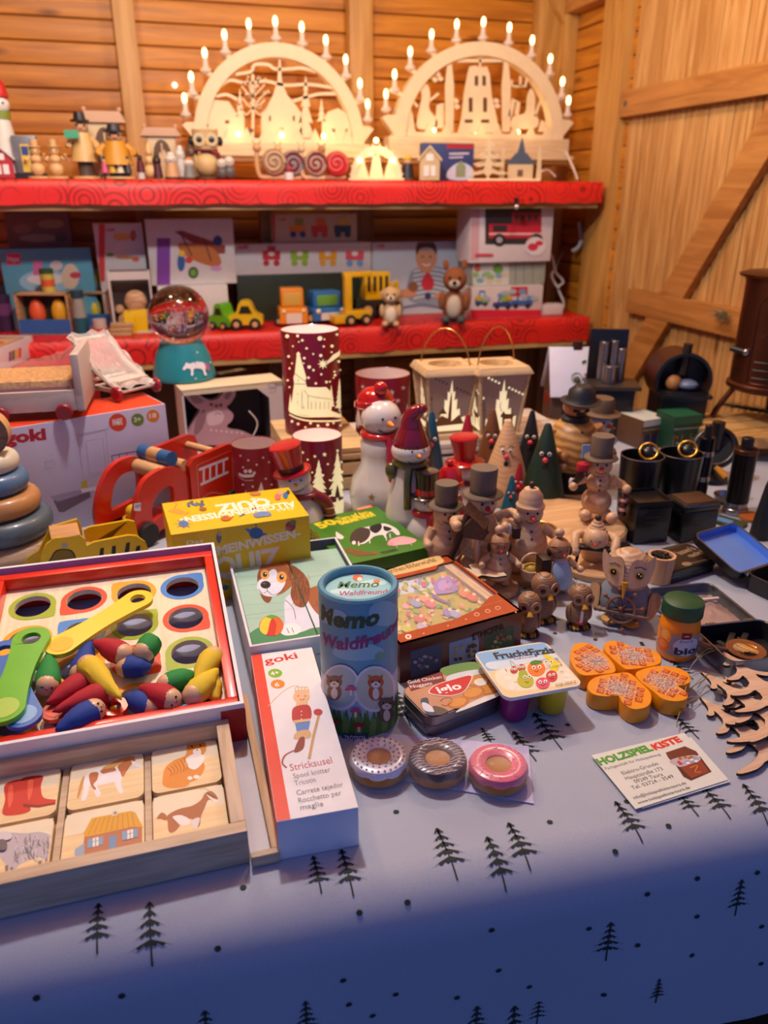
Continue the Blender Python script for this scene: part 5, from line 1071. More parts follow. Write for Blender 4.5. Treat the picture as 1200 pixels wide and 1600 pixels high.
# --- square wooden lanterns
lm=wood('#d9bd92','#c4a274','x',2); lmz=mat('#b39c88',.6)
def lantern(lab,cx,pyb,pyt,wpx,z,rzd,kind):
    p=P(cx,pyb,z); s_=mw(p,wpx)/2; h=ZT(p,pyt)-z; t=thing('lantern',lab,'lantern',(p.x,p.y+s_*.9,z),rad(rzd)); u=s_
    m=MB(); m.box(-u,-u,0,u,u,.010,lm,b=.002); m.obj('base',t)
    hb=h*.80; b0,b1=u*.78,u*1.02
    for k in range(4):
        T=Rz(90*k); m=MB(); m.add([(-b0,-b0,.010),(b0,-b0,.010),(b1,-b1,hb),(-b1,-b1,hb),(-b0+.003,-b0+.003,.010),(b0-.003,-b0+.003,.010),(b1-.003,-b1+.003,hb),(-b1+.003,-b1+.003,hb)],[(0,1,2,3),(5,4,7,6)],lmz,T); 
        for s in (-1,1): m.tube([(s*b0,-b0,.010),(s*b1,-b1,hb)],.0035,lm,T,6)
        sp=m.obj('side_panel',t)
        tl=math.atan2(b1-b0,hb-.01); tt=Tr(0,-(b0+b1)/2-.0002,(hb+.01)/2)@Rx(90+math.degrees(tl))
        g=Face(t,T@tt); gl=mat('#f6e2b4',.6,em=.75) if k in (0,3) else mat('#e0c89a',.6,em=.2); m=MB(); H2=hb*.52; X_=b0*1.12
        pts=[(X_*a_,H2*b_) for a_,b_ in ((-.72,-.8),(-.75,-.4),(-.5,-.45),(-.42,-.1),(-.3,-.15),(-.3,.2),(-.16,.15),(-.18,.45),(-.08,.4),(0,.8),(.08,.4),(.18,.45),(.16,.15),(.3,.2),(.3,-.15),(.45,-.1),(.5,-.42),(.75,-.35),(.72,-.8))]
        g.poly(m,gl,pts,px=False)
        wdk='#8a5a34'
        if kind=='deer':
            g.poly(m,wdk,[(X_*-.05,-H2*.35),(X_*.1,-H2*.18),(X_*.2,-H2*.28),(X_*.6,-H2*.30),(X_*.62,-H2*.7),(X_*.55,-H2*.7),(X_*.5,-H2*.45),(X_*.2,-H2*.45),(X_*.18,-H2*.7),(X_*.1,-H2*.7),(X_*.08,-H2*.4)],px=False); g.poly(m,wdk,[(-X_*.6,-H2*.45),(-X_*.5,-H2*.36),(-X_*.2,-H2*.42),(-X_*.2,-H2*.7),(-X_*.26,-H2*.7),(-X_*.28,-H2*.52),(-X_*.5,-H2*.52),(-X_*.52,-H2*.7),(-X_*.58,-H2*.7)],px=False); g.line(m,wdk,[(0,-H2*.2),(-X_*.1,.0),(-X_*.05,H2*.1)],.0015,px=False)
        else:
            g.poly(m,wdk,[(-X_*.7,-H2*.5),(-X_*.4,-H2*.3),(-X_*.1,-H2*.4),(-X_*.05,H2*.2),(0,H2*.45),(X_*.05,H2*.2),(X_*.08,-H2*.5),(X_*.45,-H2*.3),(X_*.72,-H2*.6),(-X_*.7,-H2*.64)],px=False)
            g.poly(m,wdk,[(-X_*.6,-H2*.25),(-X_*.35,-H2*.05),(-X_*.15,-H2*.25)],px=False)
        rr=random.Random(k)
        for _ in range(14): x=rr.uniform(-1,1)*X_*.95; y=rr.uniform(.1,.85)*H2
        for i in range(12):
            x=-X_*.95+1.9*X_*((i*7)%12)/11; y=H2*(.25+.6*((i*5)%12)/11)
            if abs(x)>X_*.25: g.ell(m,gl if kind=='deer' else '#7a685a',x,y,.0024,.0024,px=False)
        m.obj('cutout_picture',sp)
    m=MB(); o=b1*1.14; n=40; A=[2*PI*i/n for i in range(n)]; R=b1*.68
    zt=hb+.002; ze=hb-.004+h*.10
    sq=[]; 
    for a in A:
        c,s=cs(a),sn(a); q=1/max(abs(c),abs(s)); sq.append((c*q,s*q))
    oi=b1*1.0
    vs=[(x*o,y*o,zt) for x,y in sq]+[(x*o,y*o,zt+.003) for x,y in sq]+[(x*oi,y*oi,ze+.004) for x,y in sq]+[(R*cs(a),R*sn(a),ze+.004) for a in A]+[(R*cs(a),R*sn(a),zt) for a in A]
    m.add(vs,[(r*n+i,r*n+(i+1)%n,((r+1)%5)*n+(i+1)%n,((r+1)%5)*n+i) for r in range(5) for i in range(n)],lm); m.obj('roof',t)
    m=MB(); m.lathe([(0,.012),(.016,.012),(.016,.03),(0,.031)],mat('#f2dcb0',.5),None,18); m.ball(0,0,.037,.005,mat('#ffdf9a',.4,em=8),rz=.009,n=8); m.obj('tea_light',t)
    m=MB(); rh=h*.52; m.tube([(-o*.92,0,zt)]+[(-o*.92*cs(PI*q/14),0,zt+rh*sn(PI*q/14)) for q in range(1,14)]+[(o*.92,0,zt)],.0014,mat('#b88a4a',.3,metal=.8),Rz(25 if kind=='deer' else -38),7); m.obj('wire_handle',t)
    lamp('lantern_light','POINT',tuple((Vector((p.x,p.y+s_*.9,z+.05)))),.16,(1,.72,.4),.01).name='lantern_light'
    return t
lantern('square wooden lantern with a lit church cutout, left of the pair',704,686,562,76,.0502,-3,'church')
lantern('square wooden lantern with a lit deer cutout, right of the pair',783,686,560,76,.0502,-3,'deer')
# --- cone gnomes
def cone(lab,px,pyb,pyt,wpx,c,z=0.0,a=0):
    p=P(px,pyb,z); R=mw(p,wpx)/2; c_=p+Vector((p.x,p.y,0)).normalized()*R; h=ZT(c_,pyt)-z; t=thing('cone_gnome',lab,'cone figure',(c_.x,c_.y,z+.001),facing(c_,a),'turned cone gnomes')
    m=MB(); m.lathe([(0,0),(R*.96,0),(R,.004),(R*.93,h*.16),(R*.72,h*.42),(R*.46,h*.68),(R*.16,h*.97),(R*.10,h*.995),(0,h)],mat(c,.45) if c!='w' else mat('#d6ac80',.45,'rings',c2='#c89e72',sc=.8),None,32); m.obj('cone_body',t)
    r=R*.56; zz=h*.60; f=MB(); f.ball(0,-r-.002,zz,h*.034,mat('#d8404a',.35,coat=.3),n=14); f.obj('nose',t)
    f=MB()
    for s in (-1,1): f.ball(s*h*.045,-r*.92,zz+h*.068,h*.025,mat('#e8e4e0',.4),ry=h*.012,rz=h*.028,n=10); f.ball(s*h*.042,-r*.94-h*.012,zz+h*.068,h*.014,mat('#15110f',.3),ry=h*.006,n=8); f.tube([(s*h*.02,-r*.98,zz+h*.12),(s*h*.05,-r*.95,zz+h*.13),(s*h*.08,-r*.86,zz+h*.11)],h*.006,mat('#15110f',.5),n=5)
    f.ball(0,-r*1.12,zz-h*.085,h*.028,mat('#15110f',.4),ry=h*.012,rz=h*.035,n=10); f.obj('face',t); return t
cone('blue cone gnome behind the bottle brush tree',672,770,643,48,'#0f4c66')
cone('red cone gnome behind the ceramic snowman in a red top hat',726,770,648,48,'#a3182c')
cone('brown cone gnome between the red and natural wood cones',764,760,640,56,'#6e4020')
cone('natural wood cone gnome, tallest in the middle of the cones',786,795,657,82,'w')
cone('black cone gnome behind the dark green one',823,762,642,50,'#16161c')
cone('dark green cone gnome in front of the black one',845,800,662,72,'#1a3326')
cone('small teal cone gnome in front of the natural wood cone',795,822,744,34,'#0f5a6c')
cone('small red cone gnome beside the small teal one',806,812,724,32,'#a3182c')
# --- bottle brush tree
p=P(665,768,0); h=ZT(p,660); t=thing('bottle_brush_tree','beige bottle brush fir tree beside the maroon-hatted snowman','tree decoration',(p.x,p.y,0.001)); m=MB(); m.cyl((0,0,.02),(0,0,h),.0012,mat('#7a6a50',.5),n=6); m.cyl((0,0,0),(0,0,.022),.010,mat('#b89a70',.6)); m.obj('stem',t)
m=MB(); rr=random.Random(6); bm_=mat('#b89c7c',.85)
for k in range(2600):
    z=.022+(h-.022)*(k/2600); a=k*2.4; r=.021*(1-(z-.022)/(h-.018))+.002; r*=rr.uniform(.85,1.1); d=(cs(a)*r,sn(a)*r); s=(-sn(a)*.0006,cs(a)*.0006)
    m.add([(s[0],s[1],z),(-s[0],-s[1],z),(d[0],d[1],z+.004)],[(0,1,2)],bm_)
m.obj('bristles',t)
# --- ceramic snowmen
cer=mat('#d6d0ca',.18,coat=.6); cred=mat('#b4141c',.18,coat=.6); cmar=mat('#7c0c24',.18,coat=.6); cgr=mat('#4e4a22',.2,coat=.6)
def sface(t,hd,r,zc,a=0,y=0,nose='#e8923a',x=0,nl=.5):
    T=Tr(x,y,zc)@Rz(a); m=MB(); m.cyl((0,-r*.93,0),(0,-r*(1.0+nl),r*.02),r*.17,mat(nose,.3,coat=.4),T,r2=r*.05,n=12); m.obj('nose',hd or t)
    m=MB(); bk=mat('#15120f',.3)
    for s in (-1,1): m.ball(s*r*.34,-r*.93,r*.26,r*.07,bk,T,8)
    pts=[(r*.99*sn(q)*cs(-.3-.22*cs(q*2.6)),-r*.99*cs(q)*cs(-.3-.22*cs(q*2.6)),r*sn(-.3-.22*cs(q*2.6))) for q in [i*.12 for i in range(-5,6)]]
    m.tube(pts,r*.022,bk,T,5); m.obj('face',hd or t)
def scarf(t,c,r,z,tail=None,a=0,w=.35,x=0):
    m=MB(); m.torus(x,0,z,r*.80,r*w*.75,c,sz=.75); 
    if tail:
        T=Rz(a); m.tube([(x+r*.3,-r*.85,z),(x+r*.34,-r*1.15,z-tail*.35),(x+r*.38,-r*1.2,z-tail)],r*w*.6,c,T@Sc(1,1,1),8)
    m.obj('scarf',t)
# big one with red knitted hat
p=P(596,802,0); u=ZT(p,605)
t=thing('ceramic_snowman','large white ceramic snowman in a red knitted hat and scarf','snowman figure',(p.x,p.y,.001),facing(p,24)); 
m=MB(); m.lathe([(0,0),(.17*u,0),(.23*u,.05*u),(.25*u,.17*u),(.225*u,.30*u),(.155*u,.42*u),(.155*u,.5*u),(.16*u,.58*u),(.11*u,.66*u),(0,.68*u)],cer,None,36); b_=m.obj('body',t)
m=MB(); m.ball(0,0,.765*u,.15*u,cer,n=30,rz=.14*u); hd=m.obj('head',t); sface(t,hd,.15*u,.755*u,0)
m=MB(); m.lathe([(.135*u,.815*u),(.162*u,.83*u),(.16*u,.865*u),(.14*u,.87*u),(.125*u,.92*u),(.07*u,.965*u),(0,.975*u)],cred,Tr(0,.02*u,.01*u)@Rx(-6),28); m.ball(0,.01*u,.985*u,.052*u,cred,n=14); m.obj('hat',t)
scarf(t,cred,.15*u,.645*u,.34*u,-18,.36)
m=MB(); T=Rz(-40); u=u*.9; star_=[(.035*u*(1 if q%2==0 else .45)*sn(PI*q/5),.035*u*(1 if q%2==0 else .45)*cs(PI*q/5)) for q in range(10)]; m.prism(star_,0,.01*u,mat('#8a6a3a',.5),T@Tr(0,-.287*u,.25*u)@Rx(80)); m.obj('star_cutout',t)
# maroon pointed hat
p=P(640,840,0); u=ZT(p,634)
t=thing('ceramic_snowman','tall ceramic snowman in a bent maroon hat with a dark green scarf','snowman figure',(p.x,p.y,.001),facing(p,-24))
m=MB(); m.lathe([(0,0),(.16*u,0),(.185*u,.05*u),(.18*u,.22*u),(.14*u,.42*u),(.105*u,.56*u),(.09*u,.64*u),(0,.66*u)],cer,None,36); m.obj('body',t)
m=MB(); m.ball(0,0,.675*u,.14*u,cer,n=28,rz=.095*u); hd=m.obj('head',t); sface(t,hd,.13*u,.67*u,48,nl=.3)
m=MB(); m.lathe([(.12*u,.69*u),(.128*u,.71*u),(.122*u,.745*u),(.10*u,.8*u),(.07*u,.87*u)],cmar,None,26); m.tube([(0,0,.85*u),(0,0,.90*u),(.02*u,0,.94*u),(.05*u,0,.965*u),(.075*u,0,.98*u)],[.082*u,.035*u],cmar,n=14,smooth=3); m.ball(.085*u,0,.985*u,.035*u,cmar,n=12); m.obj('hat',t)
scarf(t,cgr,.12*u,.585*u,.30*u,0,.42)
m=MB(); m.ball(-.11*u,-.08*u,.53*u,.05*u,cgr,rz=.065*u,n=14); m.obj('scarf_knot',t)
# small plaid scarf one
p=P(478,850,0); u=ZT(p,690)
t=thing('ceramic_snowman','ceramic snowman in a tilted red top hat and plaid scarf, beside the quiz box','snowman figure',(p.x,p.y+.02,.001),facing(p,8)); pl=mat('#7c1420',.35,coat=.3)
m=MB(); m.lathe([(0,0),(.22*u,0),(.25*u,.1*u),(.2*u,.3*u),(.12*u,.45*u),(.1*u,.53*u),(0,.55*u)],cer,None,32); m.obj('body',t)
T=Tr(-.06*u,0,.60*u)@Ry(-12); m=MB(); m.ball(0,0,0,.155*u,cer,T,26,rz=.125*u); hd=m.obj('head',t); sface(t,hd,.15*u,.60*u,-4,x=-.06*u,nl=.2)
m=MB(); m.lathe([(.175*u,.07*u),(.18*u,.08*u),(.175*u,.095*u),(.115*u,.10*u),(.115*u,.14*u),(.15*u,.34*u),(.14*u,.35*u),(0,.345*u)],cred,T,26); m.lathe([(.118*u,.10*u),(.122*u,.14*u),(.118*u,.15*u)],mat('#3a0c10',.3),T,26); m.obj('hat',t)
scarf(t,pl,.15*u,.46*u,None); m=MB(); m.tube([(.10*u,-.10*u,.47*u),(.20*u,-.10*u,.40*u),(.24*u,-.08*u,.28*u),(.25*u,-.08*u,.12*u)],[.055*u,.06*u],pl,n=10,smooth=3)
for k in range(3): m.torus(.235*u,-.085*u,.34*u-.07*u*k,.062*u,.006*u,mat('#c9a8a0',.4),n=16,k=5)
m.obj('scarf_tail',t)
# three little ceramic ones
p=P(668,858,0); u=ZT(p,738)
t=thing('ceramic_snowman','small ceramic snowman in a black top hat and red fringed scarf','snowman figure',(p.x,p.y+.01,.001),facing(p,14)); blk=mat('#131216',.18,coat=.6)
m=MB(); m.lathe([(0,0),(.22*u,0),(.26*u,.08*u),(.23*u,.28*u),(.15*u,.42*u),(.11*u,.5*u),(0,.52*u)],cer,None,30); m.obj('body',t)
m=MB(); m.ball(0,0,.58*u,.16*u,cer,n=24,rz=.13*u); hd=m.obj('head',t); sface(t,hd,.155*u,.58*u,0)
m=MB(); m.lathe([(.2*u,.66*u),(.215*u,.675*u),(.2*u,.69*u),(.14*u,.70*u),(.13*u,.8*u),(.145*u,.97*u),(.135*u,.985*u),(0,.98*u)],blk,None,28); h_=m.obj('hat',t); m=MB(); m.lathe([(.143*u,.70*u),(.137*u,.77*u),(.133*u,.77*u)],cred,None,28); m.obj('hat_band',h_)
scarf(t,cred,.155*u,.46*u,.30*u,-14,.5)
p=P(703,838,0); u=ZT(p,722)
t=thing('ceramic_snowman','small ceramic snowman in a red knitted hat with a pompom','snowman figure',(p.x,p.y+.01,.001),facing(p,22))
m=MB(); m.lathe([(0,0),(.22*u,0),(.24*u,.1*u),(.2*u,.3*u),(.14*u,.45*u),(.1*u,.52*u),(0,.54*u)],cer,None,30); m.obj('body',t)
m=MB(); m.ball(0,0,.61*u,.17*u,cer,n=24,rz=.14*u); hd=m.obj('head',t); sface(t,hd,.165*u,.60*u,10)
m=MB(); m.lathe([(.18*u,.66*u),(.19*u,.69*u),(.18*u,.73*u),(.165*u,.74*u),(.15*u,.83*u),(.08*u,.91*u),(0,.925*u)],cred,None,26); m.ball(0,0,.955*u,.045*u,cred,n=12); m.obj('hat',t); scarf(t,cred,.16*u,.48*u,.2*u,20,.4)
p=P(735,815,0); u=ZT(p,684)
t=thing('ceramic_snowman','small ceramic snowman in a red top hat with a broad brim','snowman figure',(p.x,p.y+.01,.001),facing(p,16))
m=MB(); m.lathe([(0,0),(.2*u,0),(.22*u,.1*u),(.19*u,.3*u),(.13*u,.45*u),(.1*u,.52*u),(0,.54*u)],cer,None,30); m.obj('body',t)
m=MB(); m.ball(0,0,.60*u,.155*u,cer,n=24,rz=.14*u); hd=m.obj('head',t); sface(t,hd,.155*u,.60*u,12,nose='#d8602c',nl=.3)
m=MB(); m.lathe([(.2*u,.68*u),(.22*u,.70*u),(.2*u,.72*u),(.12*u,.74*u),(.12*u,.8*u),(.16*u,.985*u),(.15*u,1.0*u),(0,.99*u)],cred,Tr(-.02*u,0,0)@Ry(-4),26); m.obj('hat',t); scarf(t,cmar,.15*u,.47*u,None)
# --- turned wooden snowmen
wn=mat('#d6b08a',.42,'rings',c2='#c9a079',sc=.7,coat=.1); wnp=wood('#d6b18b','#c6a07a','z',3,.45); gry=mat('#6a5a4c',.55); dkw=mat('#3a1c14',.5)
def wsnow(lab,px,pyb,pyt,a=0,z=0,hat='top',base=None,belly=2,arms=((-1,-30),(1,-30)),apron=False,zfeet=0,body_w=1):
    p=P(px,pyb,z); H_=ZT(p,pyt)-z; t=thing('wooden_snowman',lab,'snowman figure',(p.x,p.y,z+.0008),facing(p,a)); zb=0
    if base:
        m=MB(); m.lathe([(0,0),(base*H_*.98,0),(base*H_,.002),(base*H_,.0085),(base*H_*.97,.010),(0,.010)],wood('#d3ac80','#c09468','x',3),Tr(0,.05*H_,0),36); m.obj('base',t); zb=.010
    u=H_-zb; o=Tr(0,0,zb)
    for s in (-1,1): m=MB(); m.ball(s*.11*u,-.03*u,.075*u,.078*u,wn,o,14); m.obj('foot',t)
    if belly==2: m=MB(); m.lathe([(0,.09*u),(.1*u,.1*u),(.19*u,.17*u),(.215*u,.28*u),(.19*u,.39*u),(.14*u,.46*u),(.13*u,.5*u),(.105*u,.57*u),(0,.6*u)] ,wn,o@Sc(body_w,body_w,1),28)
    else: m=MB(); m.ball(0,0,.23*u,.17*u,wn,o,26,rz=.15*u); m.ball(0,0,.45*u,.13*u,wn,o,24,rz=.12*u)
    m.obj('body',t)
    hz,hr=(.66,.135) if hat!='topbig' else (.63,.13)
    m=MB(); m.ball(0,0,hz*u,hr*u,wnp,o,24); hd=m.obj('head',t)
    m=MB(); m.cyl((0,-hr*u*.93,hz*u-.01*u),(0,-hr*u*1.5,hz*u-.01*u),.028*u,mat('#c8283c',.35,coat=.3),o,r2=.009*u,n=10); m.obj('nose',hd)
    m=MB(); bk=mat('#14100e',.35)
    for s in (-1,1): m.ball(s*.05*u,-hr*u*.92,hz*u+.035*u,.014*u,bk,o,8)
    m.tube([(x*u,-math.sqrt(max(.0001,(hr*1.005)**2-x*x-(zz)**2))*u,(hz+zz)*u) for x,zz in ((-.06,-.045),(-.04,-.062),(0,-.072),(.04,-.062),(.06,-.045))],.0045*u,bk,o,5)
    m.obj('face',hd)
    m=MB()
    for k in range(2 if belly==2 else 3):
        zz=(.50,.43,.40)[k] if belly==2 else (.52,.46,.40)[k]; rr_=(.128,.160,.175)[k] if belly==2 else .13
        m.ball(0,-rr_*u*body_w,zz*u,.013*u,bk,o,8)
    m.obj('buttons',t)
    m=MB()
    if hat=='top': m.lathe([(.0,.72*u),(.185*u,.735*u),(.19*u,.745*u),(.18*u,.758*u),(.12*u,.765*u),(.118*u,.80*u),(.125*u,.985*u),(.12*u,1.0*u),(0,.998*u)],gry,o,26); m.lathe([(.122*u,.765*u),(.124*u,.80*u),(.12*u,.81*u)],mat('#54473c',.6),o,26)
    elif hat=='beanie': m.lathe([(.12*u,.70*u),(.145*u,.715*u),(.148*u,.745*u),(.13*u,.765*u),(.122*u,.78*u),(.12*u,.85*u),(.07*u,.92*u),(0,.93*u)],wn,o,24); m.ball(0,0,.96*u,.034*u,dkw,o,12)
    else:
        m.ball(0,.02*u,(hz+.02)*u,(hr+.025)*u,wood('#b98660','#a07048','z',3),o@Tr(0,0,0),24,t0=52,rz=(hr+.035)*u); m.lathe([(.152*u,0),(.158*u,.012*u),(.15*u,.03*u)],wood('#b98660','#a07048','z',3),o@Tr(0,.01*u,(hz+.06)*u)@Rx(-18),24)
        m.obj('earflap_hat',t); m=MB()
        for s in (-1,1): m.ball(s*(hr+.022)*u,0,(hz-.02)*u,.03*u,dkw,o,12,ry=.055*u,rz=.075*u)
    m.obj('hat' if hat!='flap' else 'ear_muff',t)
    if hat=='flap': m=MB(); m.ball(-.01*u,.03*u,(hz+.26)*u,.07*u,wn,o,16); m.obj('pompom',t)
    for s,ar in arms:
        m=MB(); sh=Vector((s*.14*u,-.01*u,.50*u)); e=Vector((s*(.14+.14*cs(rad(ar)))*u,-.04*u,(.50+.14*sn(rad(ar)))*u)); hnd=e+Vector((s*.02*u if abs(ar)<70 else s*.04*u,-.12*u,.0))
        m.tube([sh,e,hnd],[.055*u,.04*u],wnp,o,10,smooth=3); m.ball(hnd.x,hnd.y,hnd.z,.052*u,wn,o,12); m.obj('arm',t)
    if apron: m=MB(); m.lathe([(.222*u,.14*u),(.222*u,.28*u),(.197*u,.39*u),(.135*u,.50*u),(.12*u,.54*u)],mat('#9fb9dc',.5),o,20,a0=-140,a1=-40); m.obj('apron',t)
    return t,u,o
t,u,o=wsnow('wooden snowman in a grey top hat smoking a long dark alpine pipe',694,890,755,18,hat='top',arms=((-1,-60),(1,-5)))
def prop(name,lab,cat,build,t): # something held: a thing of its own at the holder's place
    q=thing(name,lab,cat,tuple(t.location),t.rotation_euler.z); build(q); return q
def hose(q):
    m=MB(); m.tube([(.16*u,-.26*u,.74*u),(.02*u,-.30*u,.42*u),(-.1*u,-.32*u,.12*u)],[.045*u,.028*u],dkw,n=10); m.obj('long_bowl',q); m=MB(); m.tube([(.03*u,-.16*u,.60*u),(.12*u,-.24*u,.54*u),(.2*u,-.30*u,.52*u),(.16*u,-.34*u,.44*u),(0,-.38*u,.3*u)],.007*u,mat('#c9a27a',.5),n=6,smooth=4); m.obj('mouthpiece',q)
prop('alpine_pipe','long dark brown wooden pipe held across the top-hatted snowman','pipe',hose,t)
t,u,o=wsnow('wooden snowman in a grey top hat carrying a birdhouse on a pole',748,897,731,22,base=.25,arms=((-1,10),(1,20)))
def bird(q):
    m=MB(); m.cyl((-.12*u,-.27*u,0.012),(-.14*u,-.27*u,.55*u),.03*u,wnp,n=10); m.obj('pole',q); m=MB(); T=Tr(-.16*u,-.27*u,.53*u)@Rz(-35)@Sc(.66); dk2=wood('#4a2a20','#35190f','x',4)
    m.prism([(-.14*u,0),(.14*u,0),(.14*u,.16*u),(0,.28*u),(-.14*u,.16*u)],-.12*u,.12*u,dk2,T@Rx(90)); m.obj('birdhouse_box',q); m=MB()
    for s in (-1,1): 
        for k in range(6): m.box(0,-.16*u,0,.035*u,.16*u,.014*u,dk2,T@Tr(0,0,.29*u)@Ry(s*0+(180 if s<0 else 0))@Ry(40)@Tr(.03*u*k*1.1,0,(.0 if s>0 else -.014*u)),b=.001)
    m.obj('slatted_roof',q)
prop('birdhouse','dark slatted birdhouse on a pole held by a wooden snowman','birdhouse',bird,t)
t,u,o=wsnow('wooden snowman in an earflap cap holding an almond biscuit shape',776,925,822,12,hat='flap',base=.31,arms=((-1,-30),(1,-35)))
def bisc(q):
    m=MB(); T=Tr(-.28*u,-.16*u,.40*u)@Rz(-10)@Rx(12); pts=[(0,-.05),(.14,-.07),(.25,-.03),(.2,.04),(.1,.03),(.02,.06),(-.06,.14),(-.13,.1),(-.1,.03),(-.2,.07),(-.22,-.0),(-.12,-.03),(-.16,-.1),(-.06,-.1)]; m.prism([(x*u*1.5,y*u*1.5) for x,y in pts],0,.03*u,mat('#e4cba8',.5),T,burnt); m.obj('flower_shape',q)
prop('cut_out_flower','small pale laser cut flower held by the earflap snowman','wooden flower',bisc,t)
t,u,o=wsnow('wooden snowman in a knitted cap with a dark button, carrying a basket',820,902,752,14,hat='beanie',base=.26,arms=((-1,30),(1,-35)))
def bask(q):
    m=MB(); m.lathe([(0,.16*u),(.09*u,.16*u),(.12*u,.27*u),(.115*u,.275*u),(.0,.24*u)],wn,Tr(-.02*u,-.33*u,0),18); m.obj('basket_bowl',q); m=MB(); m.tube([(-.13*u,-.33*u,.26*u)]+[(-.02*u-.12*u*cs(PI*k/10),-.33*u,.27*u+.16*u*sn(PI*k/10)) for k in range(1,10)]+[(.10*u,-.33*u,.26*u)],.014*u,wn,n=8); m.obj('handle',q)
    m=MB(); m.ball(-.02*u,-.33*u,.27*u,.08*u,mat('#b8982c',.5),rz=.05*u); m.ball(.02*u,-.38*u,.255*u,.05*u,mat('#b02a2c',.4),rz=.025*u); m.obj('fruit',q)
prop('basket','small wooden basket of fruit held in front of the knitted-cap snowman','basket',bask,t)
def mini(q): m=MB(); m.box(-.20*u,-.19*u,.52*u,-.12*u,-.12*u,.64*u,dkw,b=.002); m.ball(-.24*u,-.15*u,.62*u,.035*u,cer,rz=.06*u); m.obj('lantern_body',q)
prop('toy_lantern','tiny dark lantern in the raised hand of the knitted-cap snowman','toy lantern',mini,t)
t,u,o=wsnow('wooden snowman in an earflap cap and pale blue apron beside a dark board',868,925,826,26,hat='flap',apron=True,arms=((-1,0),(1,-40)))
def brd(q): m=MB(); m.box(-.36*u,-.26*u,.10*u,-.22*u,-.02*u,.66*u,mat('#2c120c',.5),b=.002); m.box(-.225*u,-.28*u,.02*u,-.21*u,-.26*u,.62*u,mat('#c9a27a',.5)); m.obj('board',q)
prop('serving_board','dark brown board carried by the aproned wooden snowman','board',brd,t)
# bench snowman
p=P(925,893,0); H_=ZT(p,808); u=H_
t=thing('wooden_snowman','wooden snowman in a coiled cap bending over a dark trestle','snowman figure',(p.x,p.y,.0008),facing(p,0))
m=MB(); m.lathe([(0,0),(.62*u,0),(.63*u,.002),(.63*u,.009),(.61*u,.011),(0,.011)],wood('#d3ac80','#c09468','x',3),Tr(.05*u,.18*u,0),36); m.obj('base',t)
m=MB(); m.ball(0,.26*u,.34*u,.26*u,wn,n=24,rz=.3*u); m.obj('body',t)
m=MB(); m.ball(0,-.05*u,.62*u,.205*u,wnp,n=26); hd=m.obj('head',t); sface(t,hd,.205*u,.60*u,0,y=-.05*u,nose='#c8283c',nl=.25)
m=MB(); 
for k in range(5): m.torus(0,.02*u,.70*u+.05*u*k,.165*u-.03*u*k,.035*u,wn,n=26,k=8)
m.ball(0,.02*u,.97*u,.055*u,dkw,n=12); m.obj('coiled_cap',t)
for s in (-1,1): m=MB(); m.tube([(s*.2*u,.16*u,.6*u),(s*.33*u,.0,.62*u),(s*.3*u,-.2*u,.45*u)],[.085*u,.07*u],wnp,n=10,smooth=3); m.ball(s*.3*u,-.2*u,.42*u,.085*u,wn,n=12); m.obj('arm',t)
for s in (-1,1): m=MB(); m.ball(s*.22*u,.35*u,.86*u,.1*u,wn,n=14); m.obj('pompom',t)
q=thing('toy_trestle','small dark trestle under the bending wooden snowman','toy furniture',(p.x,p.y,.0122),t.rotation_euler.z)
m=MB(); m.box(-.28*u,-.22*u,.33*u,.28*u,-.06*u,.385*u,mat('#1e1412',.5),b=.001); m.obj('plank',q)
for s in (-1,1): m=MB(); m.tube([(s*.24*u,-.15*u,.34*u),(s*.29*u,-.28*u,.0)],.028*u,mat('#1e1412',.5),n=6); m.obj('leg',q)
# large round base with tea light hole, and the tall snowman on it
bp=[P(x,y,.022) for x,y in ((752,835),(967,812))]; 
p=P(885,812,.022); Rb=.098; t=thing('candle_board','round pale wooden base with a brass-lined candle hole','candle base',(p.x-.005,p.y-.0,.001))
m=MB(); m.lathe([(Rb*.98,0),(Rb,.003),(Rb,.017),(Rb*.96,.021),(.0,.021)],wood('#d6b084','#c69a6c','x',1.5),None,56); m.obj('disc',t)
a=P(842,824,.0225); lx,ly=a.x-t.location.x,a.y-t.location.y
m=MB(); m.lathe([(.024,.0215),(.026,.0222),(.0275,.0216)],mat('#b8924a',.3,metal=.8),Tr(lx,ly,0),32); m.lathe([(0,.0213),(.025,.0216)],mat('#4a3418',.5),Tr(lx,ly,0),32); m.obj('candle_cup',t)
t,u,o=wsnow('tall wooden snowman in a grey top hat standing on the round base',928,812,681,10,z=.0225,hat='top',belly=1,arms=((-1,-20),(1,-25)))
def bird2(q): m=MB(); m.tube([(-.30*u,-.14*u,.46*u),(-.24*u,-.15*u,.54*u),(-.22*u,-.15*u,.60*u)],[.03*u,.055*u],mat('#1c1214',.4),n=8); m.ball(-.32*u,-.15*u,.5*u,.025*u,cer,rz=.05*u,n=8); m.lathe([(0,.60*u),(.06*u,.61*u),(.075*u,.69*u),(.07*u,.70*u),(0,.68*u)],mat('#a8182c',.35),Tr(-.20*u,-.10*u,0),14); m.obj('posy',q)
prop('toy_posy','dark posy with a red cup held by the snowman on the round base','posy',bird2,t)
def sock(q):
    for k,c in enumerate(('#4a1018','#d8a08c','#4a1018','#d8a08c','#3a0c14')): m=MB(); m.ball(.27*u,-.14*u,.36*u-.055*u*k,.05*u,mat(c,.5),rz=.035*u,n=12); m.obj('striped_band',q)
    m=MB(); m.torus(.27*u,-.14*u,.41*u,.05*u,.006*u,mat('#8a8a90',.3,metal=.8),Tr(0,0,0),18,6); m.obj('ring',q)
prop('toy_stocking','maroon and pink striped stocking hanging from the tall snowman hand','toy stocking',sock,t)
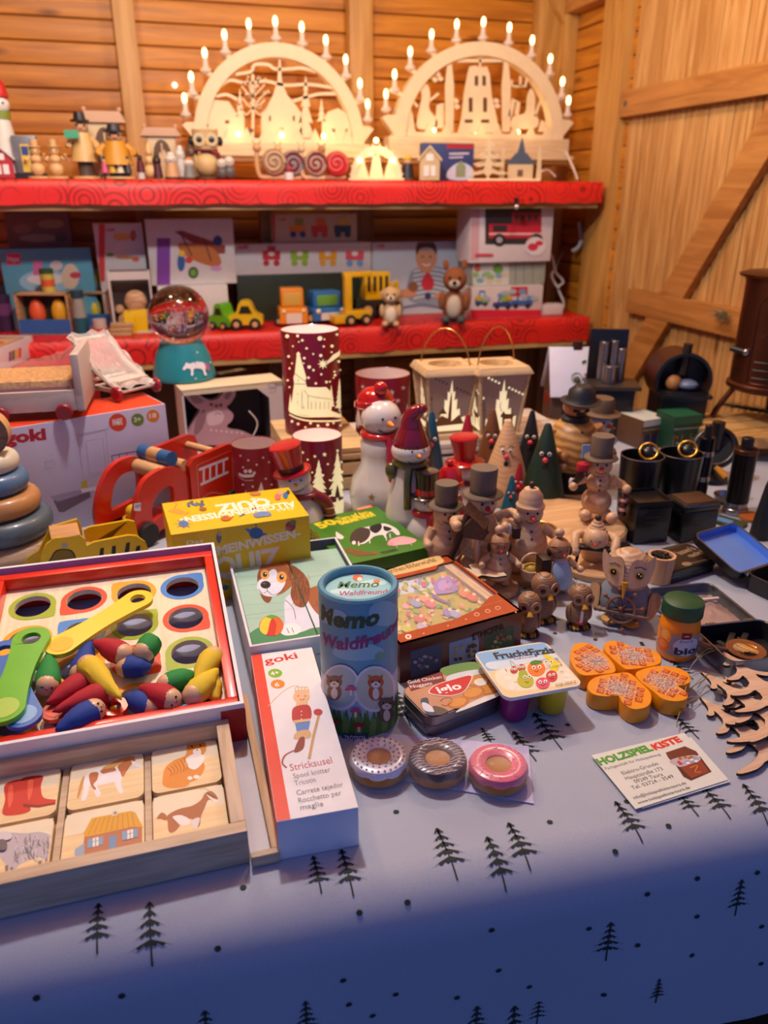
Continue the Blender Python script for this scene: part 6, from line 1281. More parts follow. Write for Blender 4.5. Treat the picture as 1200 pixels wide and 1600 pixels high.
# --- bowler-hatted smoker and the white snowman behind
p=P(888,768,0); u=ZT(p,598)
t=thing('smoker_figure','large wooden smoker man in a black bowler hat and striped waistcoat','smoker figure',(p.x,p.y,.001),facing(p,22)); t.scale=(1.14,1.14,1); ws=mat('#c99a58',.45,'rings',c2='#8f6232',sc=.45)
m=MB(); m.lathe([(0,0),(.2*u,0),(.2*u,.03*u),(0,.03*u)],wnp,None,28); m.obj('base',t)
m=MB(); m.lathe([(.0,.03*u),(.155*u,.03*u),(.16*u,.07*u),(.13*u,.24*u),(0,.25*u)],mat('#141418',.5),None,24); m.obj('trousers',t)
m=MB(); m.lathe([(0,.22*u),(.14*u,.22*u),(.205*u,.30*u),(.215*u,.42*u),(.19*u,.55*u),(.13*u,.65*u),(.07*u,.68*u),(0,.68*u)],ws,None,32); b_=m.obj('waistcoat',t)
m=MB()
for k in range(3): m.ball(0,-.21*u+.03*u*k,.44*u+.08*u*k,.016*u,mat('#3a3a38',.3),n=8)
m.obj('buttons',b_)
m=MB(); m.lathe([(.0,.66*u),(.105*u,.66*u),(.11*u,.69*u),(.09*u,.71*u),(0,.71*u)],mat('#23242a',.6),None,22); m.obj('scarf',t)
m=MB(); m.ball(0,0,.79*u,.105*u,mat('#b88460',.4),n=24,rz=.1*u); hd=m.obj('head',t); m=MB(); m.ball(.0,-.115*u,.79*u,.022*u,mat('#c88a66',.4)); m.ball(0,-.095*u,.745*u,.035*u,mat('#120c0a',.4),ry=.02*u,rz=.018*u); m.tube([(-.06*u,-.09*u,.775*u),(0,-.115*u,.768*u),(.06*u,-.09*u,.775*u)],.014*u,mat('#1a1412',.5),n=6)
for s in (-1,1): m.ball(s*.04*u,-.095*u,.82*u,.011*u,mat('#14100e',.3),n=8); 
m.obj('face',hd)
m=MB(); m.lathe([(.0,.85*u),(.15*u,.855*u),(.155*u,.865*u),(.12*u,.875*u),(.105*u,.9*u),(.1*u,.95*u),(.06*u,.995*u),(0,1.005*u)],mat('#1c1e22',.5),Rx(5),30); m.obj('bowler_hat',t)
for s in (-1,1): m=MB(); m.tube([(s*.17*u,0,.60*u),(s*.24*u,-.02*u,.46*u),(s*.17*u,-.19*u,.42*u)],[.055*u,.042*u],mat('#cfa46c',.45),n=10,smooth=4); m.ball(s*.15*u,-.21*u,.42*u,.04*u,mat('#a87448',.4),n=12); m.obj('arm',t)
q=thing('toy_hand_mirror','small bright framed picture and spoon held by the smoker man','toy tool',tuple(t.location),t.rotation_euler.z)
m=MB(); m.box(-.02*u,-.27*u,.40*u,.05*u,-.255*u,.52*u,mat('#8fb0e0',.3)); m.obj('blue_panel',q); m=MB(); m.cyl((.10*u,-.26*u,.30*u),(.10*u,-.26*u,.44*u),.012*u,dkw,n=8); m.box(.07*u,-.27*u,.42*u,.13*u,-.25*u,.55*u,dkw,b=.004); m.obj('comb',q); m=MB(); m.ball(-.18*u,-.25*u,.33*u,.05*u,mat('#8a6a50',.4),rz=.035*u); m.obj('bag',q)
p=P(950,758,0); u=ZT(p,618)
t=thing('smoker_snowman','white painted snowman in a brown hat with an orange carrot nose','snowman figure',(p.x,p.y+.06,.001),facing(p,48)); u=ZT((p.x,p.y+.06,0),620); wp=mat('#b9bccc',.35,coat=.2)
m=MB(); m.lathe([(0,0),(.2*u,0),(.24*u,.15*u),(.22*u,.32*u),(.12*u,.47*u),(.1*u,.5*u),(0,.52*u)],wp,None,28); m.obj('body',t)
m=MB(); m.ball(0,0,.67*u,.19*u,wp,n=26); hd=m.obj('head',t); sface(t,hd,.19*u,.67*u,0,nose='#c8602c',nl=.55)
m=MB(); m.lathe([(0,.80*u),(.22*u,.80*u),(.235*u,.815*u),(.2*u,.83*u),(.15*u,.84*u),(.145*u,.95*u),(.12*u,1.0*u),(0,1.0*u)],mat('#64503c',.55),Rx(4),28); m.obj('hat',t)
m=MB(); m.ball(.2*u,-.1*u,.44*u,.06*u,wp,n=12); m.obj('hand',t)
m=MB(); m.ball(0,-.24*u,.34*u,.10*u,mat('#7a5a3c',.5),n=14); m.obj('brown_pot',t); m=MB(); m.ball(-.2*u,-.05*u,.4*u,.07*u,wp,rz=.15*u); m.obj('arm',t)
# ================================================================== RIGHT: DARK TINS, STOVES, INCENSE
bk_=mat('#101012',.35,coat=.2); bkm=mat('#17171a',.5); steel=mat('#9a9ca4',.25,metal=.95); brass=mat('#c8a040',.25,metal=.9); cop=mat('#5a3020',.35,metal=.75)
def cupw(lab,px,pyb,pyt,w):
    p=P(px,pyb,0); R=mw(p,w)/2; c=p+Vector((p.x,p.y,0)).normalized()*R; h=ZT(p,pyt); t=thing('black_cup',lab,'metal cup',(c.x,c.y,.001),facing(c),'black metal cups')
    m=MB(); m.lathe([(0,0),(R*.84,0),(R*.86,.003),(R,h),(R*.96,h),(R*.83,.006),(0,.006)],bk_,None,36); m.torus(0,0,h,R*.985,.0009,steel,k=6); m.obj('cup_body',t)
    q=thing('ring_clip','brass heart-centred ring clip on the '+('left' if px<1020 else 'right')+' black cup','clip',(c.x+.008,c.y-.004,.0015),facing(c)); m=MB(); T=Tr(0,0,h+.006)@Rx(52); m.torus(0,0,0,R*.40,.0022,brass,T,28,8); m.obj('brass_ring',q); m=MB(); m.ball(0,0,0,R*.25,bk_,T,12,rz=.003); m.obj('dark_heart',q); m=MB(); m.box(-.003,-.001,h-.03,.003,.001,h+.004,brass); m.obj('clip_stem',q)
cupw('left black metal cup with a brass ring clip on its rim',990,815,722,66)
cupw('right black metal cup with a brass ring clip on its rim',1050,805,718,66)
def canister(lab,FL,FR,BL,base,lidded):
    b=P(*base,0); h=ZT(b,FL[1]); t,w,d,h=boxpx('tea_canister',lab,'canister',FL,FR,BL,h,.0006)
    m=MB(); m.box(0,0,0,w,d,h-.014 if lidded else h-.004,bk_,b=.004); m.obj('canister_body',t)
    m=MB()
    if lidded: m.box(-.001,-.001,h-.014,w+.001,d+.001,h-.001,bk_,b=.004); m.box(.005,.004,h-.0012,w-.005,d-.004,h,wood('#4a2c1a','#34200f','x',2),b=.0004); m.tube([(p[0],p[1],h-.004) for p in rrect(-.001,-.001,w+.001,d+.001,.006)],.0008,steel,closed=True,n=5)
    else: 
        openbox(m,0,0,w,d,h-.012,h,.002,bk_,bkm); m.box(.003,.003,h-.008,w-.003,d-.003,h-.006,bk_,b=.001)
    m.obj('lid' if lidded else 'open_rim',t)
    m=MB(); f=Face(t,F_front()); r=random.Random(3)
    for k in range(4): f.line(m,'#3c3c40',[(w*.25,h*(.62-.12*k)),(w*.5,h*(.635-.12*k)),(w*.75,h*(.62-.12*k))],.0011,px=False)
    m.obj('printed_lettering',t)
canister('square black tea canister with an empty recessed top',(997,786),(1053,782),(987,764),(986,852),False)
canister('square black tea canister with a dark wooden lid inlay',(1072,789),(1127,783),(1058,769),(1060,850),True)
def flattin(name,lab,cat,FL,FR,BL,zt,r=.014,mt=bk_,top=None):
    t,w,d,h=boxpx(name,lab,cat,FL,FR,BL,zt,.0006); m=MB(); m.prism(rrect(.0008,.0008,w-.0008,d-.0008,r,6),0,h*.6,mt); m.obj('tin_base',t); m=MB(); m.prism(rrect(0,0,w,d,r,6),h*.5,h-.001,mt); m.prism(rrect(.0015,.0015,w-.0015,d-.0015,r-.001,6),h-.001,h,top or mt); m.tube([(p[0],p[1],h*.5) for p in rrect(0,0,w,d,r,6)],.0006,steel,closed=True,n=5); m.obj('lid',t); return t,w,d,h
t,w,d,h=flattin('flat_tin','flat black tin with pale curly German lettering on its brown lid','tin',(1044,896),(1126,872),(1020,860),.020,top=mat('#2a1c12',.45))
m=MB(); f=Face(t,F_top(h)); f.text(m,"Wir lassen's",(1046,873),(1088,858),8,'#9a8468',.02); f.text(m,"nacht los!",(1080,871),(1112,860),7,'#9a8468',.02); f.line(m,'#9a8468',[(1068,884),(1080,880),(1112,872)],.0008); f.ell(m,'#8a7458',1073,881,8,3)
f.line(m,'#8a7050',[(1032,864),(1046,857),(1062,852),(1078,847),(1088,843),(1100,842)],.0007); m.obj('lettering',t)
t,w,d,h=flattin('flat_tin','black tin almost hidden behind the bending wooden snowman','tin',(955,868),(1000,860),(948,850),.014,.008); m=MB(); f=Face(t,F_top(h)); f.line(m,'#55504a',[(960,858),(975,856),(990,853)],.001); m.obj('printed_lettering',t)
p=P(1027,916,0); R=mw(p,40)/2; c=p+Vector((p.x,p.y,0)).normalized()*R; h=ZT(p,876)
t=thing('incense_pot','round wooden pot filled with black pellets beside the large owl','pot',(c.x,c.y,.001)); m=MB(); m.lathe([(0,0),(R*.95,0),(R*1.06,h),(R*.86,h),(R*.84,h*.75),(0,h*.75)],wood('#d0a47c','#bd8f68','z',2),None,32); m.obj('pot_body',t)
m=MB(); rr=random.Random(1)
for k in range(90): a=rr.uniform(0,6.3); r=R*.8*math.sqrt(rr.random()); m.ball(r*cs(a),r*sn(a),h*.8+rr.uniform(0,.006),.0022,bk_,n=6)
o_=m.obj('black_pellets',t); o_['kind']='stuff'
# open tin with charcoal, lid folded back
alu=mat('#8d9096',.28,metal=.9)
def traytin(m,w,d,z0,z1,mo,mi,T=None,r=.012):
    a=rrect(0,0,w,d,r,6); b=rrect(.0018,.0018,w-.0018,d-.0018,r-.0018,6); n=len(a)
    vs=[(x,y,z0) for x,y in a]+[(x,y,z1) for x,y in a]+[(x,y,z1) for x,y in b]+[(x,y,z0+.0012) for x,y in b]
    m.add(vs,[(i,(i+1)%n,n+(i+1)%n,n+i) for i in range(n)]+[(n+i,n+(i+1)%n,2*n+(i+1)%n,2*n+i) for i in range(n)]+[tuple(range(n-1,-1,-1))],mo,T); m.add(vs,[(2*n+i,2*n+(i+1)%n,3*n+(i+1)%n,3*n+i) for i in range(n)]+[tuple(range(3*n,4*n))],mi,T); m.tube([(x,y,z1) for x,y in a],.0007,steel,T,5,closed=True)
t,w,d,h=boxpx('incense_tin','open aluminium tin of charcoal sticks with its lid folded back','tin',(1143,1036),(1262,1022),(1088,978),.024,.0006); w_=w
m=MB(); traytin(m,w,d,0,h,alu,bkm); m.obj('tin_base',t)
m=MB(); traytin(m,w,d+.03,0,.012,alu,alu,Tr(0,d+.002,.004)@Rx(0)); m.obj('open_lid',t)
for x in (.02,.07): m=MB(); m.box(x,d-.001,h-.004,x+.012,d+.004,h,steel); m.obj('hinge',t)
base=t
q=thing('plastic_bag','clear plastic bag of grey powder lying in the open tin lid','bag',tuple(t.location),t.rotation_euler.z); m=MB(); nx_=14; vs=[];fs=[]; rr=random.Random(5)
for i in range(nx_+1):
    for j in range(nx_+1): vs.append((.012+(w-.024)*i/nx_,d+.012+(d)*j/nx_,.0075+.0035*rr.random()+.006*sn(PI*i/nx_)*sn(PI*j/nx_)))
for i in range(nx_):
    for j in range(nx_): a=i*(nx_+1)+j; fs.append((a,a+nx_+1,a+nx_+2,a+1))
m.add(vs,fs,mat('#a08a86',.12,coat=.8)); m.obj('bag_sheet',q); m=MB(); m.box(.014,d+.012+d*.72,.013,w-.012,d+.016+d*.72,.016,mat('#d6c6c0',.2,coat=.5)); m.obj('zip_strip',q)
rr=random.Random(9)
for k in range(14):
    x0,y0=rr.uniform(.02,w-.03),rr.uniform(.02,d-.012); a=rr.uniform(-50,50); q=thing('charcoal_stick','one of the thin black charcoal sticks in the open aluminium tin','charcoal',tuple(base.location),base.rotation_euler.z,'charcoal sticks in the open tin')
    m=MB(); L=rr.uniform(.02,.04); T=Tr(x0,y0,.006+.006*rr.random())@Rz(a+90); m.box(-L/2,-.0035,-.002,L/2,.0035,.003,mat('#17161a',.55),T,.001); m.obj('stick',q)
p=P(1166,1012,.022); q=thing('round_sieve','small tea strainer with a copper rim and shining bowl in the open tin','tea strainer',(p.x,p.y,.0165),base.rotation_euler.z)
m=MB(); m.lathe([(.0135,.0),(.021,.002),(.0215,.004),(.0135,.003),(.0135,0)],mat('#8a5a3c',.35,metal=.5),None,36); m.obj('rim',q); m=MB(); m.lathe([(0,.0005),(.013,.001),(.0138,.0035),(.0125,.003),(0,.002)],mat('#dfe3e6',.06,metal=1),None,30); m.obj('bowl',q)
m=MB(); a=q.rotation_euler.z; m.tube([(-.02,.004,.003),(-.034,.008,.004),(-.056,.024,.006)],[.0022,.0045],mat('#8a5a3c',.4),n=8,smooth=3); m.obj('handle',q)
# second open tin; blue sky reflection is painted into the lid's inside colour
A=P(1163,894,.024); B_=P(1228,872,.024); C_=P(1113,826,.052)
U=(B_-A); w=U.length; U=U/w; V=(C_-A); V=V-U*V.dot(U); dd=V.length; V=V/dd; Nn=U.cross(V); M=Matrix((( U.x,V.x,Nn.x,0),(U.y,V.y,Nn.y,0),(U.z,V.z,Nn.z,0),(0,0,0,1)))
t=thing('open_tin','black tin standing open with a shiny blue lid lining, at the right edge','tin',(A.x,A.y,.0006),math.atan2(U.y,U.x)); L_=MW(t).inverted()@Matrix.Translation(A)@M  # the lid lining's blue is sky reflection painted into its colour
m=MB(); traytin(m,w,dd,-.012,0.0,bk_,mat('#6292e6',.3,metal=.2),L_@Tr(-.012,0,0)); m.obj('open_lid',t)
m=MB(); traytin(m,w,.075,0,.024,bk_,bkm,Tr(0,-.077,0)); m.obj('tin_base',t); m=MB(); m.box(.004,-.004,.018,.016,.002,.023,steel); m.obj('hinge',t)
for k in range(3): q=thing('charcoal_stick','one of the black charcoal sticks in the tin at the right edge','charcoal',tuple(t.location),t.rotation_euler.z,'charcoal sticks in the black tin'); m=MB(); m.box(.014+.012*k,-.06,.004,.022+.012*k,-.02,.012,bkm,b=.001); m.obj('stick',q)
# incense boxes
def ibox(lab,FL,FR,BL,base,ct,cb,cf):
    h=ZT(P(*base,0),FL[1]); t,w,d,h=boxpx('incense_box',lab,'small box',FL,FR,BL,h,.0006); m=MB(); m.box(0,0,0,w,d,h,mat(cb,.5),b=.0008); m.obj('carton',t)
    m=MB(); f=Face(t,F_top(h)); f.poly(m,ct,[(.001,.001),(w-.001,.001),(w-.001,d-.001),(.001,d-.001)],px=False); g=Face(t,F_front()); g.poly(m,ct,[(.001,h*.78),(w-.001,h*.78),(w-.001,h-.001),(.001,h-.001)],px=False); g.poly(m,cf,[(.003,.003),(w-.003,.003),(w-.003,h*.5),(.003,h*.5)],px=False)
    for k in range(4): g.line(m,'#c8a050',[(.004+k*(w-.008)/3,.004),(.004+k*(w-.008)/3,h*.5)],.001,px=False)
    rr=random.Random(int(FL[0]))
    for k in range(8): g.ell(m,rr.choice(('#c8502c','#3a5aa0','#a8a8b0')),rr.uniform(.006,w-.006),rr.uniform(.005,h*.45),.003,.002,px=False)
    g.text(m,'Räucherkerzen',(.003,h*.64),(w-.003,h*.64),.0035,'#e8e0c8',.0,px=False); m.obj('printed_panels',t)
ibox('white-topped incense box with a brown front, left of the green one',(1006,658),(1046,652),(990,641),(1004,703),'#c4cdc8','#5a3c28','#2c2a4a')
ibox('dark green incense box right of the white-topped one',(1055,652),(1100,648),(1050,638),(1053,708),'#1a5a3c','#123c28','#2c3a1c')
# copper stove at the right edge on a wood slice
p=P(1192,660,.055); t=thing('display_block','pale wood slice on a block under the copper stove','wood slice',(p.x-.03,p.y-.0,.001)); m=MB(); m.lathe([(0,.030),(.112,.030),(.116,.036),(.113,.052),(0,.052)],mat('#c9a268',.5,'rings',c2='#a67c48',sc=.4),Sc(1,.85,1),40); m.obj('slice',t); m=MB(); m.box(-.06,-.05,0,.06,.05,.031,wood('#8a6238','#6a4828','x',1)); m.obj('block',t)
R=.078; t=thing('toy_stove','dark copper smoker stove with chimney pipe at the right edge','stove',(p.x+.012,p.y+.02,.054),facing(p,-6)); zb=ZT((p.x,p.y,0),612)-.054; zt=ZT((p.x,p.y,0),432)-.054
m=MB(); m.lathe([(0,zb),(R*.9,zb),(R*1.04,zb+.006),(R*1.04,zb+.014),(R*.97,zb+.018),(R*.97,zt-.012),(R,zt-.008),(R,zt-.003),(0,zt-.001)],cop,None,44); m.obj('drum',t)
m=MB(); m.lathe([(0,zt-.001),(R*1.14,zt-.002),(R*1.16,zt+.003),(R*1.0,zt+.007),(0,zt+.012)],cop,None,44); m.obj('top_plate',t)
m=MB(); m.lathe([(.024,zt+.006),(.024,zt+.10),(.022,zt+.10)],mat('#3a2018',.4,metal=.6),Tr(.0,0,0),24); m.obj('chimney_pipe',t)
for a in (200,320,90): m=MB(); m.tube([(R*.8*cs(rad(a)),R*.8*sn(rad(a)),zb+.004),(R*1.15*cs(rad(a)),R*1.15*sn(rad(a)),zb*.35),(R*1.25*cs(rad(a)),R*1.25*sn(rad(a)),.002)],.006,cop,n=8,smooth=3); m.obj('leg',t)
m=MB(); H2=zt-zb; fr=[(-.035,zb+H2*.1),(.04,zb+H2*.1),(.04,zb+H2*.78),(.03,zb+H2*.84),(-.025,zb+H2*.84),(-.035,zb+H2*.78)]; L2=[(x,z) for x,z in fr]
def onc(x,z,o): return (( R*.97+o)*sn(x/R),-(R*.97+o)*cs(x/R),z)
pts=[]
for (x0,z0),(x1,z1) in zip(L2,L2[1:]+L2[:1]): pts+=[onc(x0+(x1-x0)*k/6,z0+(z1-z0)*k/6,.001) for k in range(6)]
m.tube(pts,.0013,cop,n=5,closed=True)
for k in range(3): m.tube([onc(-.025+.055*q/5,zb+H2*(.15+.07*k),.001) for q in range(6)],.0016,mat('#1a0e0a',.5),n=5)
m.tube([onc(-.02,zb+H2*.5,.001),onc(-.0,zb+H2*.58,.001),onc(.02,zb+H2*.5,.001)],.001,cop,n=5); m.obj('embossed_door',t)
m=MB(); m.cyl(onc(-.050,zb+H2*.36,0),onc(-.072,zb+H2*.38,.018),.006,mat('#1a1210',.4)); m.ball(*onc(-.046,zb+H2*.36,.002),.008,steel,n=10); m.obj('latch',t)
# barrel oven
p=P(1046,700,0); p=p+Vector((p.x,p.y,0)).normalized()*.10; u=mw(p,40); zc=ZT(p,592); t=thing('barrel_oven','black and brown barrel-shaped smoker oven with a chimney','oven',(p.x,p.y,.001),facing(p,18))
m=MB(); T=Tr(0,0,zc)@Rx(90); m.lathe([(u*.97,-u*1.2),(u*.97,u*.5),(u*1.03,u*.5),(u*1.03,-u*1.2)],mat('#4a2618',.4,metal=.4),T@Tr(0,0,0),36); m.lathe([(0,-u*1.2),(u,-u*1.2)],cop,T,36); m.lathe([(0,-u*.1),(u*.97,-u*.1)],bkm,T,36); m.lathe([(u*.93,u*.52),(u*1.05,u*.52),(u*1.05,u*.4)],bk_,T,36); m.obj('barrel',t)
m=MB(); m.box(-u*.85,-u*.9,0,u*.85,u*.9,zc-u*.35,bk_,b=.003); m.box(-u*.95,-u*1.1,zc-u*.55,u*.95,-u*.2,zc-u*.4,bk_,b=.002); m.box(-u*.7,-u*.93,zc-u*1.1,u*.7,-u*.9,zc-u*.7,bkm); m.obj('black_cabinet',t)
m=MB(); m.cyl((.0,-u*.2,zc+u*.2),(.004,-u*.2,zc+u*1.35),u*.17,mat('#3a3028',.4,metal=.5)); m.obj('chimney_pipe',t); m=MB(); m.ball(-u*.3,-u*.3,zc-u*.1,u*.3,mat('#b07a48',.5),n=14); m.ball(u*.2,-u*.35,zc-u*.15,u*.4,mat('#6a7a9a',.4),rz=u*.2,n=14); m.obj('figure_inside',t)
# black cupboard with steel cylinders
p=P(972,700,0)+Vector((.02,.1,0)); u=mw(p,38); zt=ZT(p,598); t=thing('toy_kitchen_stove','black smoker kitchen range with a steel-topped shelf','stove',(p.x,p.y,.001),facing(p,10)); m=MB(); m.box(-u*.8,-u*.7,0,u*.85,u*.7,zt-.008,bk_,b=.002); m.box(-u*.6,-u*.72,zt*.2,u*.65,-u*.69,zt*.75,bkm,b=.001); m.obj('body',t)
m=MB(); m.box(-u*1.0,-u*.85,zt-.008,u*1.05,u*.85,zt,mat('#4a4038',.35,metal=.5),b=.001); m.obj('top_plate',t); m=MB(); m.box(-u*.9,u*.6,zt,u*.6,u*.72,zt+u*2.0,bk_,b=.001); m.obj('back_panel',t)
for k,(x,hh,r) in enumerate(((-.35,1.55,.2),(.05,1.6,.16),(.35,1.3,.17),(-.1,.7,.3))): q=dict(loc=1); m=MB(); m.cyl((x*u,u*(.35 if k<3 else -.1),zt+.0006),(x*u,u*(.35 if k<3 else -.1),zt+hh*u),r*u,steel,bev=.001); tt=thing('steel_canister',('tall steel cylinder at the left on the black kitchen range','thin steel cylinder in the middle on the black kitchen range','steel cylinder at the right on the black kitchen range','low wide steel can in front on the black kitchen range')[k],'metal canister',tuple(t.location),t.rotation_euler.z,'steel canisters on the black range'); m.obj('cylinder',tt)
# little house with white roof
p=P(896,672,0)+Vector((.02,.06,0)); zt=ZT(p,545); t=thing('incense_house','small brick smoker house with a snow-white roof and chimney','miniature house',(p.x,p.y,.001),facing(p,14)); u=mw(p,38); ze=ZT(p,605)
m=MB(); m.prism([(-u*.75,0),(u*.75,0),(u*.75,ze),(0,zt),(-u*.75,ze)],-u*.95,u*.95,mat('#5c4438',.6),Rz(90)@Rx(90)); m.obj('brick_walls',t)
m=MB(); L3=math.hypot(u*.95,(zt-ze)*1.15); a=math.degrees(math.atan2((zt-ze)*1.15,u*.95))
for s in (-1,1): m.box(-u*1.05,0,0,u*1.05,L3,.004,mat('#c9cde6',.5),Tr(0,-s*u*.95 if True else 0,ze-.012)@Rz(0 if s>0 else 180)@Rx(a),b=.001)
m.obj('snowy_roof',t); m=MB(); m.box(-u*.1,-u*.12,zt-.01,u*.25,u*.12,zt+.016,mat('#3c1612',.5),b=.001); m.obj('chimney',t); m=MB(); T=Tr(0,-u*.95,ze-.012)@Rx(a); m.lathe([(0,.004),(.008,.004),(.006,.011),(0,.013)],mat('#54483a',.6),T@Tr(0,L3*.35,0),10); m.torus(0,L3*.38,.0055,.012,.0012,mat('#8a9a8a',.6),T,18,5)
for x,y,c in ((.015,.7,'#3a6a3a'),(.02,.72,'#3a6a3a'),(.02,.45,'#a83040')): m.ball(x,L3*y,.006,.003,mat(c,.5),T,8)
m.obj('roof_ornament',t); m=MB()
for k in range(2): m.box(-u*1.0,-u*.4+u*.45*k,ze*.55,-u*.94,-u*.15+u*.45*k,ze*.85,mat('#8a2c20',.5))
m.box(-u*.5,-u*.80,ze*.3,u*.5,-u*.745,ze*.8,mat('#2a1e1c',.6)); m.obj('window',t)
p=P(868,655,.05); m=MB(); m.box(-.035,-.02,0,.035,.03,.03,wood('#d0a46a','#b88a52','x',2),b=.004); o_=m.obj('wood_block',None,None,(p.x,p.y+.06,.0008),facing(p,-30)); tag(o_,'pale wooden block behind the bowler-hatted smoker','wood block')
# grinders and tubes, black press, coins, cone, cards
def tubeobj(name,lab,cat,px,pyb,pyt,w,bands):
    p=P(px,pyb,0); R=mw(p,w)/2; h=ZT(p,pyt); t=thing(name,lab,cat,(p.x,p.y+R,.001)); 
    for (a,b,r,c,pn) in bands: m=MB(); m.lathe([(0,a*h),(R*r,a*h),(R*r,b*h-.001),(R*r-.001,b*h),(0,b*h)],c,None,26); m.obj(pn,t)
gm=mat('#26262c',.25,metal=.8); 
tubeobj('pepper_mill','dark ribbed metal mill right of the black cups','mill',1097,790,668,26,[(0,.1,1,steel,'base_ring'),(.1,.3,.93,gm,'barrel'),(.3,.36,1,steel,'ring'),(.36,.62,.93,gm,'barrel'),(.62,.68,1,steel,'ring'),(.68,.85,.95,gm,'barrel'),(.85,1,.45,mat('#1a1412',.4),'knob')])
tubeobj('pepper_mill','larger brown metal mill at the right edge','mill',1160,808,690,36,[(0,.08,1.05,steel,'base_ring'),(.08,.16,.9,steel,'ring'),(.16,.8,.95,mat('#2a2424',.28,metal=.8),'barrel'),(.8,.86,1,mat('#5a3a2c',.3,metal=.7),'collar'),(.86,1.0,.5,mat('#1a1412',.4),'knob')])
p=P(1148,770,0)+Vector((0,.07,0)); t=thing('black_press','black cast spindle press standing before the fir twig','press',(p.x,p.y,.001),facing(p,0)); u=mw(p,30)
m=MB(); m.lathe([(0,0),(u*.9,0),(u*.85,.008),(u*.3,.02),(u*.25,u*1.6),(0,u*1.6)],bk_,None,26); m.obj('stand',t); m=MB(); T=Tr(0,0,u*1.75)@Rx(62); m.torus(0,0,0,u*.95,u*.18,bk_,T,32,10); m.lathe([(0,-.004),(u*.8,-.004),(u*.8,.002),(0,.004)],bkm,T,28); m.obj('wheel',t); m=MB(); m.cyl((0,0,u*1.7),(0,0,u*3.1),u*.32,bk_); m.obj('spindle',t); m=MB(); m.cyl((u*.2,-u*.5,u*.9),(u*.75,-u*.7,u*.5),u*.14,mat('#c88a2c',.4),r2=u*.18); m.obj('yellow_handle',t); m=MB(); m.ball(-u*.9,-u*.4,u*1.2,u*.2,mat('#8a9ab0',.3),rz=u*.5); m.obj('glass_drop',t)
p=P(1148,790,0); m=MB(); m.lathe([(0,0),(.020,0),(.024,.012),(.0225,.012),(.019,.003),(0,.003)],steel,None,28); o_=m.obj('metal_bowl',None,None,(p.x,p.y+.02,.001)); tag(o_,'small steel bowl behind the green card at the right','bowl')
p=P(1186,840,0); m=MB(); m.lathe([(0,0),(.016,0),(.013,.03),(.006,.085),(.003,.098),(0,.1)],bkm,None,24); o_=m.obj('black_cone',None,None,(p.x,p.y,.001)); tag(o_,'tall black cone behind the open blue-lit tin','cone figure')
p=P(1135,818,0); m=MB(); m.box(-.028,-.016,0,.028,.016,.005,mat('#3a4a2a',.4),b=.0006); m.box(-.022,-.012,.005,.01,.004,.0054,mat('#5a8ac8',.4)); o_=m.obj('picture_card',None,None,(p.x,p.y,.001),facing(p,-20)); tag(o_,'small green and blue picture box between the tins','small box')
p=P(1166,812,0); m=MB(); m.lathe([(0,0),(.02,0),(.021,.005),(.012,.006),(0,.004)],mat('#b8642c',.4),None,24); o_=m.obj('copper_dish',None,None,(p.x+.01,p.y+.0,.001)); tag(o_,'small copper dish at the foot of the brown metal mill','dish')
t=thing('fir_twig','green fir twig lying on the wood slice by the stove','fir twig',(0,0,0)); a=P(1128,632,.075); b=P(1215,648,.065); m=MB(); m.tube([a,(a+b)/2+Vector((0,0,.004)),b],.0022,mat('#5a4028',.7),n=6); m.obj('twig_stem',t); m=MB(); rr=random.Random(2); nd=mat('#2c3a24',.6)
for k in range(520):
    q=rr.random(); c=a+(b-a)*q; d=Vector((rr.uniform(-1,1),rr.uniform(-1,1),rr.uniform(-.3,1))).normalized()*rr.uniform(.012,.024); s=d.orthogonal().normalized()*.0006; m.add([c+s,c-s,c+d],[(0,1,2)],nd)
o_=m.obj('needles',t); o_['kind']='stuff'
m=MB(); rr=random.Random(3); c=W(1128,492,2.0); c=XX(1128,492,1.352); 
for k in range(160): d=Vector((-abs(rr.gauss(0,.4)),rr.gauss(0,1),rr.gauss(0,.5))).normalized()*rr.uniform(.01,.035); e=Vector((0,rr.uniform(-.02,.02),rr.uniform(-.008,.008))); s=d.orthogonal().normalized()*.0008; m.add([c+e+s,c+e-s,c+e+d],[(0,1,2)],mat('#6a6248',.7))
m.tube([c+Vector((.013,0,0)),c],.002,mat('#6a6248',.7),n=5); tag(m.obj('dried_sprig'),'dried grey-green sprig fastened to the lower door rail','sprig')
# ================================================================== LEFT: BOXES AND WOODEN TOYS
h=.180; t,w,d,h=boxpx('doll_furniture_box','large white doll furniture carton with three round badges','box',(-70,683),(258,631),(-60,640),.180,.0006); d=.10
m=MB(); m.box(0,0,0,w,d,h,mat('#bab6cf',.5),b=.001); m.obj('carton',t); m=MB(); f=Face(t,F_top(h)); f.poly(m,'#d8401c',[(.002,.002),(w-.002,.002),(w-.002,d-.002),(.002,d-.002)],px=False); m.obj('orange_top',t)
m=MB(); f=Face(t,F_front()); f.text(m,'goki',(6,694),(73,686),18,'#b01c2c',.05); 
for x,y,r,c,s in ((184,660,14,'#d8482c','MADE'),(215,656,10,'#6a8a2c','3+'),(239,650,10,'#d8862c','18')): f.ell(m,c,x,y,r,r); f.text(m,s,(x-r*.55,y+r*.35),(x+r*.55,y+r*.2),r*.7,'#e8e4dc',.03)
f.ell(m,'#e8e4dc',184,660,3,3); m.obj('lettering',t)
m=MB(); g='#9a96b0'; f.k=3
for a in ([(122,682),(165,673),(171,740),(130,748),(122,682)],[(134,690),(160,684),(166,736),(140,742),(134,690)],[(70,722),(84,719),(86,730),(72,733),(70,722)],[(118,680),(170,670),(169,664)]): f.line(m,g,a,.0009,sm=False)
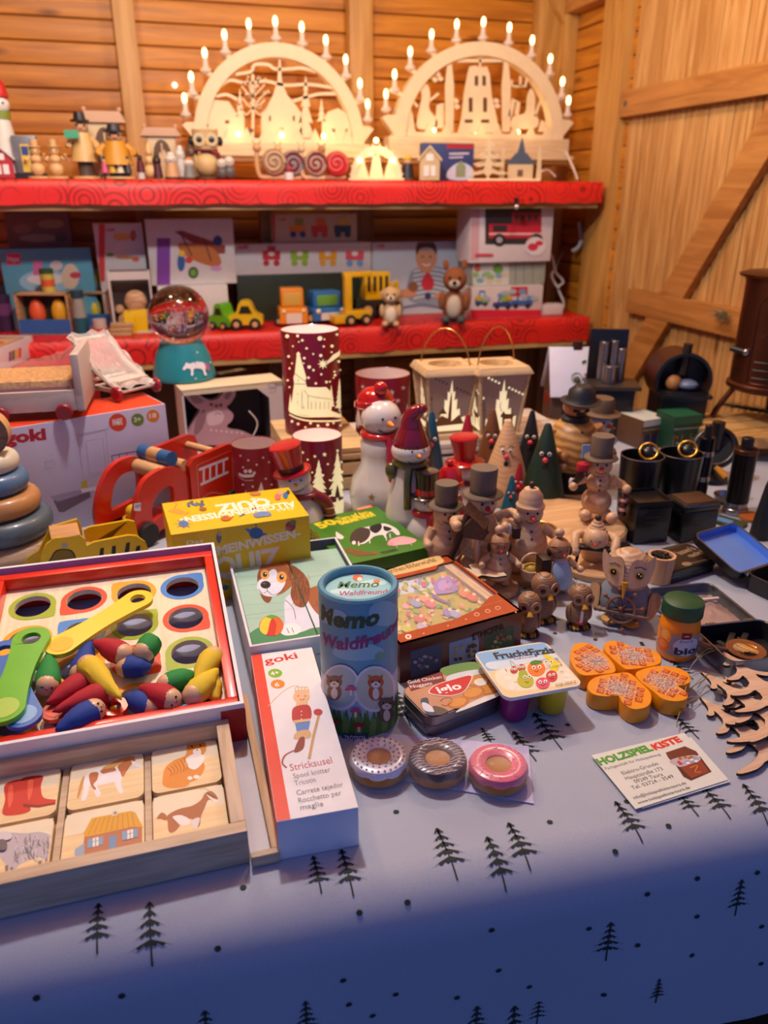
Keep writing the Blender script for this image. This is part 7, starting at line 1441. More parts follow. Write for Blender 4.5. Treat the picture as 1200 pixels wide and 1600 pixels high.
for a in ([(174,712),(240,700)],[(174,712),(178,730)],[(186,710),(188,728)],[(198,708),(200,726)]): f.line(m,'#7a6068',a,.0014,sm=False)
f.poly(m,'#6a5a6c',[(84,782),(140,768),(142,776),(100,800),(92,800)]); f.poly(m,'#9a8fae',[(78,776),(130,764),(140,768),(90,784)]); f.poly(m,'#b8a83c',[(127,752),(136,750),(137,766),(128,768)]); f.poly(m,'#d8d4e0',[(126,764),(150,760),(150,766),(128,770)])
m.obj('printed_picture',t)
bxr=t.rotation_euler.z; zt=.1815
# doll bed
a=P(136,652,zt); b=P(-40,662,zt); t=thing('doll_bed','wooden doll bed with red wheels and patterned mattress, film wrapped','doll bed',(b.x,b.y,zt),math.atan2(a.y-b.y,a.x-b.x)); L=(a-b).length; gw=mat('#b7a9a0',.5)
zz=lambda y:ZT(a,y)-zt
hz=ZT(a,553)-zt; rz_=hz*.32
m=MB(); m.box(L-.012,-.002,.010,L,.135,hz,gw,b=.003); m.obj('headboard',t)
for y in (0,.125): m=MB(); m.box(0,y,.012,L-.012,y+.008,.012+rz_,gw,b=.001); m.obj('side_rail',t)
m=MB(); m.box(0,.008,.014,L-.013,.125,.018,gw); m.obj('bed_base',t)
m=MB(); m.box(0,.010,.0185,L-.016,.123,.018+rz_*1.3,mat('#c89c48',.7,'speck',c2='#b0763c',sc=.4),b=.008); m.obj('mattress',t); m=MB(); m.box(0,.009,.018+rz_*.75,L-.02,.124,.018+rz_*.95,mat('#8c1c1c',.6),b=.001); m.obj('red_blanket_hem',t)
for x,y in ((L-.03,-.004),(.04,-.004),(L-.03,.139),(.04,.139)): m=MB(); s=-1 if y<0 else 1; m.cyl((x,y,.0125),(x,y+s*.009,.0125),.0125,mat('#8c1420',.35,coat=.3),n=24,bev=.002); m.obj('wheel',t)
m=MB(); fl=mat('#ffffff',.08,'film',alpha=.12); n=16; vs=[];fs=[]
for i in range(n+1):
    for j in range(9): x=(L+.002)*i/n; y=-.006+.147*j/8; z=.02+rz_*1.5+(hz-rz_*1.5-.012)*(i/n)**3*1.0; z=z if 0<j<8 else .014; vs.append((x,y,z+.002*sn(i*3+j)))
for i in range(n):
    for j in range(8): q=i*9+j; fs.append((q,q+9,q+10,q+1))
m.add(vs,fs,fl); m.obj('plastic_wrap',t)
# doll pushchair / slide frame
bl,br_,tl,tr_=P(183,626,zt),P(238,612,zt),None,None
u=(br_-bl); wd=u.length; t=thing('doll_deck_chair','film-wrapped white doll pushchair frame with red wheels on the carton','doll pushchair',(bl.x,bl.y,zt),math.atan2(u.y,u.x)); hz=ZT((bl.x,bl.y+.05,0),522)-zt
for x in (.0,wd-.006): m=MB(); m.tube([(x+.003,-.01,.014),(x+.003-.012,.05,hz*.55),(x+.003-.02,.075,hz)],.0042,mat('#c8bcae',.5),n=6,smooth=2); m.obj('side_rail',t)
for k,zz in enumerate((.3,.92)): m=MB(); m.cyl((-.012,.045+.03*k,hz*zz),(wd-.016,.045+.03*k,hz*zz),.0035,mat('#c8bcae',.5),n=8); m.obj('crossbar',t)
m=MB(); m.box(.004,-.004,.022,wd-.008,.03,.032,mat('#cbb9a4',.5),b=.002); m.obj('seat_board',t); m=MB(); m.cyl((.0,-.006,.013),(wd,-.006,.013),.0025,mat('#c8bcae',.5)); m.cyl((.0,.07,.013),(wd,.07,.013),.0025,mat('#c8bcae',.5)); m.box(.001,-.006,.011,.005,.07,.018,mat('#c8bcae',.5)); m.box(wd-.005,-.006,.011,wd-.001,.07,.018,mat('#c8bcae',.5)); m.obj('axle_frame',t)
for x in (-.008,wd): 
    for y in (-.006,.07): m=MB(); m.cyl((x,y,.0125),(x+.008,y,.0125),.0125,mat('#9c1c2c',.3,coat=.4),n=22,bev=.002); m.obj('wheel',t)
m=MB(); vs=[];fs=[]
for i in range(13):
    for j in range(7): q=i/12; vs.append((-.006+(wd+.002)*j/6-.018*q,-.012+.09*q-.0,.02+(hz-.018)*q+.004*sn(i*2+j*2.3)))
for i in range(12):
    for j in range(6): q=i*7+j; fs.append((q,q+7,q+8,q+1))
m.add(vs,fs,mat('#e8e4e0',.1,'film',alpha=.38)); m.obj('plastic_wrap',t)
# fawn box
t,w,d,h=boxpx('fawn_toy_box','white open-fronted carton showing a pink wooden fawn','box',(283,610),(441,594),(246,588),.14,.0006); d=.075
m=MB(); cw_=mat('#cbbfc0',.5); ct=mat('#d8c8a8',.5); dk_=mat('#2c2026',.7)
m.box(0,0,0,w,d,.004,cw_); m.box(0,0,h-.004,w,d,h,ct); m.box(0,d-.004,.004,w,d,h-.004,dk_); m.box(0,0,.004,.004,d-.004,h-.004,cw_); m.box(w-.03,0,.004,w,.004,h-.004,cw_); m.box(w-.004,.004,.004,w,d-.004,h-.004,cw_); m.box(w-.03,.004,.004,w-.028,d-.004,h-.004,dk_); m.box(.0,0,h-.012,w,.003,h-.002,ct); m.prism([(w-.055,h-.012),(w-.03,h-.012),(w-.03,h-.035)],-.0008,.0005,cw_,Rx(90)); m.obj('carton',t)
m=MB(); f=Face(t,F_front()); f.ell(m,'#9c8f96',425,606,7,8); f.ell(m,'#cbbfc0',425,606,6,7); f.text(m,'12+',(420,609),(431,608),5,'#6a5f68',.02); g=Face(t,F_top(h)); g.text(m,'LITTLE DEER',(345,585),(385,577),4,'#a8906a',0); m.obj('lettering',t)
q=thing('wooden_fawn','flat pink wooden fawn figure with folded ears inside its carton','toy fawn',tuple(t.location),t.rotation_euler.z); T=Tr(0,.03,0)@Rx(90); f=Face(q,T)
body=[(290,692),(292,676),(302,655),(310,640),(303,634),(291,622),(287,612),(300,610),(316,619),(327,624),(340,620),(352,604),(362,603),(366,614),(358,628),(352,634),(362,645),(360,655),(352,664),(362,670),(380,674),(396,682),(402,692)]
pk=mat('#b78a92',.5); m=MB(); m.prism(catmull([f.px(*p) for p in body],4),-.006,.012,pk,T); m.obj('fawn_body',q); f=Face(q,T@Tr(0,0,.012)); m=MB(); f.poly(m,'#8f646c',[(306,655),(318,640),(322,650),(316,670),(304,680)],True); f.poly(m,'#8f646c',[(295,615),(310,620),(318,628),(304,630)],True); f.poly(m,'#8f646c',[(350,620),(358,610),(362,614),(356,624)],True); f.poly(m,'#d8b4b8',[(324,648),(340,640),(350,650),(344,662),(326,664)],True)
for x,y in ((330,632),(338,634),(345,633)): f.ell(m,'#7a3a4a',x,y,3,3)
f.line(m,'#4a2c34',[(336,648),(341,645),(345,648)],.0012)
for x in range(330,380,8): f.ell(m,'#e0c4c4',x,672+(x-330)*.1,1.8,1.5)
m.obj('painted_details',q)
m=MB(); m.tube([P(392,648,.10)+Vector((0,.03,0)),P(402,660,.075),P(396,680,.05),P(380,700,.02)],.0016,mat('#c8bcae',.5),n=6,smooth=5); tag(m.obj('pull_cord'),'pale pull cord curling out of the fawn carton','cord')
# unicorn snow globe on that box
p=P(290,600,.1415); R=mw(p,50); c=p+Vector((p.x,p.y,0)).normalized()*R; t=thing('snow_globe','snow globe with glitter on a teal unicorn base','snow globe',(c.x,c.y,.1415),facing(c)); z1=ZT(p,542)-.1415; 
m=MB(); m.lathe([(0,0),(R*.98,0),(R,.003),(R*.98,.010),(R*.86,z1*.6),(R*.66,z1),(0,z1)],mat('#1c8290',.4,coat=.3),None,44); m.obj('base',t)
rg=mw(c,45); zc=z1+rg*.86; m=MB(); m.ball(0,0,zc,rg,mat('#e6d3d8',.03,'glass'),n=40); g_=m.obj('glass_ball',t)
m=MB(); rr=random.Random(4)
for k in range(650):
    v=Vector((rr.gauss(0,1),rr.gauss(0,1),rr.gauss(0,1))).normalized()
    v=v*rr.uniform(.25,.93)
    T=Matrix.Translation(v*rg+Vector((0,0,zc)))@v.to_track_quat('Z','Y').to_matrix().to_4x4()@Rz(rr.uniform(0,90)); s=rr.uniform(.0006,.0022); m.add([(s,0,0),(0,s*.8,0),(-s,0,0),(0,-s*.8,0)],[(0,1,2,3)],rr.choice((mat('#d8c0b8',.2),mat('#c85a6a',.2),mat('#e8d8c8',.2),mat('#7a4a5a',.2),mat('#d8986a',.2),mat('#8a6a78',.2))),T)
m.obj('glitter',g_)['kind']='stuff'
f=Cyl(c,R*.86,t.rotation_euler.z,.1415); m=MB(); un=[(289,570),(292,563),(291,558),(295,553),(300,557),(301,563),(308,565),(316,566),(319,572),(317,578),(318,585),(315,585),(313,577),(305,575),(301,577),(300,585),(297,585),(297,577),(292,575),(287,578),(286,574)]
f.poly(m,'#d8d4de',un,True); f.line(m,'#e8d8a0',[(294,553),(292,547)],.0012,sm=False); f.poly(m,'#b86aa0',[(291,556),(288,560),(287,566),(290,563)],True); f.poly(m,'#a8588a',[(318,567),(323,570),(322,578),(319,577)],True)
for x,y in ((280,565),(306,556),(320,558),(326,566),(311,551),(303,590)): f.ell(m,'#cfe4e8',x,y,1.2,1.2)
m.v=[Vector(((R*(1.0-.36*max(0,(v[1]-.008)/(z1-.008))**1.35)+v[2]+.0008)*sn(v[0]/(R*.86)),-(R*(1.0-.36*max(0,(v[1]-.008)/(z1-.008))**1.35)+v[2]+.0008)*cs(v[0]/(R*.86)),v[1])) for v in m.v]; m.obj('unicorn_print',t)
# stacking ring tower
p=P(16,893,0); R=mw(p,78); c=p+Vector((p.x,p.y,0)).normalized()*R*.5; t=thing('stacking_tower','wooden stacking tower of pastel rings with a hen engraved on its disc','stacking toy',(c.x,c.y,.001),facing(c)); rp=lambda y:ZT(c,y)
def px2(w): return mw(c,w)
for pn,yb,yt,rw,col in (('base_ring',882,835,84,'#b49a80'),('grey_blue_ring',835,800,76,'#4c5c66'),('tan_ring',800,768,64,'#b07c48'),('blue_ring',768,736,52,'#4c6c8c'),('cream_ring',736,708,44,'#c9c0a8')):
    z0,z1=rp(yb),rp(yt); r=px2(rw); k=(z1-z0)*.42; m=MB(); m.lathe([(0,z0),(r-k,z0+.0003)]+[(r-k+k*sn(q),(z0+z1)/2-(z1-z0)/2*cs(q)) for q in [PI*i/8 for i in range(1,8)]]+[(r-k,z1),(0,z1)],mat(col,.4,coat=.2) if col!='#b49a80' else wood('#b49a80','#94785c','x',1.5),None,44); m.obj(pn,t)
z0=rp(708); r=px2(33); m=MB(); T=Tr(px2(4),-.012,z0+r)@Rx(90)@Ry(-14); m.lathe([(0,-.012),(r,-.012),(r,.012),(0,.012)],wood('#8a6a50','#6a4e3a','x',1.5),T,44); m.lathe([(r*.985,-.014),(r*1.01,-.0135),(r*1.01,.0115)],wood('#c99a64','#b38450','z',1.5),T,44); hd=m.obj('engraved_disc',t)
m=MB(); T2=T@Tr(0,0,.0123); hen=[(-.45,.1),(-.3,-.05),(-.1,-.1),(.15,-.25),(.25,-.4),(.3,-.2),(.28,.1),(.32,.3),(.24,.42),(.12,.36),(.1,.15),(-.1,.1),(-.3,.3),(-.42,.25)]; m.tube([(x*r,y*r,0) for x,y in hen],.0006,mat('#2a1a12',.6),T2,4,closed=True,smooth=4)
for x in (.0,.12): m.tube([(x*r,-.25*r,0),((x+.04)*r,-.55*r,0),((x+.14)*r,-.58*r,0)],.0005,mat('#2a1a12',.6),T2,4)
m.obj('hen_engraving',hd)
# yellow truck
a=P(72,925,0); b=P(238,893,0); uu=(b-a); L=uu.length; t=thing('toy_truck','yellow wooden toy truck with a wood block cab and slotted sides','toy truck',(a.x,a.y,.001),math.atan2(uu.y,uu.x)); yw=mat('#dcb80e',.35,coat=.2); yd=mat('#c9a60c',.4)
q2=lambda L_:[(x/3,640+y/3) for x,y in L_]
cabn=q2([(190,722),(194,685),(215,635),(255,604),(378,592),(402,610),(410,700)]); bedn=q2([(408,700),(406,640),(440,622),(600,590),(640,592),(682,622),(700,665)])
cabf=q2([(112,712),(125,690),(180,655),(235,545),(360,508),(380,540),(392,610)]); bedf=q2([(390,560),(420,545),(600,514),(628,520),(650,600),(650,640),(395,640)])
def side(pts,y,nm,mt=yw,hole=None,sm=True):
    f=Face(t,Tr(0,y,0)@Rx(90)); pp=[f.px(*q) for q in pts]; pp=pp+[(pp[-1][0],.012),(pp[0][0],.012)] if min(q[1] for q in pp)>.012 else pp
    m=MB(); m.prism(pp,-.005 if y<.02 else 0,0 if y<.02 else .005,mt,Tr(0,y,0)@Rx(90),yd); m.obj(nm,t); return f
side(cabn,0,'cab_side'); side(bedn,0,'bed_side'); side(cabf,.052,'cab_side'); side(bedf,.052,'bed_side')
f=Face(t,Rx(90)); m=MB(); win=q2([(236,722),(240,690),(262,660),(300,652),(340,662),(358,700),(360,722)]); f.poly(m,'#1c1812',win,True); win2=[(x+(98-x)*.12,y+(866-y)*.12+1) for x,y in win]; f.poly(m,'#7a6410',win2,True); f.ell(m,'#9a9a98',101,852,5.5,4); 
for x0,y0,x1,y1 in ((470,650,485,690),(525,640,543,680),(592,625,605,670),(640,640,655,665)): f.poly(m,'#17140f',q2([(x0,y0),(x0+18,y0-4),(x1,y1),(x1-22,y1+4)]))
m.obj('painted_details',t)
lz=f.px(*q2([(240,612)])[0]); rz2=f.px(*q2([(380,600)])[0]); m=MB(); m.box(lz[0],.0005,lz[1]-.012,rz2[0],.0515,lz[1]+.001,wood('#c79a68','#b08050','x',2),b=.001); m.obj('cab_block',t)
m=MB(); z_=.012; x1=f.px(*q2([(690,650)])[0])[0]; m.box(.0,.0005,z_,x1,.0515,z_+.014,wood('#c79a68','#b08050','x',2)); m.box(rz2[0]+.002,.001,z_+.014,rz2[0]+.012,.051,z_+.03,wood('#d0a878','#b98c5c','z',2)); m.obj('wooden_chassis',t)
for x in (.03,x1-.025):
    for y in (-.012,.058): m=MB(); m.cyl((x,y,.0145),(x,y+.009,.0145),.0143,mat('#1c1a18',.6),n=24,bev=.002); m.obj('wheel',t)
# red fire engine
a=P(203,862,0); b=P(378,788,0); uu=(b-a); L=uu.length; t=thing('toy_fire_engine','red wooden fire engine with a white ladder print and blue siren bar','toy fire engine',(a.x,a.y,.001),math.atan2(uu.y,uu.x)); rd_=mat('#c8280e',.3,coat=.4); rdd=mat('#a81c0c',.35,coat=.3)
def ringside(outer,inner,y,nm):
    f=Face(t,Tr(0,y,0)@Rx(90)); o=catmull([f.px(*q) for q in outer],4,False); i_=catmull([f.px(*q) for q in inner],4,False); n=min(len(o),len(i_)); o=[o[int(k*(len(o)-1)/(n-1))] for k in range(n)]; i_=[i_[int(k*(len(i_)-1)/(n-1))] for k in range(n)]
    vs=[(x,z,-.005) for x,z in o]+[(x,z,-.005) for x,z in i_]+[(x,z,.005) for x,z in o]+[(x,z,.005) for x,z in i_]; fs=[]
    for k in range(n-1): fs+=[(2*n+k,2*n+k+1,3*n+k+1,3*n+k),(k+1,k,n+k,n+k+1),(k,k+1,2*n+k+1,2*n+k),(n+k+1,n+k,3*n+k,3*n+k+1)]
    m=MB(); m.add(vs,fs,rd_,Tr(0,y,0)@Rx(90)); m.obj(nm,t); return f
ringside(q2([(700,605),(640,590),(622,520),(640,400),(670,330),(730,285),(800,266),(850,285),(880,340),(886,430),(800,530),(750,560),(700,605)]),q2([(712,520),(705,500),(704,450),(715,420),(730,390),(755,370),(780,355),(800,360),(806,390),(806,430),(780,470),(750,490),(712,520)]),0,'cab_arch')
ringside(q2([(448,545),(442,480),(455,390),(490,300),(540,245),(600,220),(640,222),(700,260),(700,330),(700,420),(640,470),(560,500),(448,545)]),q2([(515,470),(512,440),(525,360),(555,310),(590,290),(620,285),(640,300),(645,330),(645,360),(645,400),(600,430),(560,450),(515,470)]),.07,'cab_arch')
f=Face(t,Rx(90)); pp=[f.px(*q) for q in q2([(868,262),(888,225),(1048,158),(1078,158),(1092,180),(1108,392),(884,440)])]; m=MB(); m.prism(pp,0,.010,rd_,Rx(90),rdd); m.obj('ladder_box_side',t)
f2=Face(t,Tr(0,.07,0)@Rx(90)); pp=[f2.px(*q) for q in q2([(700,190),(880,118),(912,120),(925,150),(930,300),(720,340)])]; m=MB(); m.prism(pp,-.010,0,rd_,Tr(0,.07,0)@Rx(90),rdd); m.obj('ladder_box_side',t)
f=Face(t,Tr(0,-.010,0)@Rx(90)); m=MB()
for A_ in (q2([(932,282),(1070,228)]),q2([(940,352),(1070,292)])): f.line(m,'#d8cfd8',A_,.0045,sm=False)
for x,y0,y1 in ((955,270,345),(985,262,335),(1015,250,320),(1048,238,305)): f.line(m,'#d8cfd8',q2([(x,y0),(x,y1)]),.0042,sm=False)
f.line(m,'#e0a090',q2([(922,262),(1085,190),(1095,385)]),.0008,sm=False); f.line(m,'#e0a090',q2([(922,262),(932,415)]),.0008,sm=False); f.line(m,'#e0a090',q2([(950,412),(990,390),(1050,395)]),.0009); m.obj('ladder_print',t)
wdr=wood('#d0a878','#b98c5c','y',2); g1=Face(t,Rx(90))
def rod(px,py,r,mt,nm,y0=.0,y1=.07): x,z=g1.px(*q2([(px,py)])[0]); m=MB(); m.cyl((x,y0,z),(x,y1,z),r,mt); m.obj(nm,t)
rod(770,300,.011,wdr,'roof_rod'); rod(1015,200,.006,wdr,'cross_rod'); rod(868,262,.009,wdr,'cross_rod')
x,z=g1.px(*q2([(808,262)])[0])
for y0,y1,c in ((.0,.023,'#24588c'),(.023,.048,None),(.048,.070,'#24588c')): m=MB(); m.lathe([(0,y0),(.012,y0),(.012,y1),(0,y1)],mat(c,.35) if c else wood('#c79a68','#b08050','y',2),Tr(x,0,z+.010)@Rx(-90),20); m.obj('siren_block',t)
m=MB(); m.box(-.02,.003,.012,L-.01,.067,.022,mat('#9c1810',.4),b=.001); m.obj('red_floor',t); m=MB(); m.box(-.028,.0,.012,-.0,.07,.028,wood('#d0a878','#b98c5c','y',2),b=.001); m.obj('wooden_bumper',t)
m=MB(); f=Face(t,Tr(-.028,.07,0)@Rz(-90)@Rx(90)); f.poly(m,'#17151a',[(.008,.015),(.062,.015),(.062,.026),(.008,.026)],px=False); f.poly(m,'#c8c4c0',[(.012,.017),(.058,.017),(.058,.024),(.012,.024)],px=False); m.obj('number_plate',t)
m=MB(); m.ball(.04,.035,.043,.012,mat('#d8b414',.35),n=16); m.lathe([(0,.03),(.018,.03),(.017,.034),(0,.036)],mat('#d8b414',.35),Tr(.04,.035,0),22); m.obj('yellow_helmet',t)
for x in (.03,L-.03):
    for y in (-.014,.072): m=MB(); m.cyl((x,y,.019),(x,y+.010,.019),.0185,mat('#17151a',.6),n=26,bev=.002); m.obj('wheel',t)
f=Face(t,Tr(0,-.0052,0)@Rx(90)); m=MB(); f.poly(m,'#d8dcec',q2([(628,440),(660,436),(660,475),(628,475)])); f.text(m,'UNION',q2([(632,462)])[0],q2([(657,458)])[0],5,'#2a3a8a',.02); m.obj('price_sticker',t)
# white boxed toy at the far left on the side shelf
b=P(50,556,.102); zt=ZT(b,524); t,w,d,h=boxpx('toy_carton','white toy carton at the far left edge on the side shelf','box',(-70,572),(50,524),(-74,545),zt,.102); m=MB(); m.box(0,0,0,w,d,h,mat('#d0ccd4',.5),b=.001); m.obj('carton',t); m=MB(); f=Face(t,F_front())
for k,c in enumerate(('#7a2c6a','#2c6a3a','#d8a82c','#c83c2c')): f.poly(m,c,[(14+k*5,550-k*1.9),(18+k*5,548.5-k*1.9),(18+k*5,564-k*1.9),(14+k*5,565-k*1.9)])
m.obj('coloured_logo',t)
m=MB(); f=Face(t,F_top(h)); f.poly(m,'#a8481c',[(0.004,.004),(w-.03,.004),(w-.03,d-.004),(.004,d-.004)],px=False); f.poly(m,'#c8b088',[(w*.5,.01),(w-.04,.01),(w-.05,d*.7),(w*.6,d*.6)],px=False); m.obj('printed_top',t)
# ================================================================== LOWER SHELF: BOXED TOYS AND TOY CARS
ZS=.1412
def sbox(lab,x0,y0,x1,Y,d,c,draw=None,zb=ZS,yb=None):
    t,w,d,h=boxw('toy_carton',lab,'box',x0,y0,x1,Y,zb,d)
    m=MB(); m.box(0,0,0,w,d,h,mat(c,.5),b=.001); m.obj('carton',t)
    if draw: m=MB(); f=Face(t,F_front(),.00015); f.clip=(.001,.001,w-.001,h-.001); draw(f,m,w,h); m.obj('printed_front',t)
    return t,w,d,h
rr=random.Random(21)
def R4(f,m,c,x0,y0,x1,y1): f.poly(m,c,[(x0,y0),(x1,y0),(x1,y1),(x0,y1)])
def car(f,m,x,y,w,h,c,c2='#2a2a2c'):
    f.poly(m,c,[(x-w/2,y),(x-w/2,y-h*.45),(x-w*.25,y-h*.5),(x-w*.15,y-h),(x+w*.25,y-h),(x+w*.32,y-h*.5),(x+w/2,y-h*.45),(x+w/2,y)]); f.poly(m,'#c8d8e8',[(x-w*.15,y-h*.5),(x-w*.1,y-h*.88),(x+w*.2,y-h*.88),(x+w*.25,y-h*.5)])
    for s in (-.28,.28): f.ell(m,c2,x+s*w,y,w*.12,w*.12)
sbox('faded brown and white toy carton at the far left back of the lower shelf',12,330,112,2.50,.05,'#7a5648',lambda f,m,w,h:[f.ell(m,c,x,y,a,b) for c,x,y,a,b in (('#8f6a4a',35,358,14,8),('#9c7a50',80,350,20,7),('#a88a6a',60,372,30,6),('#6a4030',95,370,9,9))])
def teal(f,m,w,h): R4(f,m,'#c8305a',10,396,32,414); f.text(m,'Hape',(12,408),(30,408),7,'#e8e0e4',.03); f.ell(m,'#9cc8d8',72,440,42,18); f.ell(m,'#e8e0d8',72,436,30,9); R4(f,m,'#d86a9a',52,408,66,430); f.ell(m,'#e0c8a8',110,432,14,20); f.ell(m,'#d8c8c0',88,415,10,8); f.ell(m,'#c8404a',118,430,9,5)
sbox('pale blue play food carton with a pink brand square',4,388,146,2.42,.05,'#5aa0b4',teal)
def game(f,m,w,h): R4(f,m,'#c8382c',154,350,164,440); f.text(m,'goki',(166,362),(180,361),6,'#c8382c',.04); [f.ell(m,c,x,y,a,b) for c,x,y,a,b in (('#d8a04a',190,370,14,6),('#6a9a3a',172,398,6,3),('#d8602c',212,405,6,4),('#c88a4a',195,402,14,3),('#b05a3a',208,368,5,9))]
sbox('white toy carton with a red left edge behind the wooden critters',150,349,226,2.40,.06,'#cfc8c4',game)
def plane(f,m,w,h):
    R4(f,m,'#7a3a9a',245,372,266,446); f.poly(m,'#8a3a24',[(272,362),(284,360),(352,384),(352,396),(330,398)]); f.poly(m,'#b86a2c',[(280,380),(330,386),(346,410),(330,416),(290,400)],True); f.line(m,'#6a2a1c',[(282,364),(300,400)],.004,sm=False); f.line(m,'#6a2a1c',[(318,372),(330,408)],.004,sm=False)
    f.ell(m,'#2a2a2a',302,426,8,9); f.ell(m,'#6aa02c',302,426,5,6); f.ell(m,'#2c5a9a',283,410,6,14); f.ell(m,'#e8b81c',284,396,5,5); f.ell(m,'#2a4a7a',340,376,7,8); f.ell(m,'#c890c0',338,419,9,4); f.ell(m,'#c8402c',295,406,6,5)
t,w,d,h=sbox('white construction kit carton lying under the aeroplane kit box',250,446,358,2.34,.10,'#cfcac8',lambda f,m,w,h:(R4(f,m,'#c8382c',256,450,264,500),f.text(m,'goki',(270,456),(286,455),6,'#c8382c',.04)))
sbox('large white aeroplane kit carton with a purple stripe',230,342,366,2.36,.08,'#cfcac8',plane,zb=ZS+h+.001)
t,w,d,h=sbox('dark green carton beneath the long train box',372,428,572,2.40,.10,'#26301c')
zt=ZS+h+.001
def train(f,m,w,h):
    f.text(m,'goki',(372,390),(388,388),7,'#c8382c',.04)
    for x,c in ((424,'#b8282c'),(468,'#8ab02c'),(512,'#e09a1c'),(554,'#d84a5a')): R4(f,m,c,x-14,392,x+14,406); f.ell(m,'#6a9ac8' if x>540 else c,x-8,411,5,5); f.ell(m,'#6a9ac8' if x>540 else c,x+8,411,5,5); f.ell(m,'#e8d8c8',x,396,5,4)
    R4(f,m,'#b8282c',418,384,430,393)
t2,w2,d2,h2=sbox('long white train set carton showing coloured wagons',366,380,580,2.40,.07,'#cfcac8',train,zb=zt)
def train2(f,m,w,h):
    R4(f,m,'#b8382c',424,332,430,378); f.text(m,'goki',(434,345),(446,345),5,'#c8382c',.03)
    for x,c,c2 in ((466,'#d8861c','#8a9a3a'),(500,'#c83c2c','#d86a2c'),(536,'#2c4a5a','#c8b04a')): R4(f,m,c2,x-6,341,x+8,352); R4(f,m,c,x-14,352,x+12,363); f.ell(m,'#3a4a8a' if x<480 else c,x-8,366,5,5); f.ell(m,'#3a4a8a' if x<480 else c,x+7,366,5,5)
sbox('small cream train carton on top of the long train box',426,334,558,2.42,.05,'#c0b098',train2,zb=zt+h2+.001)
def boy(f,m,w,h):
    f.poly(m,'#b8c4cc',[(580,376),(720,376),(720,492),(580,492)]); f.poly(m,'#8a98a8',[(640,430),(655,418),(690,418),(712,440),(716,470),(700,480),(640,470)],True)
    for k in range(7): f.line(m,'#d8e0e4',[(646,424+k*7),(676,420+k*7),(708,428+k*7)],.004)
    f.poly(m,'#c8906a',[(652,392),(678,392),(682,408),(672,424),(658,424),(650,408)],True); f.poly(m,'#5a3422',[(650,398),(652,380),(666,374),(680,382),(682,398),(674,388),(658,388)],True); f.line(m,'#f0e8e4',[(660,412),(666,415),(672,412)],.004)
    f.ell(m,'#2a1a14',660,401,1.6,1.6); f.ell(m,'#2a1a14',672,401,1.6,1.6); f.ell(m,'#c8906a',636,458,14,7); f.ell(m,'#c8906a',690,462,12,6); f.ell(m,'#c83040',668,442,10,12); f.ell(m,'#c83040',668,430,5,4); f.ell(m,'#8a5a3a',645,448,8,8); f.line(m,'#6a7a9a',[(630,480),(660,476),(695,482)],.006); f.ell(m,'#2a3a6a',668,462,5,5); f.text(m,'goki',(588,386),(600,386),5,'#c8382c',.03)
sbox('pale grey carton with a photo of a laughing child at play',582,378,719,2.40,.07,'#c4c8cc',boy)
t,w,d,h=sbox('red-trimmed carton of toy cars at the bottom of the right stack',735,447,846,2.25,.14,'#d0c8c8',lambda f,m,w,h:(R4(f,m,'#c8243a',735,484,846,499),car(f,m,785,480,30,16,'#2c4a8a'),car(f,m,815,478,34,18,'#3a62a8'),car(f,m,752,476,20,22,'#2c5a9a'),R4(f,m,'#c8243a',798,448,824,462),[f.ell(m,rr.choice(('#8ab04a','#6a9ac8','#c8a83c','#a8b8c0')),rr.uniform(745,835),rr.uniform(455,470),6,4) for _ in range(14)]))
z1=ZS+h+.001; t,w,d,h2=sbox('low grey-green plastic crate carton in the middle of the right stack',737,409,850,2.27,.12,'#9aa39a',lambda f,m,w,h:(R4(f,m,'#c4ccc4',737,409,795,446),f.ell(m,'#6aa04a',778,420,8,8),f.ell(m,'#c86a5a',746,418,5,7),[f.ell(m,rr.choice(('#7aa0b8','#8ab07a','#c8b8a8')),rr.uniform(742,790),rr.uniform(428,442),6,4) for _ in range(10)],[f.line(m,'#80887e',[(x,410),(x,446)],.003,sm=False) for x in (805,818,832)]),zb=z1)
def fire(f,m,w,h):
    f.poly(m,'#c8a0a8',[(735,320),(750,320),(748,407),(735,407)]); R4(f,m,'#2c2c30',758,324,846,382); R4(f,m,'#c0203a',764,350,846,372); R4(f,m,'#a81c2c',800,332,846,352); R4(f,m,'#2a2c34',770,352,792,362); R4(f,m,'#e8c0b8',764,364,846,367)
    for x in (780,838): f.ell(m,'#17171a',x,375,10,10); f.ell(m,'#a0a0a8',x,375,5,5)
    for k in range(4): R4(f,m,'#3a2c30',804+k*10,336,810+k*10,345)
    f.ell(m,'#d8d0d4',836,385,16,15); f.ell(m,'#c83048',832,386,8,6); f.ell(m,'#c83048',842,380,6,4); R4(f,m,'#c84a5a',742,396,770,401)
sbox('white carton with a red fire engine behind a window, top of the right stack',735,322,863,2.25,.11,'#d4ccd0',fire,zb=z1+h2+.001)
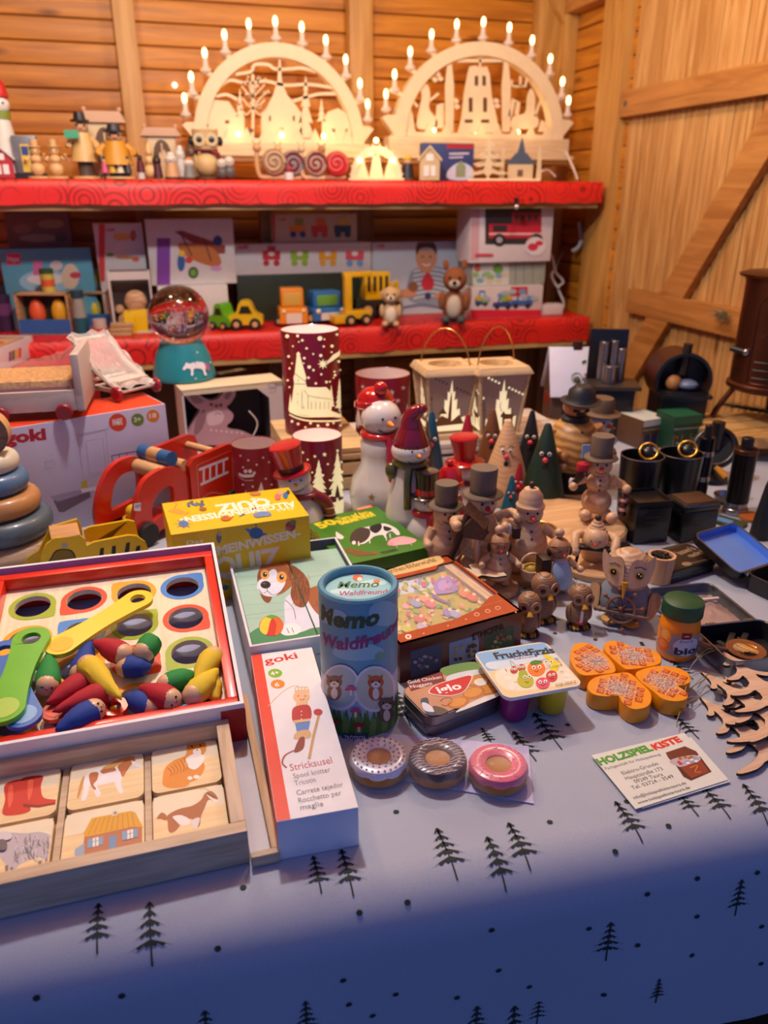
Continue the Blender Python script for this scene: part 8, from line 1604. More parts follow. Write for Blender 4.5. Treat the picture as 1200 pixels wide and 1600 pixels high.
# critters in a display box
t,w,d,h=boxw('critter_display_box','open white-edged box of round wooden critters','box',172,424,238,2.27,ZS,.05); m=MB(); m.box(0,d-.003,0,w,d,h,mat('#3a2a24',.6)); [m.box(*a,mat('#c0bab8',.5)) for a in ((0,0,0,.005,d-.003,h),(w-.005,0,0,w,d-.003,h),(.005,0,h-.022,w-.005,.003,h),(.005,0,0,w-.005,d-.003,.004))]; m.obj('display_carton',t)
for k,(x,z,r) in enumerate(((.065,.085,.030),(.03,.035,.018),(.075,.03,.02),(.105,.05,.014),(.05,.055,.014),(.02,.065,.012))):
    c=t.matrix_basis@Vector((min(x,w-.02),.02,z)); q=thing('wooden_critter',('largest round wooden disc critter at the top of its box','small wooden critter low at the left of the display box','wooden critter low in the middle of the display box','wooden critter at the right side of the display box','small wooden critter under the large disc one','tiny wooden critter at the left above another')[k],'wooden toy',tuple(c),0,'round wooden critters in the display box'); m=MB(); m.ball(0,0,0,r,wood('#c8a07c','#9a7452','x',1.5),n=20,ry=r*.45); m.obj('body',q)
# ---- toys standing on the shelf
def at(px,py,z=ZS): return P(px,py,z)
def wheels(t,xs,ys,r,c='#1c1a1c',hub='#c8a06a',w=.012):
    for x in xs:
        for y in ys:
            m=MB(); m.cyl((x,y,r+.0005),(x,y+w,r+.0005),r,mat(c,.5),n=22,bev=.002); o=m.obj('wheel',t); m=MB(); m.cyl((x,y-.0015,r+.0005),(x,y+w+.0015,r+.0005),r*.5,mat(hub,.5),n=14); m.obj('hub',o)
def vehicle(lab,px,py,wpx,hpx,c,c2,kind,rz=0,cat='toy vehicle'):
    p=at(px,py); w=mw(p,wpx); h=ZT(p,py-hpx)-ZS; t=thing('toy_vehicle',lab,cat,(p.x,p.y+.03,ZS),rad(rz),'toy vehicles on the lower shelf'); W2=w/2; d=.05; r=min(w*.17,h*.22)
    m=MB(); a=mat(c,.35,coat=.2); b=mat(c2,.4)
    if kind=='car':
        m.prism(catmull([(-W2,r*.9),(-W2,h*.5),(-W2*.55,h*.6),(-W2*.3,h*.98),(W2*.3,h*.98),(W2*.6,h*.6),(W2,h*.45),(W2,r*.9)],3,False),-d/2,d/2,a,Rx(90)); m.obj('car_body',t); m=MB(); m.prism([(-W2*.4,h*.58),(-W2*.22,h*.85),(W2*.22,h*.85),(W2*.42,h*.58)],-d/2-.001,d/2+.001,b,Rx(90)); m.obj('window_opening',t); wheels(t,(-W2*.55,W2*.55),(-d/2-.008,d/2-.004),r)
    elif kind=='front':   # facing the viewer
        m.box(-W2,-.035,r*.5,W2,.05,h*.5,a,b=.006); m.box(-W2*.8,-.01,h*.5,W2*.8,.05,h,a,b=.006); m.obj('car_body',t); m=MB(); m.box(-W2*.6,-.012,h*.55,W2*.6,-.008,h*.88,b,b=.002); m.obj('windscreen',t); m=MB(); m.box(-W2*.55,-.038,r*.7,W2*.55,-.034,h*.36,mat('#d8d0c4',.4)); m.obj('bumper_plate',t)
        for s in (-1,1): m=MB(); m.ball(s*W2*.7,-.036,h*.42,W2*.14,mat('#e8d8a8',.3),ry=.003,n=10); m.obj('headlight',t)
        wheels(t,(-W2-.002,W2-.010),(-.02,),r,w=.018)
    elif kind=='dumper':
        m.prism([(-W2,h*.35),(-W2,h*.9),(-W2*.3,h*.75),(W2*.75,h*.95),(W2,h*.8),(W2*.8,h*.35)],-d/2,d/2,a,Rx(90)); m.obj('tipper_body',t); m=MB(); m.box(-W2*.9,-d/2+.004,r,W2*.85,d/2-.004,h*.36,b); m.obj('chassis',t); wheels(t,(-W2*.6,W2*.5),(-d/2-.008,d/2-.004),r*1.2)
    elif kind=='loop':
        m.tube([(-W2,0,r),(-W2,0,h*.6),(-W2*.5,0,h*.93),(W2*.5,0,h*.93),(W2,0,h*.6),(W2,0,r)],.013,a,n=8,smooth=5); m.obj('cab_frame',t); m=MB(); m.box(-W2*.6,-d/2,r,W2*.6,d/2,h*.4,b,b=.003); m.obj('seat',t); wheels(t,(-W2*.7,W2*.6),(-d/2-.008,d/2-.004),r)
    elif kind=='crane':
        m.box(-W2*.4,-d/2,r,W2*.9,d/2,h*.28,a,b=.003); m.obj('base',t); m=MB(); m.box(-W2*.35,-.012,h*.28,W2*.0,.012,h*.95,a,b=.003); m.obj('mast',t); m=MB(); m.box(-W2*.4,-.010,h*.9,W2*1.1,.010,h,a,b=.003); m.obj('jib',t); m=MB(); m.box(-W2,-d/2,r*.4,-W2*.3,d/2,h*.2,a,b=.003); m.obj('shovel',t); m=MB(); m.cyl((W2*.6,0,h*.92),(W2*.3,0,h*.3),.003,b); m.obj('cable',t); wheels(t,(-W2*.2,W2*.6),(-d/2-.008,d/2-.004),r*.8)
    else:  # excavator
        m.box(-W2*.6,-d/2,h*.42,W2*.5,d/2,h*.98,a,b=.004); m.obj('cab',t); m=MB()
        for k in range(4): m.box(-W2*.5+k*W2*.26,-d/2-.002,h*.6,-W2*.38+k*W2*.26,-d/2+.001,h*.9,b)
        m.obj('window_slots',t); m=MB(); m.box(-W2*.95,-d/2+.004,h*.28,W2*.9,d/2-.004,h*.43,b,b=.002); m.obj('chassis',t); m=MB(); m.tube([(W2*.4,0,h*.6),(W2*.9,0,h*.75),(W2*1.0,0,h*.35)],.009,a,n=8); m.obj('arm',t); wheels(t,(-W2*.55,W2*.6),(-d/2-.012,d/2-.004),r*1.2,hub='#c8a06a',w=.016)
    return t
vehicle('yellow toy digger cab half hidden behind the green and yellow cars',330,492,52,34,'#d8a818','#3a2c1c','loop')
vehicle('bright green toy car behind the snow globe',352,516,36,40,'#5aa81c','#1c2a14','car',-40)
vehicle('small yellow toy car with black tyres in front of the plush lion',388,516,52,44,'#dcb414','#2a2010','car',-12)
vehicle('bright green toy tractor frame behind the plush lion',425,482,52,52,'#5ac01c','#2a2a2c','loop')
vehicle('yellow-green tipper truck behind the orange camper',505,488,80,48,'#98c81c','#2a2a2c','dumper')
vehicle('orange toy camper van facing forwards',461,510,44,58,'#e08a1c','#c8a04a','front',-4)
vehicle('blue toy car with green and red roof lights',514,506,56,50,'#2c6aa8','#6a9a3a','front',8)
vehicle('yellow toy crane with a shovel beside the blue car',553,510,64,84,'#dca810','#2a2418','crane',6)
vehicle('large yellow excavator with black wheels behind the plush dog',592,500,74,76,'#e0b010','#2a2620','digger',4)
def fluff(t,nm,balls,c,dk=None):
    m=MB(); mt=mat(c,.9,'cloth',sc=.5)
    for b in balls: m.ball(*b[:3],b[3],mt,n=16,ry=b[4] if len(b)>4 else None,rz=b[5] if len(b)>5 else None)
    return m.obj(nm,t)
def plush(lab,px,py,hpx,c,cb,kind,Yo=.0):
    p=at(px,py); h=ZT(p,py-hpx)-ZS; t=thing('plush_toy',lab,'soft toy',(p.x,p.y+.03+Yo,ZS),facing(p)); u=h
    fluff(t,'body',[(0,0,.27*u,.2*u,.17*u,.27*u)],c); fluff(t,'belly',[(0,-.10*u,.27*u,.13*u,.09*u,.2*u)],cb)
    hd=fluff(t,'head',[(0,-.02*u,.70*u,.2*u if kind!='lion' else .19*u,.18*u,.2*u)],c); fluff(hd,'muzzle',[(0,-.17*u,.64*u,.1*u,.08*u,.075*u)],cb)
    m=MB(); bk=mat('#17120f',.2); m.ball(0,-.25*u,.67*u,.035*u,bk,n=10); [m.ball(s*.08*u,-.185*u,.74*u,.024*u,bk,n=8) for s in (-1,1)]; m.obj('face',hd)
    if kind=='lion': fluff(hd,'mane',[(.22*u*cs(a),.02*u,.72*u+.2*u*sn(a),.085*u) for a in [i*PI/6 for i in range(12)]],'#b87a2c')
    for s in (-1,1):
        if kind=='deer': fluff(t,'ear',[(s*.15*u,0,.93*u,.05*u,.03*u,.085*u)],c)
        else: fluff(t,'ear',[(s*.17*u,0,.86*u if kind=='lion' else .72*u,.06*u,.04*u,.06*u if kind=='lion' else .11*u)],c)
        fluff(t,'arm',[(s*.2*u,-.08*u,.36*u,.06*u,.07*u,.15*u)],c); fluff(t,'leg',[(s*.13*u,-.16*u,.07*u,.075*u,.12*u,.07*u)],c if kind!='deer' else '#4a5058')
plush('yellow plush lion sitting behind the small yellow car',385,484,62,'#c89040','#e0cca8','lion',.02)
plush('cream plush puppy sitting against the excavator wheels',615,512,70,'#c8a880','#e0d4c0','dog')
plush('brown plush deer sitting right of the child photo carton',714,506,98,'#8a5230','#c4b8a8','deer')
# play food and jars at the left
def lath(name,lab,cat,px,py,hpx,wpx,bands,z=ZS,grp=None):
    p=at(px,py,z); h=ZT(p,py-hpx)-z; R=mw(p,wpx)/2; t=thing(name,lab,cat,(p.x,p.y+R,z),0,grp)
    for z0,z1,r0,r1,c,pn in bands: m=MB(); m.lathe([(0,z0*h),(R*r0,z0*h),(R*r1,z1*h),(0,z1*h)],mat(c,.4) if isinstance(c,str) else c,None,24); m.obj(pn,t)
    return t
def foodcrate(lab,x0,x1,py,hpx,foods):
    a,b=at(x0,py),at(x1,py); L=(b-a).length; h=ZT(a,py-hpx)-ZS; t=thing('play_food_crate',lab,'toy crate',(a.x,a.y,ZS),math.atan2(b.y-a.y,b.x-a.x)); d=.045; wd=wood('#bf9a70','#a07a50','x',2)
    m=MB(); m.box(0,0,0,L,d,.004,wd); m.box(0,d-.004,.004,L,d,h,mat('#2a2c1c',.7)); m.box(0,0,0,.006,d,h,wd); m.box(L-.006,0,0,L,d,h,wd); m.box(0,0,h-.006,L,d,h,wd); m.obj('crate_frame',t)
    m=MB(); m.box(0.002,-.001,.004,L-.002,.002,h*.38,mat('#2c62a8',.5)); m.obj('blue_label',t)
    for k,(fx,c,nm,lb) in enumerate(foods): q=thing(nm,lb,'toy food',tuple(t.matrix_basis@Vector((fx*L,.028,h*.5))) if False else tuple(MW(t)@Vector((fx*L,.028,.0045)))); m=MB(); m.ball(0,0,h*.45,L*.15,mat(c,.5),n=18,ry=.02,rz=h*.36); m.cyl((0,0,0),(0,0,h*.3),L*.1,mat(c,.5)); m.obj('food_body',q)
foodcrate('wooden play food crate with a blue label and two compartments',32,114,524,66,((.32,'#d8562c','toy_carrot','orange toy vegetable in the left play food crate'),(.74,'#d8a01c','toy_cheese','yellow ring of toy food in the left play food crate')))
foodcrate('second smaller play food crate with a blue label beside the teal bottle',118,176,512,56,((.5,'#dcc414','toy_banana','yellow toy fruit in the smaller play food crate'),))
zj=ZT(at(70,524),458)
lath('toy_jar','small toy jar with a green lid standing on the play food crate','toy jar',76,457,36,20,((0,.8,1,1,'#b8a84a','jar_body'),(.25,.55,1.03,1.03,'#c8542c','label_band'),(.8,1,1.05,1.05,'#2c4a24','lid')),zj)
zj2=ZT(at(147,512),456)
lath('toy_can','small red and white toy can standing on the smaller crate','toy can',136,452,34,22,((0,1,1,1,'#b82c2c','can_body'),(.3,.6,1.03,1.03,'#e0d8d0','label_band')),zj2)
p=at(158,452,zj2); t=thing('price_card','small yellow and white card standing on the smaller food crate','card',(p.x,p.y+.02,zj2+.001)); m=MB(); m.box(-.024,0,0,.022,.004,.055,mat('#d8d0c8',.5)); m.box(-.015,-.001,.016,.013,0,.045,mat('#d8c41c',.5)); m.obj('card_panel',t)
lath('toy_bottle','clear and teal bottle standing in front of the play food crates','bottle',129,527,72,22,((0,.42,1,1,'#1c5462','bottle_body'),(.42,.85,.95,.7,'#8a8a84','clear_neck'),(.85,1,.85,.85,'#1c3a4a','cap')))
lath('purple_bottle','dark purple bottle at the left end of the lower shelf','bottle',10,518,72,34,((0,.8,1,1,'#3a2444','bottle_body'),(.35,.6,1.02,1.02,'#6a3a6a','label_band'),(.8,1,.8,.8,'#1c1824','cap')))
lath('yarn_ball','small crimson ball beside the purple bottle','ball',25,506,18,16,((0,.5,.5,1,'#b81c3a','ball_half'),(.5,1,1,.5,'#b81c3a','ball_half')))
lath('toy_can','small white and red toy tin in front of the critter box','toy can',158,528,28,20,((0,1,1,1,'#b8a8a0','can_body'),(.2,.5,1.03,1.03,'#b83c2c','label_band')))
for k,(px,py,w,h) in enumerate(((205,522,16,34),(222,520,20,36),(238,512,14,26))): p=at(px,py); ww=mw(p,w); hh=ZT(p,py-h)-ZS; t=thing('toy_brick',('yellow studded brick at the left of three by the snow globe','yellow studded brick in the middle of three by the snow globe','shortest yellow studded brick, hidden by the snow globe')[k],'toy brick',(p.x,p.y,ZS),0,'yellow studded bricks'); m=MB(); m.box(-ww/2,0,0,ww/2,ww,hh,mat('#dcb80e',.4),b=.002); m.obj('brick_body',t); m=MB(); [m.cyl((x,y,hh),(x,y,hh+.004),.004,mat('#dcb80e',.4),n=12) for x in (-ww/4,ww/4) for y in (ww*.28,ww*.72)]; m.obj('stud',t)
for k in range(3): p=at(188,526-k*1,ZS); m=MB(); m.box(-.03,0,0,.03,.03,.010,wood('#c09a70','#a07a50','x',2),b=.002); o_=m.obj('wooden_slice',None,None,(p.x+.004*k,p.y,ZS+.011*k),rad(5*k-6)); tag(o_,('lowest','middle','topmost')[k]+' of three stacked wooden slices on the red shelf','wooden slice','stacked wooden slices')
for k,(px,py,c) in enumerate(((15,530,'#d8b01c'),(30,536,'#b8642c'),(3,536,'#c83c2c'))): p=P(px,py,.102); t=thing('toy_fruit',('yellow','brown','red')[k]+' wooden toy fruit among the pile at the far left','toy fruit',(p.x,2.12,.102),0,'wooden toy fruit at the far left'); m=MB(); m.ball(0,0,.03,.03,mat(c,.45),n=18); m.obj('fruit_body',t)
# power strip, cables
p=at(866,494); t=thing('power_strip','white power strip at the right end of the lower shelf','power strip',(p.x,p.y+.02,ZS),rad(-5)); pw=mat('#c8c4c4',.4); m=MB(); m.box(-.035,0,0,.04,.045,.034,pw,b=.005); m.obj('housing',t); m=MB(); m.ball(-.02,.02,.036,.006,mat('#a81c1c',.3),rz=.003); m.obj('switch',t)
m=MB(); m.tube([W(872,450,2.35),W(862,432,2.36),W(868,418,2.38),W(880,395,2.5),W(897,388,2.5)],.004,pw,n=7,smooth=5); m.tube([W(852,395,2.32),W(862,400,2.34),W(868,425,2.36),W(880,440,2.36),W(872,450,2.36),W(880,470,2.34),W(880,480,2.26)],.004,pw,n=7,smooth=5); tag(m.obj('power_cable'),'loose loops of white cable hanging beside the fire engine carton','cable')
m=MB(); m.tube([XX(905,348,1.375),XX(908,372,1.375),XX(904,386,1.37),XX(895,392,1.36)],.007,pw,n=8,smooth=5); tag(m.obj('white_hook_cable'),'short white cable bend on the right wall under the upper shelf','cable')
p=W(806,318,2.19); t=thing('cable_clip','small silver clip under the front edge of the upper shelf','clip',(p.x,2.188,p.z)); m=MB(); m.box(-.004,-.006,-.006,.004,.006,.016,mat('#1c1c20',.4)); m.ball(0,-.004,-.009,.008,mat('#d8d8e0',.2,metal=.8),n=12); m.obj('clip_body',t)
# ================================================================== UPPER SHELF: CANDLE ARCHES AND FIGURES
ZU_=.5345
rs=wood('#a07038','#84581f','x',1); t=thing('riser_plank','low plank riser at the back of the upper shelf carrying both arches','plank',(0,0,0))
m=MB(); m.box(.13,2.42,.585,1.335 if False else 1.33,2.50,.598,rs); m.obj('plank',t)
for x in (.16,.72,1.25): m=MB(); m.box(x,2.43,ZU_,x+.03,2.49,.585,rs); m.obj('support_block',t)
pl_=wood('#e6cfa8','#d8bd90','x',2); ply2=mat('#ead4ac',.55)
flame=mat('#ffdf98',.4,em=5); wax=mat('#f2e8dc',.4)
def arch(lab,x0,x1,ybase,yap,Y,z0,kind):
    a,b=W(x0,ybase,Y),W(x1,ybase,Y); cx=(a.x+b.x)/2; Ro=(b.x-a.x)/2*1.0; zt=W((x0+x1)/2,yap,Y).z; zb=a.z; t=thing('candle_arch',lab,'candle arch',(cx,Y,z0)); hb=zb-z0; Hh=zt-zb; sy=Hh/Ro
    m=MB(); m.box(-Ro*1.12,-.035,0,Ro*1.12,.035,.012,pl_,b=.002); m.box(-Ro*1.06,-.03,.012,Ro*1.06,.03,hb,pl_,b=.003); m.obj('base',t)
    n=44; Ri=.86; out=[(Ro*cs(PI*i/n),Ro*sy*sn(PI*i/n)) for i in range(n+1)]; inn=[(Ro*Ri*cs(PI*i/n),Ro*Ri*sy*sn(PI*i/n)) for i in range(n+1)]
    vs=[];
    for y in (-.018,.018): vs+=[(x,y,z+hb) for x,z in out]+[(x,y,z+hb) for x,z in inn]
    K=n+1; fs=[]
    for i in range(n): fs+=[(i,i+1,K+i+1,K+i),(2*K+i+1,2*K+i,3*K+i,3*K+i+1),(i+1,i,2*K+i,2*K+i+1),(K+i,K+i+1,3*K+i+1,3*K+i)]
    m=MB(); m.add(vs,fs,ply2); 
    for s in (-1,1): m.prism([(s*Ro*.97,hb),(s*Ro*1.12,hb+Ro*.17),(s*Ro*1.07,hb+Ro*.20),(s*Ro*.93,hb+Ro*.2)],-.016,.016,ply2,Rx(90))
    m.obj('arch_bow',t)
    f=Face(t,Tr(0,-.004,0)@Rx(90))
    def sil(pts,sm=False,name='cutout_scene',th=.004,y=0): pp=[f.px(*q) for q in pts]; pp=catmull(pp,4) if sm else pp; sc.prism(pp,0,th,ply2,Tr(0,-.004+y,0)@Rx(90))
    sc=MB(); q5=lambda L_:[(280+X/3.75,20+Y/3.75) for X,Y in L_]
    def bar(pts,w):
        L=[];R_=[]
        for i,p in enumerate(pts):
            a_=pts[max(0,i-1)];b_=pts[min(len(pts)-1,i+1)]; d=Vector((b_[0]-a_[0],b_[1]-a_[1])).normalized(); L.append((p[0]-d.y*w,p[1]+d.x*w)); R_.append((p[0]+d.y*w,p[1]-d.x*w))
        sil(L+R_[::-1])
    if kind=='church':
        sil(q5([(480,745),(480,590),(510,560),(550,480),(575,400),(583,275),(592,275),(600,400),(630,480),(680,540),(715,590),(720,745)])); sil(q5([(110,745),(110,600),(170,560),(200,510),(290,520),(340,600),(380,610),(385,745)])); sil(q5([(835,745),(835,640),(870,580),(930,560),(980,590),(1010,640),(1020,745)]))
        for x,yt,w,yb in ((355,440,26,610),(740,365,55,740),(832,500,26,640)):
            L=[(x,yt)]; 
            for k in range(4): y=yt+(yb-yt)*(k+1)/4; L+=[(x-w*(k+1)/4,y),(x-w*.4*(k+1)/4,y-6)]
            sil(q5(L+[(2*x-a_,b_) for a_,b_ in L[::-1][:-1]]))
        bar(q5([(430,740),(432,600),(430,360)]),2); 
        for X,Y_ in ((365,430),(500,420),(370,500),(500,510),(395,390),(470,385),(520,460),(355,560),(510,560)): bar(q5([(430,560 if Y_>450 else 500),((430+X)/2,Y_+40),(X,Y_)]),1.1)
        rq=random.Random(3)
        for _ in range(26): X,Y_=rq.uniform(350,525),rq.uniform(370,570); sil(q5([(X-8,Y_),(X,Y_-8),(X+8,Y_),(X,Y_+8)]))
        for A_ in ([(330,360),(420,345),(440,305),(520,305),(560,330),(640,330),(720,325),(800,345)],[(240,430),(300,395),(400,415),(500,400),(620,425),(760,420),(900,440)],[(215,490),(280,480),(340,510)],[(660,520),(760,490),(830,475),(920,475)]): bar(q5(catmull(A_,3,False)),2.4)
        wn_=[(598,700,10,26),(530,620,6,16),(670,620,6,16),(280,640,12,10),(420,690,14,10),(900,690,12,10),(160,660,9,10),(980,690,8,9)]
    else:
        C=lambda L_:[(580+X/3.333,20+Y/3.333) for X,Y in L_]
        sil(C([(450,625),(470,540),(480,430),(500,320),(510,280),(540,275),(560,285),(600,280),(615,320),(625,430),(650,540),(665,625)])); bar(C([(445,250),(680,250)]),2.6); bar(C([(565,225),(565,285)]),1.5)
        for x in (405,700): sil(C([(x-18,620),(x-22,380),(x-14,300),(x-10,240),(x+10,240),(x+16,300),(x+24,380),(x+20,620)]))
        sil(C([(240,600),(250,500),(262,440),(255,385),(290,375),(305,430),(300,500),(340,560),(330,600)]),True); bar(C([(200,440),(240,490)]),2); bar(C([(300,460),(350,420)]),2); sil(C([(330,600),(340,480),(375,470),(375,600)])); sil(C([(730,600),(740,540),(800,520),(810,440),(830,395),(850,440),(850,520),(870,560),(850,600)]),True); bar(C([(720,540),(740,450),(765,470),(755,530)]),3); sil(C([(165,610),(180,540),(200,475),(215,540),(225,610)])); sil(C([(870,620),(885,560),(905,570),(910,620)])); bar(C([(850,540),(880,460)]),1.6)
        for x,y in ((345,320),(330,350),(360,345),(440,460),(445,490),(650,460),(655,485)): sil(C([(x-16,y),(x-6,y-16),(x+8,y-10),(x+16,y+4),(x,y+14)]))
        for A_ in ([(730,380),(760,385),(775,380)],[(775,330),(775,390)],[(730,350),(730,380)],[(810,340),(800,385),(775,380)],[(330,320),(345,300)]): bar(C(A_),1.6)
        wn_=[]
        for x,y,a_,b_ in ((545,355,9,26),(585,355,9,26),(515,480,10,38),(590,480,10,38),(505,565,22,9),(590,565,22,9)): wn_.append(((580+x/3.333-280)*3.75,(20+y/3.333-20)*3.75,a_*1.1,b_*1.1))
    sc.obj('cutout_scene',t)
    if wn_:
        m=MB(); f.k=1; f.T=Tr(0,-.0085,0)@Rx(90)
        for X,Y_,a_,b_ in wn_: f.poly(m,'#6a4422' if kind=='church' else '#5c3616',q5([(X-a_,Y_-b_),(X+a_,Y_-b_),(X+a_,Y_+b_),(X-a_,Y_+b_)]))
        m.obj('cut_window',t)
    m=MB(); m.box(-Ro*.85,-.02,hb,Ro*.85,-.012,hb+.012,ply2)
    for k in range(9): x=-Ro*.8+Ro*1.6*k/8; m.prism([(x-.014,hb+.012),(x+.014,hb+.012),(x,hb+.04)],.012,.018,ply2,Rx(90))
    m.obj('foreground_fence',t)
    for k,x in enumerate((-.5,0,.5)): m=MB(); m.ball(x*Ro,-.024 if kind=='church' else .02,hb+.02,.008,flame,n=10); m.obj('light_bulb',t)
    for x in (-.55,0,.55): lamp('arch_light','POINT',(cx+x*Ro,Y-.055,z0+hb+.035),.045,(1,.62,.28),.01); lamp('arch_light','POINT',(cx+x*Ro,Y+.05,z0+hb+.05),.16,(1,.66,.32),.01)
    for i in range(11):
        an=rad(10+160*i/10); x=Ro*1.08*cs(an); z=hb+Ro*sy*1.01*sn(an)+(Ro*.06 if i in (0,10) else 0)
        q=MB(); q.lathe([(0,0),(.008,.0),(.015,.006),(.0155,.012),(.010,.015),(.007,.022),(.0065,.038),(0,.038)],mat('#e8d4c0',.5),Tr(x,0,z),14); 
        if 0<i<10: q.cyl((Ro*.98*cs(an),0,hb+Ro*sy*.98*sn(an)),(x,0,z+.004),.007,ply2,n=8)
        c=q.obj('candle',t); q=MB(); q.ball(x,0,z+.050,.0072,flame,n=10,rz=.014); q.obj('flame_bulb',c)
    return t
arch('left lit candle arch with a cut-out village church scene',303,567,222,68,2.45,.5988,'church')
arch('right lit candle arch with a cut-out pyramid and craftsmen scene',612,876,213,66,2.45,.5988,'pyramid')
m=MB(); m.tube([W(880,228,2.45),W(888,245,2.40),W(898,268,2.34),W(902,279,2.28)],.004,mat('#dcd4cc',.4),n=7,smooth=4); m.tube([W(840,270,2.3),W(856,266,2.3),W(868,276,2.3)],.003,mat('#dcd4cc',.4),n=7,smooth=4); tag(m.obj('arch_cable'),'white cable running down from the right end of the right candle arch','cable')
# --- figures made of turned bands: (z0,z1,r0,r1,colour,part)
def up(px,yt,Y): b=W(px,282,Y); return b.x, W(px,yt,Y).z-ZU_
def fig(name,lab,cat,px,yt,wpx,Y,bands,grp=None,extra=None,sx=1):
    x,h=up(px,yt,Y); R=wpx/2*dep((x,Y,ZU_))/F; t=thing(name,lab,cat,(x,Y,ZU_+.0005),facing((x,Y)),grp)
    for z0,z1,r0,r1,c,pn in bands:
        m=MB()
        if pn in ('head','belly','body') and r0==0: m.ball(0,0,(z0+z1)/2*h,R*r1,mat(c,.45) if isinstance(c,str) else c,n=18,rz=(z1-z0)/2*h)
        else: m.lathe([(0,z0*h),(R*r0,z0*h),(R*r1,z1*h),(0,z1*h)],mat(c,.45) if isinstance(c,str) else c,Sc(sx,1,1),20)
        m.obj(pn,t)
    if extra: extra(t,R,h)
    return t
nat='#d8b078'; 
def eyes(z,r,s=.12,nose=None):
    def g(t,R,h):
        m=MB(); [m.ball(k*R*s*2,-R*r,z*h,R*.07,mat('#1c1410',.3),n=8) for k in (-1,1)]
        if nose: m.ball(0,-R*r-R*.08,(z-.03)*h,R*.1,mat(nose,.4),n=8)
        m.obj('face',t)
    return g
def armsf(zs,c,r=.17,z2=None,out=1.0,more=None):
    def g(t,R,h):
        for s in (-1,1): m=MB(); m.tube([(s*R*.6,0,zs*h),(s*R*out,-R*.2,(zs+(z2 or zs)*1)/2*h-.01),(s*R*out*.9,-R*.6,(z2 or zs-.1)*h)],R*r,mat(c,.5),n=8,smooth=3); m.obj('arm',t)
        if more: more(t,R,h)
    return g
def both(*fs): return lambda t,R,h:[f(t,R,h) for f in fs]
# tall figure with red pointed hat
def tallx(t,R,h):
    m=MB(); m.tube([(0,-R*.2,.60*h),(-R*.55,-R*.55,.52*h),(-R*.65,-R*.5,.2*h)],R*.2,mat('#7a8a2c',.5),n=10,smooth=3); m.obj('scarf_tail',t); m=MB(); m.tube([(0,0,.80*h),(R*.1,0,.88*h),(-R*.05,0,.96*h),(-R*.1,0,1.0*h)],[R*.6,R*.14],mat('#c01c20',.4),n=14,smooth=4); m.ball(-R*.1,0,1.0*h,R*.2,mat('#c01c20',.4)); m.obj('pointed_hat',t)
fig('ceramic_snowman','tall white snowman in a red pointed hat and olive scarf on the upper shelf','snowman figure',18,118,50,2.28,[(0,.58,1,.5,'#d4d0c8','body'),(.58,.66,.55,.55,'#7a8a2c','scarf'),(.62,.82,0,.62,'#dcd8d0','head'),(.79,.82,.62,.62,'#c01c20','hat_brim')],None,both(tallx,eyes(.73,.58)))
def houseobj(name,lab,cat,px,yt,wpx,Y,cw,cr,kind=0,dd=.03):
    x,h=up(px,yt,Y); R=wpx/2*dep((x,Y,ZU_))/F; t=thing(name,lab,cat,(x,Y,ZU_+.0005),facing((x,Y))); m=MB(); wm=mat(cw,.5)
    if kind==0:
        m.prism([(-R*.85,0),(R*.85,0),(R*.85,h*.62),(0,h*.95),(-R*.85,h*.62)],-dd,dd,wm,Rx(90)); m.obj('wall',t); m=MB()
        for s in (-1,1): m.prism([(0,h*1.0),(s*R*1.05,h*.60),(s*R*1.0,h*.54),(0,h*.93)],-dd-.005,dd+.005,mat(cr,.5),Rx(90))
        m.obj('roof',t)
        for a,b,c,d in ((-.5,-.05,.12,.42),(.1,.5,.12,.42),(-.3,.3,.55,.75)): m=MB(); m.box(a*R,-dd-.002,c*h,b*R,-dd,d*h,mat('#e0dcd8',.5)); m.obj('window',t)
    else:
        m.box(-R*.8,-dd,0,R*.8,-dd+.004,h*.78,wm); m.box(-R*.8,dd-.004,0,R*.8,dd,h*.78,wm); m.box(-R*.8,-dd,0,-R*.8+.004,dd,h*.78,wm); m.box(R*.8-.004,-dd,0,R*.8,dd,h*.78,wm); m.box(-R*.95,-dd*1.2,0,R*.95,dd*1.2,.006,wm); m.obj('lantern_walls',t)
        m=MB(); m.prism([(-R*1.1,h*.78),(R*1.1,h*.78),(R*.85,h*.93),(-R*.85,h*.93)],-dd*1.3,dd*1.3,mat(cr,.5),Rx(90)); m.obj('roof',t)
        for s in (-1,1): m=MB(); m.ball(s*R*.85,0,h*.97,R*.12,mat(cr,.5),n=12); m.obj('roof_knob',t)
        m=MB(); f=Face(t,Tr(0,-dd,0)@Rx(90),.00015); f.ell(m,'#5c4024',0,h*.42,R*.5,h*.3,px=False); f.poly(m,'#cdb088',[(-R*.3,h*.14),(-R*.25,h*.4),(-R*.1,h*.5),(0,h*.4),(R*.1,h*.55),(R*.3,h*.35),(R*.25,h*.14)],True,px=False); f.line(m,'#cdb088',[(0,h*.14),(0,h*.66)],R*.08,px=False); m.obj('cutout_picture',t)
    return t
houseobj('advent_house','small red and white house at the far left of the upper shelf','miniature house',6,228,40,2.23,'#b01c24','#c8c4c8')
def slv(t,R,h): m=MB(); m.box(-R*.4,-R*.9,.15*h,R*.4,-R*.8,.8*h,mat('#d8b84a',.4)); m.box(-R*.3,-R*.95,.55*h,R*.3,-R*.85,.75*h,mat('#2c4a8a',.4)); m.obj('picture_panel',t)
